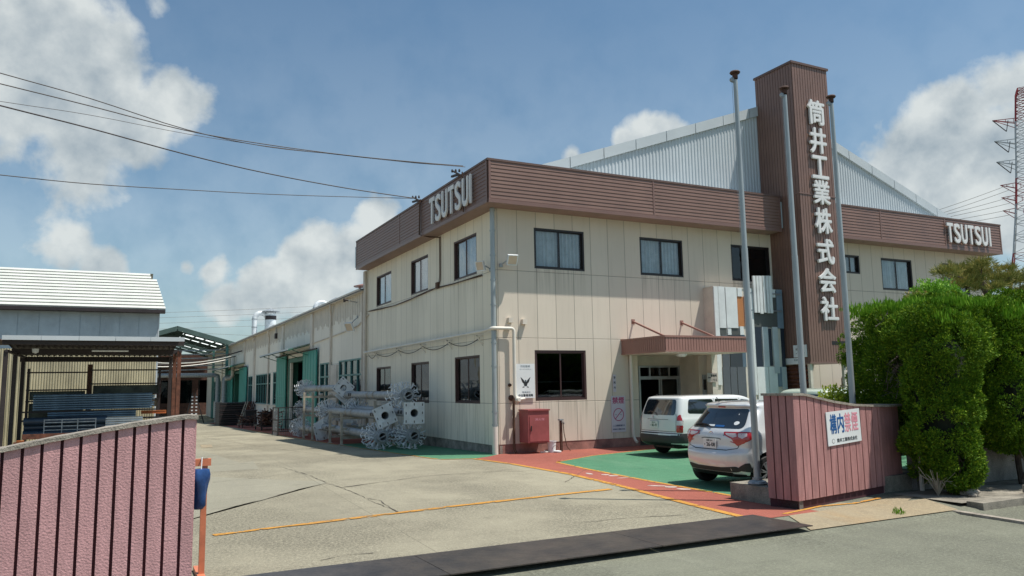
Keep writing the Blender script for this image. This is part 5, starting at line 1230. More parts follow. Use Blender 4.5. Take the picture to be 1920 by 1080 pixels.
# ------------------------------------------------------------------ foliage
def leaf_cloud(name, m, P, Nn, size, per, parent=None, up=.3, asp=.38, spread=1., tri=True, jit=.5, loc=None):
    """P: tuft centres, Nn: outward directions; leaf triangles round each"""
    n = len(P)*per; P2 = np.repeat(P, per, 0); N2 = np.repeat(Nn, per, 0)
    d = N2 + rng.normal(0, jit, (n, 3)); d[:, 2] += up; d /= np.linalg.norm(d, axis=1)[:, None]+1e-9
    s = rng.normal(0, 1, (n, 3)); s -= d*np.sum(s*d, 1)[:, None]; s /= np.linalg.norm(s, axis=1)[:, None]+1e-9
    sz = size*rng.uniform(.6, 1.35, n)[:, None]
    b = P2+rng.normal(0, size*.35*spread, (n, 3))
    wv = s*sz*asp/2
    v = np.stack([b-wv*.6, b+d*sz*.55-wv, b+d*sz, b+d*sz*.55+wv], 1).reshape(-1, 3)
    if loc is not None: v = v-np.array(loc)
    me = bpy.data.meshes.new(name); me.vertices.add(4*n); me.vertices.foreach_set('co', v.ravel())
    me.loops.add(4*n); me.loops.foreach_set('vertex_index', np.arange(4*n)); me.polygons.add(n)
    me.polygons.foreach_set('loop_start', np.arange(n)*4); me.polygons.foreach_set('loop_total', np.full(n, 4)); me.update()
    at = me.attributes.new('tone', 'FLOAT', 'FACE'); lob = np.repeat(rng.uniform(0, 1, len(P)), per); at.data.foreach_set('value', (.55*rng.uniform(0, 1, n)+.45*lob))
    me.materials.append(MT[m]); o = bpy.data.objects.new(name, me); col.objects.link(o)
    if parent: o.parent = parent
    elif loc is not None: o.location = loc
    return o
def leaf_mat(name, c0, c1, c2):
    m_ = bpy.data.materials.new(name); m_.use_nodes = True; t = m_.node_tree; b = t.nodes['Principled BSDF']
    a = t.nodes.new('ShaderNodeAttribute'); a.attribute_name = 'tone'; r = t.nodes.new('ShaderNodeValToRGB')
    r.color_ramp.elements[0].color = (*c0, 1); r.color_ramp.elements[1].color = (*c2, 1); e = r.color_ramp.elements.new(.55); e.color = (*c1, 1)
    t.links.new(a.outputs['Fac'], r.inputs[0]); t.links.new(r.outputs[0], b.inputs['Base Color']); b.inputs['Roughness'].default_value = .65; b.inputs['Specular IOR Level'].default_value = .15
    tr = t.nodes.new('ShaderNodeBsdfTranslucent'); t.links.new(r.outputs[0], tr.inputs[0]); mx = t.nodes.new('ShaderNodeMixShader'); mx.inputs[0].default_value = .14
    t.links.new(b.outputs[0], mx.inputs[1]); t.links.new(tr.outputs[0], mx.inputs[2]); t.links.new(mx.outputs[0], t.nodes['Material Output'].inputs[0]); MT[name] = m_
leaf_mat('leaf_hedge', (.034, .092, .010), (.10, .20, .012), (.32, .42, .03))
leaf_mat('leaf_shoot', (.08, .20, .012), (.14, .30, .016), (.24, .40, .03))
leaf_mat('leaf_lime', (.13, .30, .03), (.22, .42, .05), (.34, .52, .09))
leaf_mat('leaf_yellow', (.16, .30, .02), (.40, .46, .04), (.62, .58, .06))
leaf_mat('leaf_pine', (.09, .13, .03), (.22, .23, .06), (.48, .36, .11))
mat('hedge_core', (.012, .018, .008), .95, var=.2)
def sup(c, r, n, pw=3.5, zlo=None):
    """random points on a superellipsoid surface and their normals"""
    d = rng.normal(0, 1, (n, 3)); d /= np.linalg.norm(d, axis=1)[:, None]
    k = (np.abs(d)**pw).sum(1)**(-1/pw); u = d*k[:, None]; nn = np.sign(u)*np.abs(u)**(pw-1)/np.array(r); nn /= np.linalg.norm(nn, axis=1)[:, None]
    return np.array(c)+u*np.array(r), nn
def lobes(P, Nn, r0, r1, per):
    """break a surface into round clumps"""
    n = len(P); rr = rng.uniform(r0, r1, n); d = rng.normal(0, 1, (n, per, 3)) + Nn[:, None, :]*1.0; d /= np.linalg.norm(d, axis=2)[:, :, None]
    Q = P[:, None, :]+d*rr[:, None, None]
    return Q.reshape(-1, 3), d.reshape(-1, 3)
def hedge(name, lab, c, r, nl, per, leaf=.055, pw=3.2, taper=0., hole=None, shoots=0, core=.86, m='leaf_hedge', r0=.07, r1=.15, extra=()):
    root = empty(name, (c[0], c[1], 0.02), lab, 'hedge', 'clipped conifer hedge along the street')
    P, Nn = sup(c, r, nl, pw)
    if taper:   # narrower towards the foot
        t = (P[:, 2]-(c[2]-r[2]))/(2*r[2]); s = 1-taper*np.clip(1-t*2.2, 0, 1)**1.3
        P[:, 0] = c[0]+(P[:, 0]-c[0])*s; P[:, 1] = c[1]+(P[:, 1]-c[1])*s
    for (c2, r2, n2) in extra:
        P2, N2 = sup(c2, r2, n2, 4.5); P = np.concatenate([P, P2]); Nn = np.concatenate([Nn, N2])
    w_ = .10*np.sin(P[:, 2]*3.1+P[:, 0]*2.3)+.07*np.sin(P[:, 2]*6.3+P[:, 1]*5.1+1)+.05*np.sin(P[:, 0]*9+P[:, 1]*7); P += Nn*w_[:, None]
    if hole is not None:
        q = hole; keep = ~(((P-np.array(q[0]))**2/np.array(q[1])**2).sum(1) < 1); bald = P[~keep]; P, Nn = P[keep], Nn[keep]
    Q, Qn = lobes(P, Nn, r0, r1, per)
    loc = (c[0], c[1], 0.02)
    leaf_cloud('foliage', m, Q, Qn, leaf, 5, root, up=.45, loc=loc)
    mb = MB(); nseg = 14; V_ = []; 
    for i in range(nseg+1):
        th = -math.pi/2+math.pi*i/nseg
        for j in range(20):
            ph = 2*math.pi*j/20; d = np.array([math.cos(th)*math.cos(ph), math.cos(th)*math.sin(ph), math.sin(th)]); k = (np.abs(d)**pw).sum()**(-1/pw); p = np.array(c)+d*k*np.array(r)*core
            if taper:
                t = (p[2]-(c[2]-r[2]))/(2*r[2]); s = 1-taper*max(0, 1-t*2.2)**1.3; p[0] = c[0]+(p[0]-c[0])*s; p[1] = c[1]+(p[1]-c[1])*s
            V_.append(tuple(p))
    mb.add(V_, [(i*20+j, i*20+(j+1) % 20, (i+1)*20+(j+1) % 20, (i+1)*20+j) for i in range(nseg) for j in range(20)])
    mb.build('dark_core', 'hedge_core', root)  # solid dark core added to block light inside the foliage
    if shoots:
        n = shoots; x = rng.uniform(-1, 1, n)*r[0]*.98+c[0]; y = rng.uniform(-1, 1, n)*r[1]*.98+c[1]; z = c[2]+r[2]*rng.uniform(.86, 1.02, n)
        for (c2, r2, n2) in extra:
            k_ = shoots; x = np.concatenate([x, rng.uniform(-1, 1, k_)*r2[0]*.97+c2[0]]); y = np.concatenate([y, rng.uniform(-1, 1, k_)*r2[1]*.95+c2[1]]); z = np.concatenate([z, c2[2]+r2[2]*rng.uniform(.8, 1.03, k_)])
        n = len(x); PP = np.stack([x, y, z], 1); NN_ = np.tile([0, 0, 1.], (n, 1)); leaf_cloud('new_shoots', 'leaf_shoot', PP, NN_, .105, 10, root, up=1.1, asp=.15, jit=.34, spread=.8, loc=loc)
    return root
h1 = hedge('conifer_hedge', 'tall green conifer hedge rising behind the red gate wall with a bare patch of twigs', (5.90, -9.70, 1.86), (2.95, .78, 1.32), 1700, 36, shoots=3000, hole=((3.2, -10.5, 2.15), (.60, .55, .66)), leaf=.045, pw=5, core=.80, extra=[((5.60, -10.50, 2.66), (2.85, .92, .44), 1200), ((3.12, -10.78, .95), (.45, .28, .55), 150)])
h2 = hedge('conifer_hedge', 'bulging green conifer column hanging over the pavement at the end of the red gate wall', (2.74, -11.05, 1.56), (.42, .46, 1.26), 620, 42, taper=.30, shoots=200, r0=.06, r1=.12, leaf=.042, pw=4.2, core=.76)
h3 = hedge('conifer_hedge', 'second bulging conifer column at the right edge of the picture', (5.0, -11.10, 1.82), (1.10, .46, 1.16), 1100, 38, taper=.28, shoots=700, r0=.06, r1=.12, leaf=.042, pw=4.2, core=.78)
h4 = hedge('conifer_hedge', 'farther stretch of the conifer hedge beyond the right edge of the picture', (9.9, -10.2, 1.85), (2.9, 1.2, 1.3), 700, 20, shoots=700, leaf=.07)
for (hh, x, y) in ((h2, 2.8, -11.03), (h3, 4.7, -11.05)):
    mb = MB(); mb.tube([(x, y, .02), (x+.04, y+.05, .4), (x, y, 1.0)], .05, 8)
    for k in range(5): mb.tube([(x, y, .06), (x+random.uniform(-.3, .3), y-random.uniform(.05, .25), .35), (x+random.uniform(-.4, .4), y-.2, .62)], .011, 5)
    mb.build('stem', 'bark', hh)
mb = MB(); rr = random.Random(4)
for k in range(420):
    a = Vector((3.25+rr.uniform(-.55, .55), -10.22+rr.uniform(-.05, .28), 2.3+rr.uniform(-.7, .75))); d = Vector((rr.uniform(-1, 1), rr.uniform(-.8, .2), rr.uniform(-.6, 1))).normalized()*rr.uniform(.06, .2)
    mb.tube([a-d, a+d+Vector((rr.uniform(-.04, .04), 0, rr.uniform(-.04, .04)))], .0045, 3, caps=False)
tag(mb.build('dead_twigs', 'twig', h1, recalc=False), kind='stuff')
# dry root and rubble under the hedge
r = empty('dry_tuft', (2.35, -11.15, .02), 'tuft of dry stalks under the bulging conifer', 'dead plant'); mb = MB()
for k in range(26): a = rr.uniform(0, 6.28); q = rr.uniform(.05, .28); mb.tube([(2.3, -11.15, .02), (2.3+q*.5*math.cos(a), -11.15+q*.5*math.sin(a), .25), (2.3+q*math.cos(a), -11.15+q*math.sin(a), rr.uniform(.1, .45))], .005, 3, caps=False)
mb.build('stalks', 'timber', r, recalc=False)
for k, (x, y, s) in enumerate(((2.75, -11.35, .13), (2.98, -11.3, .08), (2.62, -11.5, .06))):
    mb = MB(); mb.lathe([(0, -s*.1), (s, 0), (s*1.1, s*.4), (s*.6, s*.75), (0, s*.8)], (x, y, .02), 7); o = mb.build('rubble_stone', 'coping', None, loc=(x, y, .02)); tag(o, ['larger pale stone on the pavement under the hedge', 'small grey stone to the right of the larger one under the hedge', 'smallest stone nearest the kerb under the hedge'][k], 'stone', 'stones under the hedge')
# yellow-green bush behind the gate wall
def bush(name, lab, c, r, n, per, m, leaf, loc=None, cat='shrub', trunk=.0, asp=.45):
    root = empty(name, (c[0], c[1], trunk), lab, cat); d = rng.normal(0, 1, (n, 3)); d /= np.linalg.norm(d, axis=1)[:, None]; k = rng.uniform(.45, 1.05, n)[:, None]
    P = np.array(c)+d*k*np.array(r); Q, Qn = lobes(P, d, leaf*.6, leaf*1.6, 4); leaf_cloud('foliage', m, Q, Qn, leaf, per, root, asp=asp, loc=(c[0], c[1], trunk))
    mb = MB(); zb = c[2]-r[2]
    for q in range(6): a = q*1.05; mb.tube([(c[0], c[1], trunk), (c[0]+r[0]*.3*math.cos(a), c[1]+r[1]*.3*math.sin(a), (trunk+c[2])/2), (c[0]+r[0]*.7*math.cos(a), c[1]+r[1]*.7*math.sin(a), c[2]+r[2]*.3)], .018, 5, r1=.006)
    mb.build('branches', 'bark', root); return root
vb = hit(1564, 742, 1, -8.6)
bush('variegated_bush', 'small yellow-green variegated bush peeping over the red gate wall', (vb[0], -8.6, 1.22), (.34, .3, .44), 260, 3, 'leaf_yellow', .07, trunk=.0)
q = hit(1752, 520, 1, -7.5)
bush('lime_tree', 'bright lime-green young tree standing above the hedge', (q[0], -7.5, 3.66), (.62, .45, .50), 420, 4, 'leaf_lime', .075, cat='tree', trunk=0)
q = hit(1712, 535, 1, -7.8)
bush('small_shrub', 'small brownish-green shoot left of the lime-green tree above the hedge', (q[0], -7.8, 3.45), (.28, .25, .38), 90, 3, 'leaf_pine', .07, trunk=0, cat='shrub')
# pine
pr_ = empty('pine_tree', (12.2, -6, 0), 'gnarled pine with brownish needle tufts above the hedge, right of the lime tree', 'tree'); mb = MB()
pads = []; base = Vector((12.8, -6, 0))
for (a, b, s) in ((1775, 512, .42), (1795, 508, .5), (1812, 516, .5), (1830, 505, .45), (1842, 497, .42), (1822, 530, .5), (1800, 535, .45), (1850, 515, .4), (1862, 525, .35), (1845, 540, .4), (1885, 505, .35), (1893, 520, .32), (1900, 530, .4), (1912, 548, .42), (1880, 535, .25), (1925, 520, .5), (1935, 550, .5), (1868, 540, .28)):
    p = hit(a, b, 1, -6+random.uniform(-.8, .8)); pads.append((Vector(p), s))
t0 = [base, Vector((12.6, -6, 2.2)), Vector(hit(1850, 552, 1, -6)), Vector(hit(1835, 520, 1, -6))]; mb.tube(t0, .14, 8, r1=.05)
br2 = [Vector(hit(1850, 552, 1, -6)), Vector(hit(1870, 530, 1, -6)), Vector(hit(1895, 524, 1, -6)), Vector(hit(1912, 512, 1, -6))]; mb.tube(br2, .07, 7, r1=.03)
nodes = t0[2:]+br2
for p, s in pads:
    b = min(nodes, key=lambda q: (q-p).length); mid = (b+p)/2+Vector((0, 0, -.08)); mb.tube([b, mid, p], .028, 5, r1=.012)
mb.build('trunk', 'bark', pr_, smooth=60)
PP = []; NN_ = []
for p, s in pads:
    s *= .8; n = int(80*s/.4)
    for k in range(n):
        d = Vector((random.gauss(0, 1), random.gauss(0, 1), random.gauss(0, .45))); d = d.normalized()*random.uniform(.2, 1)*s; PP.append(tuple(p+Vector((d.x, d.y, d.z*.8)))); NN_.append((d.x*.8, d.y*.8, .5*s))
NN_ = np.array(NN_); NN_ /= np.linalg.norm(NN_, axis=1)[:, None]
leaf_cloud('needles', 'leaf_pine', np.array(PP), NN_, .17, 16, pr_, up=.35, asp=.07, jit=.65, spread=.25, loc=(12.2, -6, 0))
r = empty('boundary_post', (2.66, -10.62, 0), 'thin pale post at the right end of the red gate wall', 'post'); mb = MB(); mb.box(2.63, -10.65, 0, 2.68, -10.60, 1.15); mb.build('shaft', 'white_pipe', r); mb = MB(); mb.box(2.62, -10.66, 1.15, 2.69, -10.59, 1.18); mb.build('cap', 'white_pipe', r)
# small weed at the kerb
r = empty('weed', (.55, -11.75, -.03), 'small green weed growing in the joint at the road edge', 'plant')
leaf_cloud('leaves', 'leaf_shoot', np.array([[.55+random.uniform(-.08, .08), -11.75+random.uniform(-.05, .05), -.03] for k in range(14)]), np.tile([0, 0, 1.], (14, 1)), .06, 6, r, up=1, asp=.2, loc=(.55, -11.75, -.03))

# ------------------------------------------------------------------ signs and fittings on the office
r, fn, R_, U_ = sign_on(FRONT, Fp(968, 725, -.05)[0], 1.50, Fp(1003, 725, -.05)[0], 2.46, .05, 'security_sign', 'tall white security sign with a winged emblem left of the large brown window')
w_, h_ = (Fp(1003, 725, -.05)[0]-Fp(968, 725, -.05)[0]), .96
text('lettering', '中央警備保障', fn(0.0, -.40, .001), R_, U_, 0, 'ink', r, .002, .0015, squeeze=(w_*.78, .075))
text('lettering', '警備会社', fn(0.02, -.31, .001), R_, U_, 0, 'ink_grey', r, .002, 0, squeeze=(w_*.45, .05))
text('lettering', '防犯警備', fn(0, .41, .001), R_, U_, 0, 'ink_grey', r, .002, 0, squeeze=(w_*.5, .06))
text('lettering', 'ガードシステム', fn(0, .33, .001), R_, U_, 0, 'ink_grey', r, .002, 0, squeeze=(w_*.6, .03))
mb = MB()
for s in (-1, 1):
    for k in range(5):
        mb.prism([(s*.03, -.10+.0*k), (s*(.10+.012*k), -.04+.03*k), (s*(.115+.010*k), -.01+.03*k), (s*.035, -.07+.018*k)], fn, .0012+.0003*k, .0018+.0003*k)
mb.prism([(-.04, -.14), (.04, -.14), (.055, -.08), (.03, -.02), (0, .0), (-.03, -.02), (-.055, -.08)], fn, .0032, .0038)
mb.prism([(-.02, .0), (.02, .0), (.02, .025), (-.02, .025)], fn, .0032, .0038)
for s in (-1, 1): mb.prism([(s*.06, -.15), (s*.10, -.17), (s*.09, -.19), (s*.03, -.17)], fn, .0012, .0018)
mb.build('emblem', 'ink', r)
text('lettering', 'W/ANT', fn(0, .12, .001), R_, U_, 0, 'ink_grey', r, .0015, 0, squeeze=(w_*.6, .09)) if False else None
x0, x1 = Fp(1146, 780)[0], Fp(1172.5, 780)[0]
r, fn, R_, U_ = sign_on(FRONT, x0, .44, x1, 1.50, .02, 'no_smoking_sign', 'tall white sign with red no-smoking characters and a crossed circle left of the entrance', m0='sign_shade')
w_ = x1-x0
text('lettering', '禁煙', fn(0, .40, .001), R_, U_, 0, 'ink_red', r, .002, .006, squeeze=(w_*.84, .20))
mb = MB(); n = 28
def ringp(rr): return [(rr*math.cos(2*math.pi*i/n), -.02+rr*math.sin(2*math.pi*i/n)) for i in range(n)]
o_, i_ = ringp(.19), ringp(.165)
mb.add([fn(*p, .002) for p in o_]+[fn(*p, .002) for p in i_], [(i, (i+1) % n, n+(i+1) % n, n+i) for i in range(n)]); mb.bar(fn(-.12, -.14, .003), fn(.12, .10, .003), .024, .001, up=(0, -1, 0)); mb.build('emblem', 'ink_red', r)
mb = MB(); mb.prism([(-.13, -.035), (-.06, -.035), (-.06, -.01), (-.13, -.01)], fn, .0012, .0018); mb.prism([(.06, -.035), (.11, -.035), (.11, -.01), (.06, -.01)], fn, .0012, .0018); mb.build('emblem', 'ink_grey', r)
text('lettering', 'ここは禁煙区域です', fn(0, -.34, .001), R_, U_, 0, 'ink_navy', r, .002, .0015, squeeze=(w_*.82, .055))
text('lettering', '㈱ 筒井工業株式会社', fn(0, -.445, .001), R_, U_, 0, 'ink_navy', r, .002, .001, squeeze=(w_*.82, .045))
x0, x1 = Fp(1149.5, 735)[0], Fp(1155, 735)[0]
r, fn, R_, U_ = sign_on(FRONT, x0, 1.62, x1, 2.13, .02, 'office_plate', 'narrow white upright plate with three black characters above the no-smoking sign', m0='sign_shade')
for k, ch in enumerate('事務所'): text('lettering', ch, fn(0, .17-.15*k, .001), R_, U_, 0, 'ink', r, .002, .001, squeeze=(.075, .075))
q0 = hit(1328, 715, 1, -.66)
r, fn, R_, U_ = sign_on(Fr((0, 0, 0), (1, 0, 0), (0, -1, 0)), q0[0]-.03, 1.86, q0[0]+.37, 2.14, .66, 'arrow_sign', 'small beige sign with an arrow pointing left on the pillar right of the entrance', m0='sign_beige')
text('lettering', '事務所', fn(.06, .06, .001), R_, U_, 0, 'ink', r, .002, .002, squeeze=(.24, .08)); text('lettering', 'こちら', fn(.07, -.07, .001), R_, U_, 0, 'ink', r, .002, .001, squeeze=(.22, .07))
mb = MB(); mb.prism([(-.17, 0), (-.13, .035), (-.13, .014), (-.07, .014), (-.07, -.014), (-.13, -.014), (-.13, -.035)], fn, .001, .003); mb.build('arrow', 'ink', r)
q1 = [hit(1497, 652, 0, TX0-.01), hit(1518, 668, 0, TX0-.01)]
TLs = Fr((0, 0, 0), (0, -1, 0), (-1, 0, 0))
r, fn, R_, U_ = sign_on(TLs, .75, 2.62, 1.30, 3.02, -TX0+.03, 'notice_board', 'grey notice board on the shaded side of the tower, upper', m0='sign_white', th=.02)
text('lettering', '安全第一', fn(.0, .06, .001), R_, U_, 0, 'ink', r, .002, .001, squeeze=(.36, .08)); text('lettering', '✓ 作業中', fn(.0, -.07, .001), R_, U_, 0, 'ink', r, .002, .001, squeeze=(.36, .07))
r, fn, R_, U_ = sign_on(TLs, .30, 2.40, 1.10, 2.60, -TX0+.03, 'notice_board', 'grey notice strip on the shaded side of the tower, lower', m0='sign_white', th=.02)
text('lettering', '整理整頓', fn(.2, .03, .001), R_, U_, 0, 'ink_grey', r, .002, .001, squeeze=(.3, .07))
# hose cabinet, standpipe, bucket, mailbox, intercom
r = empty('hose_cabinet', (.9, -.32, .3), 'dull red steel hose cabinet hung on the wall under the security sign', 'cabinet')
mb = MB(); mb.box(.62, -.55, .30, 1.27, -.02, 1.16); mb.build('body', 'red_box', r)
mb = MB(); mb.box(.60, -.58, 1.16, 1.29, -.02, 1.20); mb.build('lid', 'red_box', r)
mb = MB(); mb.box(.66, -.565, .34, 1.24, -.551, 1.02); d = mb.build('door', 'red_box', r)
mb = MB(); mb.box(.69, -.59, .62, .71, -.566, .76); mb.build('handle', 'dark_steel', d)
text('lettering', '消火栓', (.97, -.566, .93), (1, 0, 0), (0, 0, 1), 0, 'ink_pink', d, .001, 0, squeeze=(.3, .07))
r = empty('standpipe', (1.80, -.28, .0), 'thin brown standpipe with a tap in front of the office wall', 'standpipe'); mb = MB(); mb.box(1.77, -.31, 0, 1.83, -.25, .86); mb.build('post', 'rust_brown', r)
mb = MB(); mb.tube([(1.86, -.3, .8), (1.87, -.33, .5), (1.93, -.36, .15), (2.02, -.4, .02)], .012, 6); mb.build('hose', 'wood_brown', r)
mb = MB(); mb.box(1.74, -.34, .86, 1.86, -.22, .90); mb.tube([(1.8, -.3, .82), (1.85, -.36, .82), (1.86, -.36, .76)], .015, 6); mb.build('tap', 'galv', r)
r = empty('white_bucket', (1.42, -.42, .0), 'white plastic bucket lying by the foot of the office wall', 'bucket')
mb = MB(); mb.lathe([(0, -.02), (.10, -.02), (.125, .30), (.135, .30), (.135, .28)], (1.42, -.40, .02), 20); mb.build('body', 'sign_white', r, smooth=40)
mb = MB(); mb.lathe([(.10, 0), (.11, .0), (.11, .03), (.0, .05)], (1.53, -.52, .02), 18); mb.build('dish', 'sign_white', r, smooth=40)
mb = MB(); mb.tube([(1.45+.10*math.cos(t), -.56, .10+.10*math.sin(t)) for t in np.linspace(0, 3.14, 9)], .006, 5); mb.build('handle', 'dark_steel', r)
mb = MB(); mb.tube([(1.05, -.42, .03), (1.25, -.48, .03), (1.32, -.4, .04), (1.2, -.36, .05)], .02, 6); tag(mb.build('hose_end', 'white_pipe', None, smooth=50, loc=(1.2, -.42, .0)), 'short end of white hose on the red floor beneath the hose cabinet', 'hose')
r = empty('letter_box', (4.95, .75, 1.1), 'pale wall-mounted letter box left of the entrance door', 'letter box'); x0 = 4.85
mb = MB(); mb.box(4.76, .70, 1.02, 5.22, .94, 1.62); mb.build('body', 'cream_paint', r); mb = MB(); mb.box(4.82, .69, 1.4, 5.16, .699, 1.45); mb.build('slot', 'black', r)
r = empty('door_phone', (7.3, -.02, 1.7), 'narrow grey entry panel on the wall right of the entrance door', 'panel'); mb = MB(); mb.box(7.2, -.03, 1.45, 7.36, -.005, 2.1); mb.build('panel', 'galv', r); mb = MB(); mb.box(7.22, -.04, 1.62, 7.34, -.031, 1.95); mb.build('screen', 'black', r)
for (a, b, rr_) in ():
    pass
# orange stand with blue bag behind the left gate wall
r = empty('bag_stand', (-8.5, -10.75, 0), 'orange steel stand with a blue bag hanging on it, beside the left gate wall', 'stand')
mb = MB(); mb.box(-8.545, -10.77, 0.03, -8.49, -10.72, 1.17); mb.build('post', 'stand_orange', r)
mb = MB(); mb.box(-8.62, -10.78, 1.10, -8.46, -10.71, 1.17); mb.build('head', 'stand_orange', r)
mb = MB(); mb.box(-8.56, -11.15, .0, -8.49, -10.35, .05); mb.build('foot', 'stand_orange', r)
b = empty('blue_bag', (-8.6, -10.8, 1.05), 'crumpled blue tarpaulin bag hanging from the orange stand', 'bag'); mb = MB()
prof = [(.02, 1.08), (.06, 1.075), (.075, 1.02), (.07, .965), (.062, .93), (.058, .82), (.05, .72), (.028, .685), (0, .68)]
vs = []; nb = 18
for (rr_, z) in prof:
    for j in range(nb): a = 2*math.pi*j/nb; q_ = rr_*(1+.14*math.sin(3*a+z*14)+.08*math.sin(5*a-z*20)); vs.append((-8.57+q_*1.3*math.cos(a), -10.82+q_*math.sin(a)*.9, z))
mb.add(vs, [(i*nb+j, i*nb+(j+1) % nb, (i+1)*nb+(j+1) % nb, (i+1)*nb+j) for i in range(len(prof)-1) for j in range(nb)]); mb.build('sack', 'blue_bag', b, smooth=50)
mb = MB(); mb.tube([(-8.56, -10.86, 1.04), (-8.55, -10.80, 1.19), (-8.56, -10.74, 1.12)], .005, 4); mb.build('string', 'sign_white', b)

# ------------------------------------------------------------------ overhead wires
def wire(pa, pb, s, r_, lab, grp=None, n=24, m='dark_steel', name='overhead_wire'):
    P = sag(pa, pb, s, n); mb = MB(); mb.tube(P, r_, 5); o = mb.build(name, m, None, loc=tuple(P[n//2])); tag(o, lab, 'wire', grp)
def wpx(pts, yv, r_, lab, n_ext=1.6, grp='service wires running to the office fascia'):
    # pts: photo points of the wire, depth interpolated between the office and a pole to the left
    P = []
    for i, (a, b, y) in enumerate(pts): P.append(Vector(hit(a, b, 1, y)))
    d1 = P[0]-P[1]; e = P[0]+d1*n_ext; e.z += .10*abs(d1.z); P = [e]+P
    # smooth
    S = []
    for i in range(len(P)-1):
        p0, p1, p2, p3 = P[max(i-1, 0)], P[i], P[i+1], P[min(i+2, len(P)-1)]
        for t in (0, .25, .5, .75): S.append(.5*((2*p1)+(-p0+p2)*t+(2*p0-5*p1+4*p2-p3)*t*t+(-p0+3*p1-3*p2+p3)*t**3))
    S.append(P[-1]); mb = MB(); mb.tube(S, r_, 5); o = mb.build('overhead_wire', 'dark_steel', None, loc=tuple(S[len(S)//2])); tag(o, lab, 'wire', grp)
wpx([(0, 137, -2), (170, 185, -1.4), (350, 243, -.8), (500, 275, -.2), (650, 291, .3), (780, 305, .8), (872, 313, 1.25)], 0, .011, 'thin dark wire to the office fascia, uppermost of the five')
wpx([(0, 157, -2), (170, 199, -1.4), (350, 245, -.8), (500, 271, -.2), (650, 291, .3), (780, 304, .8), (868, 311, 1.25)], 0, .012, 'dark wire to the office fascia, second from the top')
wpx([(0, 190, -2), (170, 216, -1.4), (350, 251, -.8), (500, 274, -.2), (650, 292, .3), (780, 306, .8), (868, 312, 1.3)], 0, .006, 'faint thin wire to the office fascia, third from the top')
wpx([(0, 198, -1), (170, 241, .5), (350, 290, 2.0), (500, 325, 3.2), (650, 353, 4.2), (778, 372, 4.75)], 0, .017, 'thick black cable to the office fascia, fourth from the top')
wpx([(0, 328, 0), (170, 345, 1), (350, 356, 2.2), (500, 364, 3.2), (650, 369, 4.2), (778, 372, 4.8)], 0, .011, 'thin wire to the office fascia, lowest of the five')
# high-voltage lines far behind on the left
for k, (y0, y1) in enumerate(((583, 571), (592, 581), (602, 592), (612, 604), (598, 640))):
    a = hit(-300, y0+8-(y1-y0)*.6, 1, 260); b = hit(700, y1-3, 1, 300); wire(tuple(a), tuple(b), 1.2, .05, 'thin high-voltage line far behind the yard, %s' % ['topmost', 'second from the top', 'third from the top', 'fourth from the top', 'slanting one'][k], 'high-voltage lines behind the yard', m='retaining', name='power_line')
# ------------------------------------------------------------------ pylon
py = hit(1916, 168, 1, 130); PXc, PYc = py[0], 130.
D_ = float(np.dot(np.array([PXc, PYc, 30])-CAM, CF)); top = hit(1925, 168, 1, PYc)[2]; k_ = D_/FPX
pyl = empty('pylon', (PXc, PYc, -1.1), 'red and white lattice power pylon at the right edge of the picture', 'pylon')
mat('pylon_red', (.30, .03, .035), .6, var=.1); mat('pylon_white', (.42, .44, .46), .6, var=.1)
def zpx(y): return hit(1925, y, 1, PYc)[2]
levels = [(zpx(168), .9), (zpx(185), 1.9), (zpx(240), 2.1), (zpx(300), 2.4), (zpx(360), 2.8), (zpx(420), 3.3), (zpx(520), 4.9), (zpx(600), 6.4), (-1, 9.0)]
levels = [(zpx(168), 8*k_), (zpx(180), 14*k_), (zpx(250), 22*k_), (zpx(300), 26*k_), (zpx(395), 37*k_), (zpx(475), 50*k_), (zpx(520), 60*k_), (zpx(600), 78*k_), (-1, 105*k_)]
levels = [(z, h/1.25) for z, h in levels]
cuts = [zpx(y) for y in (168, 225, 250, 305, 395, 475, 540, 600)]
def pcol(z):
    for a, b, c_ in ((168, 235, 'pylon_red'), (235, 330, 'pylon_white'), (330, 395, 'pylon_red'), (395, 475, 'pylon_white'), (475, 540, 'pylon_red'), (540, 620, 'pylon_white')):
        if zpx(b) <= z <= zpx(a): return c_
    return 'pylon_red'
bars = {'pylon_red': MB(), 'pylon_white': MB()}
def hwid(z):
    for (za, wa), (zb, wb) in zip(levels, levels[1:]):
        if zb <= z <= za: return wb+(wa-wb)*(z-zb)/(za-zb)
    return levels[-1][1]
zs = []
z = levels[0][0]
while z > 0: zs.append(z); z -= max(hwid(z)*1.0, 1.3)
rot = .5
def cor(z, i):
    h = hwid(z); a = rot+math.pi/4+i*math.pi/2; return Vector((PXc+h*1.41*math.cos(a), PYc+h*1.41*math.sin(a), z))
t_ = k_*.95
for za, zb in zip(zs, zs[1:]):
    B_ = bars[pcol((za+zb)/2)]
    for i in range(4):
        B_.bar(cor(za, i), cor(zb, i), t_*2.0); B_.bar(cor(za, i), cor(zb, (i+1) % 4), t_*.9); B_.bar(cor(za, (i+1) % 4), cor(zb, i), t_*.9); B_.bar(cor(za, i), cor(za, (i+1) % 4), t_*.9)
pylL = Vector((-CR[0], -CR[1], 0)).normalized()
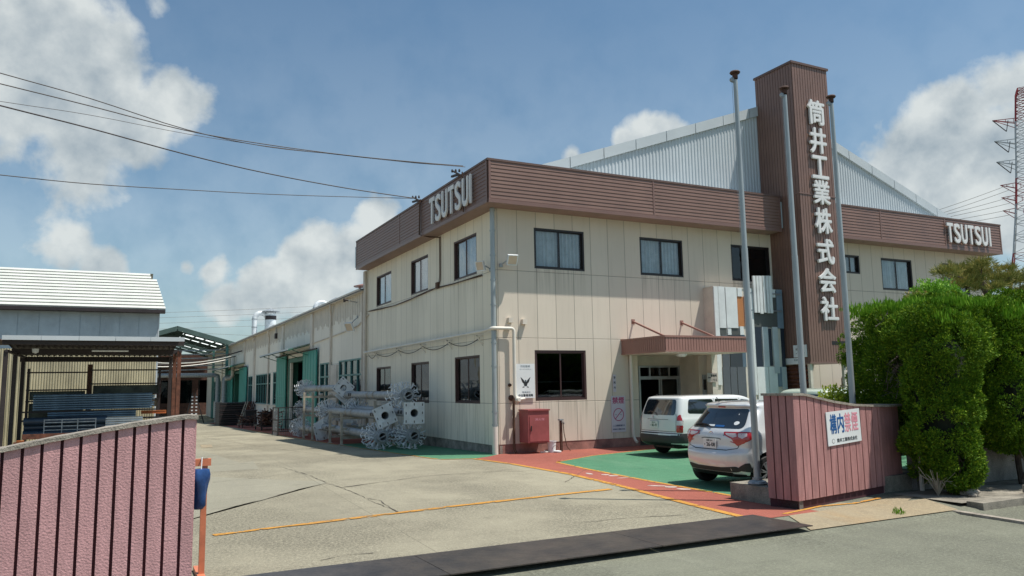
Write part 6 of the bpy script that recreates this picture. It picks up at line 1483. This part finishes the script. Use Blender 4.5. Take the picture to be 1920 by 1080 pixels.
for (ya, m0) in ((226, 'pylon_red'), (264, 'pylon_white'), (302, 'pylon_white'), (345, 'pylon_red'), (368, 'pylon_red'), (392, 'pylon_red')):
    z = zpx(ya); L_ = (63 if ya < 310 else 60)*k_; B_ = bars[m0]
    for s in (-1, 1):
        tip = Vector((PXc, PYc, z))+pylL*s*L_
        for i in range(4):
            c_ = cor(z+3*k_, i); c2 = cor(z-8*k_, i)
            if (c_-Vector((PXc, PYc, z))).dot(pylL*s) > 0: B_.bar(c_, tip, t_*1.2); B_.bar(c2, tip, t_*1.0)
        for q in (.35, .6, .8):
            m1 = Vector((PXc, PYc, z+1.5*k_)).lerp(tip, q); B_.bar(m1+Vector((0, 0, 3*k_*(1-q))), m1-Vector((0, 0, 10*k_*(1-q))), t_*.7)
        if ya < 310:
            ins = MB(); ins.bar(tip, tip+Vector((0, 0, -22*k_))-pylL*s*25*k_, t_*1.3); ins.bar(tip+(-pylL*s)*30*k_, tip+Vector((0, 0, -22*k_))-pylL*s*25*k_, t_*1.0); ins.build('insulator', 'dark_steel', pyl)
lat = MB(); lat.cur = 0; lat.add(bars['pylon_red'].v, bars['pylon_red'].f); lat.cur = 1; lat.add(bars['pylon_white'].v, bars['pylon_white'].f); lat.build('lattice', ['pylon_red', 'pylon_white'], pyl)
for k, (y0, y1) in enumerate(((346, 388), (356, 396), (370, 400), (381, 405), (393, 412), (403, 420))):
    a = Vector(hit(1893, y0, 1, PYc)); b = Vector(hit(1760, y1, 1, PYc+10)); b2 = a+(b-a)*2.4
    wire(tuple(a), tuple(b2), 1.0, t_*.42, 'high-voltage line running left from the pylon, %s from the top' % ['first', 'second', 'third', 'fourth', 'fifth', 'sixth'][k], 'high-voltage lines from the pylon', m='retaining', name='power_line')
# ------------------------------------------------------------------ cars
def paint(name, c, metal=.0, rough=.35):
    m_ = mat(name, c, rough, metal=metal, var=.02, vs=2, coat=1.0); return m_
mat('car_white', (.72, .73, .72), .32, metal=.0, var=.02, coat=1.0)
mat('car_silver', (.66, .67, .67), .30, metal=.2, var=.02, coat=1.0)
mat('car_mint', (.52, .60, .50), .35, metal=.0, var=.02, coat=1.0)
mat('car_black', (.015, .015, .016), .45, var=.05)
mat('car_plastic', (.03, .03, .032), .6, var=.05)
mat('lamp_red', (.42, .012, .015), .12, var=.0, coat=1.0)
mat('lamp_clear', (.62, .55, .55), .15, var=.0, coat=1.0)
mat('plate_white', (.72, .73, .70), .4, var=.02)
mat('plate_green', (.02, .09, .05), .5, var=0)
mat('chrome', (.62, .63, .65), .15, metal=1., var=.02)
mat('wheel_silver', (.50, .51, .53), .3, metal=.8, var=.05)

def ring(xr, xf, w, r, bow=.03, n=(12, 6, 30)):
    """closed outline seen from above: rear edge, right side, front edge, left side"""
    r = min(r, w*.9, (xf-xr)*.4); ne, nc, ns = n; P = []
    def bx(y): return bow*(y/w)**2
    for i in range(ne): y = (w-r)*(1-2*i/ne); P.append((xr+bx(y), y))
    for i in range(nc): a = math.pi/2*i/nc; P.append((xr+bow+r-r*math.cos(a), -(w-r)-r*math.sin(a)))
    L_ = (xf-bow-r)-(xr+bow+r)
    for i in range(ns): P.append((xr+bow+r+L_*i/ns, -w))
    for i in range(nc): a = math.pi/2*i/nc; P.append((xf-bow-r+r*math.sin(a), -w+r-r*math.cos(a)))
    for i in range(ne): y = -(w-r)*(1-2*i/ne); P.append((xf-bx(y), y))
    for i in range(nc): a = math.pi/2*i/nc; P.append((xf-bow-r+r*math.cos(a), (w-r)+r*math.sin(a)))
    for i in range(ns): P.append((xf-bow-r-L_*i/ns, w))
    for i in range(nc): a = math.pi/2*i/nc; P.append((xr+bow+r-r*math.sin(a), w-r+r*math.cos(a)))
    return P
def catmull(rows, sub):
    o = []
    for i in range(len(rows)-1):
        p0, p1, p2, p3 = rows[max(i-1, 0)], rows[i], rows[i+1], rows[min(i+2, len(rows)-1)]
        for k in range(sub):
            t = k/sub; a = []
            for q0, q1, q2, q3 in zip(p0, p1, p2, p3):
                v = .5*((2*q1)+(-q0+q2)*t+(2*q0-5*q1+4*q2-q3)*t*t+(-q0+3*q1-3*q2+q3)*t**3); lo, hi = min(q1, q2), max(q1, q2); v = min(max(v, lo-.004), hi+.004); a.append(v)
            o.append(a)
    o.append(list(rows[-1])); return o
def make_body(name, rows, arches, wr, m, parent, sub=4):
    rr = catmull([list(r) if len(r) == 6 else list(r)+[.03] for r in rows], sub)
    mb = MB(); rings = [[(x, y, z) for x, y in ring(xr, xf, w, r, b)] for z, xr, xf, w, r, b in rr]; n = len(rings[0])
    vs = [p for q in rings for p in q]; fs = [(i*n+j, i*n+(j+1) % n, (i+1)*n+(j+1) % n, (i+1)*n+j) for i in range(len(rings)-1) for j in range(n)]
    fs.append(tuple(range(n-1, -1, -1))); fs.append(tuple((len(rings)-1)*n+j for j in range(n))); mb.add(vs, fs)
    o = mb.build(name, [m, 'car_black'], parent, local=True)
    # wheel arches
    cuts = MB(); cuts.cur = 1
    for x in arches: cuts.lathe([(0, -1.2), (wr, -1.2), (wr, 1.2), (0, 1.2)], (x, 0, .30), 40, 'y')
    c = cuts.build('cut', ['car_black', 'car_black'], None, local=True); c.matrix_world = Matrix.Identity(4)
    # the cutter works in the body's own space
    tmp = bpy.data.objects.new('tmp', o.data); col.objects.link(tmp)
    md = tmp.modifiers.new('b', 'BOOLEAN'); md.object = c; md.operation = 'DIFFERENCE'; md.solver = 'EXACT'
    try: md.material_mode = 'TRANSFER'
    except Exception: pass
    bpy.context.view_layer.update(); dg = bpy.context.evaluated_depsgraph_get()
    me = bpy.data.meshes.new_from_object(tmp.evaluated_get(dg)); bvh = BVHTree.FromObject(tmp, dg) if False else BVHTree.FromPolygons([v.co for v in o.data.vertices], [tuple(p.vertices) for p in o.data.polygons])
    bpy.data.objects.remove(tmp); bpy.data.objects.remove(c); o.data = me
    for p in me.polygons:
        cz_ = p.center
        if p.normal.z < -.6 and cz_.z < .5: p.material_index = min(1, len(me.materials)-1)
    me.polygons.foreach_set('use_smooth', [True]*len(me.polygons)); me.set_sharp_from_angle(angle=R(38))
    return o, bvh
def patch(name, poly, side, bvh, m, parent, off=.004, grid=.05, lim=None):
    """lay a 2-D outline on the body: side 'rear' (y,z), 'right' (x,z), 'left' (x,z), 'top' (x,y)"""
    V2 = [Vector(p) for p in poly]; n = len(V2)
    # refine outline
    E_ = []
    for i in range(n):
        a, b = V2[i], V2[(i+1) % n]; k = max(1, int((b-a).length/grid))
        for j in range(k): E_.append(a.lerp(b, j/k))
    lo = (min(p.x for p in E_), min(p.y for p in E_)); hi = (max(p.x for p in E_), max(p.y for p in E_)); pts = list(E_)
    def inside(q):
        c = False
        for i in range(n):
            a, b = V2[i], V2[(i+1) % n]
            if (a.y > q[1]) != (b.y > q[1]) and q[0] < (b.x-a.x)*(q[1]-a.y)/(b.y-a.y)+a.x: c = not c
        return c
    gx_ = int((hi[0]-lo[0])/grid)+1; gy_ = int((hi[1]-lo[1])/grid)+1
    for i in range(gx_):
        for j in range(gy_):
            q = (lo[0]+(i+.5)*grid, lo[1]+(j+.5)*grid)
            if inside(q) and min((Vector(q)-e).length for e in E_) > grid*.4: pts.append(Vector(q))
    ne = len(E_); r = delaunay_2d_cdt(pts, [], [list(range(ne))], 1, 1e-6)
    vs = []; bad = set()
    for ip, p in enumerate(r[0]):
        u, v = p
        if side == 'rear': o, d = Vector((-2, u, v)), Vector((1, 0, 0))
        elif side == 'front': o, d = Vector((7, u, v)), Vector((-1, 0, 0))
        elif side == 'right': o, d = Vector((u, -3, v)), Vector((0, 1, 0))
        elif side == 'left': o, d = Vector((u, 3, v)), Vector((0, -1, 0))
        else: o, d = Vector((u, v, 4)), Vector((0, 0, -1))
        h = bvh.ray_cast(o, d)
        if h[0] is None or abs(h[1].dot(d)) < .12: bad.add(ip)
        if h[0] is None: h = bvh.find_nearest(o+d*2)
        nn = h[1] if h[1].dot(d) < 0 else -h[1]
        vs.append(h[0]+nn*off)
    mb = MB(); mb.add(vs, [tuple(f) for f in r[2] if not any(i in bad for i in f)]); o = mb.build(name, m, parent, local=True)
    # orient outwards
    me = o.data; ds = {'rear': Vector((-1, 0, 0)), 'front': Vector((1, 0, 0)), 'right': Vector((0, -1, 0)), 'left': Vector((0, 1, 0)), 'top': Vector((0, 0, 1))}[side]
    if sum(p.normal.dot(ds)*p.area for p in me.polygons) < 0: me.flip_normals()
    me.polygons.foreach_set('use_smooth', [True]*len(me.polygons)); return o
def seam(pts, wd=.010):
    # thin closed outline round an open polyline
    P = [Vector(p) for p in pts]; L_ = []; R2 = []
    for i, p in enumerate(P):
        d = (P[min(i+1, len(P)-1)]-P[max(i-1, 0)]).normalized(); n = Vector((-d.y, d.x)); L_.append(p+n*wd/2); R2.append(p-n*wd/2)
    return [tuple(q) for q in L_+R2[::-1]]
def rnd(poly, r=.03, k=3):
    """round the corners of an outline"""
    P = [Vector(p) for p in poly]; n = len(P); o = []
    for i in range(n):
        a, b, c = P[i-1], P[i], P[(i+1) % n]; q = min(r, (a-b).length*.45, (c-b).length*.45); p1 = b+(a-b).normalized()*q; p2 = b+(c-b).normalized()*q
        for j in range(k+1): t = j/k; o.append(tuple(p1*(1-t)**2+b*2*t*(1-t)+p2*t*t))
    return o
def wheel(x, y, sgn, parent, R_=.292, wd=.18, spokes=7, style='alloy'):
    w0 = y-sgn*wd/2
    mb = MB(); rt = R_*.66; mb.lathe([(rt, -wd/2), (R_*.9, -wd/2), (R_*.985, -wd/2+.025), (R_, -wd/2+.05), (R_, wd/2-.05), (R_*.985, wd/2-.025), (R_*.9, wd/2), (rt, wd/2)], (x, w0, R_), 36, 'y')
    w = mb.build('wheel', 'rubber', parent, local=True, smooth=35)
    mb = MB(); yo = w0+sgn*(wd/2-.004)
    mb.lathe([(rt, sgn*.0), (rt*.93, -sgn*.012), (rt*.90, -sgn*.10), (0, -sgn*.10)], (x, yo, R_), 32, 'y'); mb.build('rim_barrel', 'car_black', w, local=True, smooth=50)
    mb = MB()
    mb.lathe([(rt*1.0, 0), (rt*.93, sgn*.004), (rt*.91, -sgn*.012)], (x, yo, R_), 36, 'y')
    for k in range(spokes):
        a = 2*math.pi*k/spokes+.2
        for q in (-.13, .13):
            c, s = math.cos(a+q), math.sin(a+q); c0, s0 = math.cos(a+q*.5), math.sin(a+q*.5)
            mb.bar((x+rt*.16*c0, yo-sgn*.02, R_+rt*.16*s0), (x+rt*.93*c, yo-sgn*.008, R_+rt*.93*s), .020, .022, up=(0, 1, 0))
    mb.lathe([(0, sgn*-.005), (rt*.2, -sgn*.008), (rt*.24, -sgn*.03)], (x, yo, R_), 18, 'y'); mb.build('rim', 'wheel_silver', w, local=True)
    return w
def plate(cx, cy, cz, parent, top, kana, num, tone='ink', th=.012):
    mb = MB(); mb.box(cx-th, cy-.165, cz-.0825, cx, cy+.165, cz+.0825); p = mb.build('licence_plate', 'plate_white', parent, local=True)
    e = parent
    W0 = wl(parent)
    def tx(b, dy, dz, sq, bd): 
        o = text('plate_lettering', b, (cx-th-.0005+W0.x, cy-dy+W0.y, cz+dz+W0.z), (0, -1, 0), (0, 0, 1), 0, tone, p, .001, bd, squeeze=sq); return o
    tx(top, .0, .052, (.15, .036), .001); tx(num, .03, -.018, (.225, .072), .004); tx(kana, -.125, -.02, (.03, .03), .001)
    return p
def mirror(x, y, z, sgn, parent, m):
    mb = MB(); c = Vector((x, y, z))
    mb.lathe([(0, -.05), (.07, -.045), (.085, 0), (.07, .05), (0, .06)], (x, y, z), 14, 'x'); o = mb.build('side_mirror', m, parent, local=True, smooth=60)
    mb = MB(); mb.bar((x+.02, y-sgn*.02, z-.05), (x+.05, y-sgn*.16, z-.07), .05, .04); mb.build('mirror_arm', 'car_plastic', o, local=True)
    return o
def emblem(x, y, z, parent, s=.055):
    mb = MB(); n = 20
    for a, b in ((s, s*.66), (s*.30, s*.64), (s*.66, s*.30)):
        zc = .0 if a != s*.66 else s*.28
        mb.tube([(x-.004, y+a*math.cos(2*math.pi*i/n), z+zc+b*math.sin(2*math.pi*i/n)) for i in range(n+1)], s*.09, 5, caps=False)
    return mb.build('badge', 'chrome', parent, local=True)

# --- silver hatchback
hb = empty('hatchback', (.0, -8.42, .016), 'small silver hatchback parked nearest the gate with raked red and clear tail lamps', 'car')
rows = [(.19, .30, 3.70, .74, .14, .05), (.25, .13, 3.83, .80, .20, .10), (.34, .055, 3.90, .832, .24, .13), (.46, .01, 3.93, .845, .26, .14), (.56, .0, 3.935, .847, .26, .14), (.62, .015, 3.93, .845, .25, .13), (.665, .065, 3.90, .838, .22, .10),
        (.72, .095, 3.87, .838, .20, .09), (.80, .10, 3.80, .843, .18, .09), (.88, .105, 3.62, .845, .17, .09), (.95, .125, 3.30, .835, .16, .09), (1.00, .16, 3.00, .812, .16, .09), (1.06, .215, 2.88, .785, .17, .09),
        (1.16, .29, 2.74, .745, .18, .09), (1.27, .37, 2.56, .703, .19, .09), (1.36, .43, 2.40, .668, .20, .09), (1.405, .40, 2.30, .648, .20, .08), (1.435, .40, 2.20, .628, .20, .08), (1.46, .46, 2.08, .595, .20, .06), (1.485, .66, 1.90, .52, .2, .05), (1.498, 1.0, 1.60, .36, .16, .03)]
body, bvh = make_body('body', rows, (.62, 3.13), .345, 'car_silver', hb)
gl = rnd([(-.60, 1.03), (.60, 1.03), (.635, 1.10), (.545, 1.365), (-.545, 1.365), (-.635, 1.10)], .05)
mat('car_glass_body', (.012, .015, .018), .06, var=.0, coat=1.0, spec=.9)
rw = patch('rear_window', gl, 'rear', bvh, 'car_glass_body', hb, .004, .04)
patch('window_sticker', rnd([(.16, 1.055), (.0, 1.055), (.0, 1.085), (.16, 1.085)], .004), 'rear', bvh, 'sign_white', rw, .007, .03); patch('window_sticker', rnd([(-.02, 1.05), (-.24, 1.05), (-.24, 1.08), (-.02, 1.08)], .004), 'rear', bvh, 'ink_blue', rw, .007, .03)
patch('window_sticker', [(-.47+.05*math.cos(t), 1.12+.032*math.sin(t)) for t in np.linspace(0, 6, 12)], 'rear', bvh, 'sign_white', rw, .007, .03)
patch('stop_lamp', rnd([(-.09, 1.385), (.09, 1.385), (.09, 1.41), (-.09, 1.41)], .005), 'rear', bvh, 'lamp_red', hb, .006, .03)
for s in (1, -1):
    t = patch('tail_lamp', rnd([(s*.30, .975), (s*.80, .985), (s*.835, .93), (s*.74, .80), (s*.60, .745), (s*.50, .86), (s*.33, .92)], .02), 'rear', bvh, 'lamp_red', hb, .006, .03)
    patch('clear_lens', rnd([(s*.35, .955), (s*.58, .955), (s*.60, .905), (s*.53, .885), (s*.38, .925)], .012), 'rear', bvh, 'lamp_clear', t, .010, .03)
    patch('clear_lens', rnd([(s*.61, .955), (s*.765, .96), (s*.775, .915), (s*.70, .87), (s*.62, .90)], .012), 'rear', bvh, 'lamp_clear', t, .010, .03)
    ts = patch('tail_lamp', rnd([(.11, .965), (.31, .985), (.36, .95), (.28, .86), (.16, .77), (.13, .80)], .02), 'right' if s < 0 else 'left', bvh, 'lamp_red', hb, .005, .03)
    patch('reflector', rnd([(s*.52, .34), (s*.80, .31), (s*.79, .47), (s*.73, .46)], .02), 'rear', bvh, 'car_plastic', hb, .006, .03)
patch('lower_trim', rnd([(-.56, .30), (.56, .30), (.66, .335), (.56, .40), (.30, .375), (-.30, .375), (-.56, .40), (-.66, .335)], .02), 'rear', bvh, 'car_plastic', hb, .005, .04)
for pl_ in ([(-.64, .78), (-.60, .705), (-.40, .668), (.40, .668), (.60, .705), (.64, .78)], [(.64, .78), (.60, .84), (.40, .915), (.30, .92)], [(-.64, .78), (-.60, .84), (-.40, .915), (-.30, .92)]):
    patch('tailgate_seam', seam(pl_, .012), 'rear', bvh, 'car_black', hb, .003, .03)
for pl_ in ([(.24, .845), (.16, .86), (-.2, .86), (-.26, .845)],): patch('number_recess_line', seam(pl_, .014), 'rear', bvh, 'car_plastic', hb, .004, .03)
plate(.085, .0, .765, hb, '姫路 501', 'む', '26-08')
emblem(.125, .0, .935, hb)
wp = MB(); 
P = [bvh.ray_cast(Vector((-2, y, z)), Vector((1, 0, 0)))[0]+Vector((-.022, 0, 0)) for y, z in ((.05, 1.045), (.2, 1.085), (.38, 1.10), (.54, 1.075))]; wp.tube(P, .011, 6); P = [p+Vector((-.008, 0, -.014)) for p in P]; wp.tube(P[1:], .007, 5); wp.build('rear_wiper', 'car_black', hb, local=True)
for sd in ('right', 'left'):
    patch('side_window', rnd([(.72, 1.13), (.83, 1.05), (1.62, 1.00), (1.62, 1.375), (1.05, 1.385)], .04), sd, bvh, 'car_glass_body', hb, .004, .05)
    patch('side_window', rnd([(1.68, 1.0), (2.74, .985), (2.30, 1.36), (1.68, 1.38)], .04), sd, bvh, 'car_glass_body', hb, .004, .05)
    for pl_ in ([(1.65, 1.40), (1.65, .34)], [(.86, 1.02), (.93, .8), (1.02, .62), (1.10, .35), (2.66, .33), (2.74, .6), (2.78, 1.0)], [(.30, .71), (.42, .60), (.34, .52)]): patch('door_seam', seam(pl_, .009), sd, bvh, 'car_black', hb, .003, .03)
    patch('door_handle', rnd([(1.12, .86), (1.32, .85), (1.32, .89), (1.12, .895)], .01), sd, bvh, 'car_silver', hb, .02, .03)
mb = MB(); mb.bar((.62, .30, 1.47), (.55, .30, 1.56), .012); mb.build('aerial', 'car_black', hb, local=True)
for x in (.62, 3.13):
    for s in (-1, 1): wheel(x, s*.835, s, hb)
mirror(2.62, -.93, .99, -1, hb, 'car_silver'); mirror(2.62, .93, .99, 1, hb, 'car_silver')
mb = MB(); mb.box(.35, -.5, .2, .6, .5, .3); mb.tube([(.2, -.42, .24), (.7, -.42, .24)], .03, 8); mb.build('exhaust', 'car_black', hb, local=True)
hb.rotation_euler[2] = 0

# --- white station wagon
sw_ = empty('station_wagon', (2.86, -3.20, .016), 'white boxy station wagon with a dark bumper parked by the office entrance', 'car')
rows = [(.26, .20, 3.95, .76, .12, .03), (.32, .06, 4.10, .81, .16, .05), (.40, .0, 4.16, .838, .18, .06), (.50, -.01, 4.18, .845, .18, .06), (.575, .0, 4.18, .845, .18, .06), (.605, .055, 4.17, .838, .14, .04), (.70, .06, 4.12, .842, .12, .035), (.84, .07, 3.98, .842, .12, .035), (.93, .08, 3.60, .835, .12, .035), (.99, .09, 3.32, .820, .12, .035),
        (1.06, .105, 3.16, .805, .12, .035), (1.20, .145, 2.96, .775, .12, .04), (1.34, .19, 2.74, .742, .13, .04), (1.42, .22, 2.58, .718, .13, .04), (1.465, .24, 2.46, .695, .13, .04), (1.495, .30, 2.34, .655, .15, .04), (1.515, .45, 2.15, .57, .15, .03), (1.524, .75, 1.85, .40, .15, .02)]
body, bvh = make_body('body', rows, (.80, 3.35), .335, 'car_white', sw_)
rw = patch('rear_window', rnd([(-.63, 1.04), (.63, 1.04), (.64, 1.15), (.575, 1.425), (-.575, 1.425), (-.64, 1.15)], .07), 'rear', bvh, 'car_glass_body', sw_, .004, .05)
patch('bumper', rnd([(-.84, .36), (.84, .36), (.84, .60), (-.84, .60)], .02), 'rear', bvh, 'car_plastic', sw_, .008, .05)
for sd in ('right', 'left'):
    patch('bumper', rnd([(.0, .36), (.46, .36), (.46, .60), (.0, .60)], .02), sd, bvh, 'car_plastic', sw_, .006, .05)
    patch('side_window', rnd([(.40, 1.08), (1.28, 1.045), (1.28, 1.42), (.50, 1.425)], .07), sd, bvh, 'car_glass_body', sw_, .004, .05)
    patch('side_window', rnd([(1.35, 1.045), (2.12, 1.02), (2.12, 1.405), (1.35, 1.42)], .03), sd, bvh, 'car_glass_body', sw_, .004, .05)
    patch('side_window', rnd([(2.20, 1.02), (3.02, 1.0), (2.58, 1.36), (2.20, 1.40)], .03), sd, bvh, 'car_glass_body', sw_, .004, .05)
    for pl_ in ([(1.31, 1.44), (1.31, .9), (1.2, .7), (1.2, .34)], [(2.16, 1.43), (2.16, .34)], [(3.06, 1.0), (3.02, .34)]): patch('door_seam', seam(pl_, .009), sd, bvh, 'car_black', sw_, .003, .03)
    s = -1 if sd == 'right' else 1
    t = patch('tail_lamp', rnd([(s*.72, .62), (s*.845, .62), (s*.835, 1.0), (s*.80, 1.08), (s*.725, 1.02)], .03), 'rear', bvh, 'lamp_red', sw_, .007, .03)
    patch('clear_lens', rnd([(s*.725, .80), (s*.842, .80), (s*.838, .91), (s*.725, .91)], .01), 'rear', bvh, 'lamp_clear', t, .011, .03)
    patch('tail_lamp', rnd([(.13, .62), (.20, .62), (.20, .98), (.17, 1.04), (.14, 1.0)], .01), sd, bvh, 'lamp_red', sw_, .006, .03)
for pl_ in ([(-.70, .64), (-.70, 1.0), (-.66, 1.08)], [(.70, .64), (.70, 1.0), (.66, 1.08)], [(-.70, .64), (.70, .64)], [(-.42, .93), (.42, .93)]): patch('tailgate_seam', seam(pl_, .010), 'rear', bvh, 'car_black', sw_, .003, .03)
patch('grip_recess', rnd([(-.05, .74), (.32, .74), (.32, .90), (-.05, .90)], .02), 'rear', bvh, 'strip_c', sw_, .004, .03)
plate(.055, .12, .80, sw_, '姫路 400', 'れ', '85-97', 'plate_green')
emblem(.085, .18, .985, sw_, .045)
W0 = wl(sw_)
text('badge_lettering', 'Familia', (W0.x+.072, W0.y-.45, W0.z+.90), (0, -1, 0), (0, 0, 1), 0, 'chrome', sw_, .004, .001, squeeze=(.20, .032)) if False else None
mb = MB(); P = [bvh.ray_cast(Vector((-2, y, z)), Vector((1, 0, 0)))[0]+Vector((-.025, 0, 0)) for y, z in ((.0, 1.03), (.12, 1.10), (.32, 1.13), (.42, 1.10))]; mb.tube(P, .011, 6); mb.build('rear_wiper', 'car_black', sw_, local=True)
for x in (.80, 3.35):
    for s in (-1, 1): wheel(x, s*.83, s, sw_, .285, .165, 8)
mirror(2.95, -.94, 1.02, -1, sw_, 'car_white'); mirror(2.95, .94, 1.02, 1, sw_, 'car_white')
patch('white_sticker', [(1.9+.06*math.cos(t), 1.09+.05*math.sin(t)) for t in np.linspace(0, 6, 12)], 'right', bvh, 'sign_white', sw_, .007, .03)
mb = MB(); mb.box(.35, -.45, .2, 1.4, .45, .34); mb.tube([(.15, -.5, .26), (.9, -.5, .26)], .03, 8); mb.build('exhaust', 'car_black', sw_, local=True)
mb = MB(); mb.bar((.5, .45, 1.50), (.42, .45, 1.56), .010); mb.build('aerial', 'car_black', sw_, local=True)

# --- pale green van beyond the wall
vn_ = empty('compact_van', (4.95, -5.85, .016), 'pale mint-white compact van half hidden behind the red gate wall and hedge', 'car')
rows = [(.26, .10, 3.95, .76, .12, .03), (.36, .0, 4.05, .83, .16, .05), (.55, .0, 4.06, .845, .16, .05), (.75, .02, 4.02, .845, .14, .04), (.92, .04, 3.85, .84, .12, .04), (1.02, .05, 3.55, .825, .12, .04), (1.15, .07, 3.35, .80, .12, .04), (1.35, .12, 3.05, .765, .13, .04), (1.52, .17, 2.75, .725, .15, .04), (1.60, .22, 2.5, .68, .16, .04), (1.645, .34, 2.25, .58, .2, .04), (1.66, .6, 1.9, .42, .2, .03)]
body, bvh = make_body('body', rows, (.75, 3.25), .335, 'car_mint', vn_)
patch('rear_window', rnd([(-.66, 1.05), (.66, 1.05), (.60, 1.52), (-.60, 1.52)], .07), 'rear', bvh, 'car_glass_body', vn_, .004, .05)
for sd in ('right', 'left'):
    patch('side_window', rnd([(.40, 1.07), (1.30, 1.07), (1.30, 1.52), (.48, 1.52)], .06), sd, bvh, 'car_glass_body', vn_, .004, .05)
    patch('side_window', rnd([(1.38, 1.07), (2.30, 1.07), (2.30, 1.50), (1.38, 1.52)], .05), sd, bvh, 'car_glass_body', vn_, .004, .05)
    patch('side_window', rnd([(2.38, 1.05), (3.20, 1.04), (2.80, 1.42), (2.38, 1.48)], .04), sd, bvh, 'car_glass_body', vn_, .004, .05)
    s = -1 if sd == 'right' else 1
    patch('tail_lamp', rnd([(s*.70, .70), (s*.83, .70), (s*.80, 1.1), (s*.70, 1.1)], .03), 'rear', bvh, 'lamp_red', vn_, .007, .03)
for x in (.75, 3.25):
    for s in (-1, 1): wheel(x, s*.835, s, vn_, .29, .17, 6)
mirror(3.05, -.93, 1.08, -1, vn_, 'car_mint')
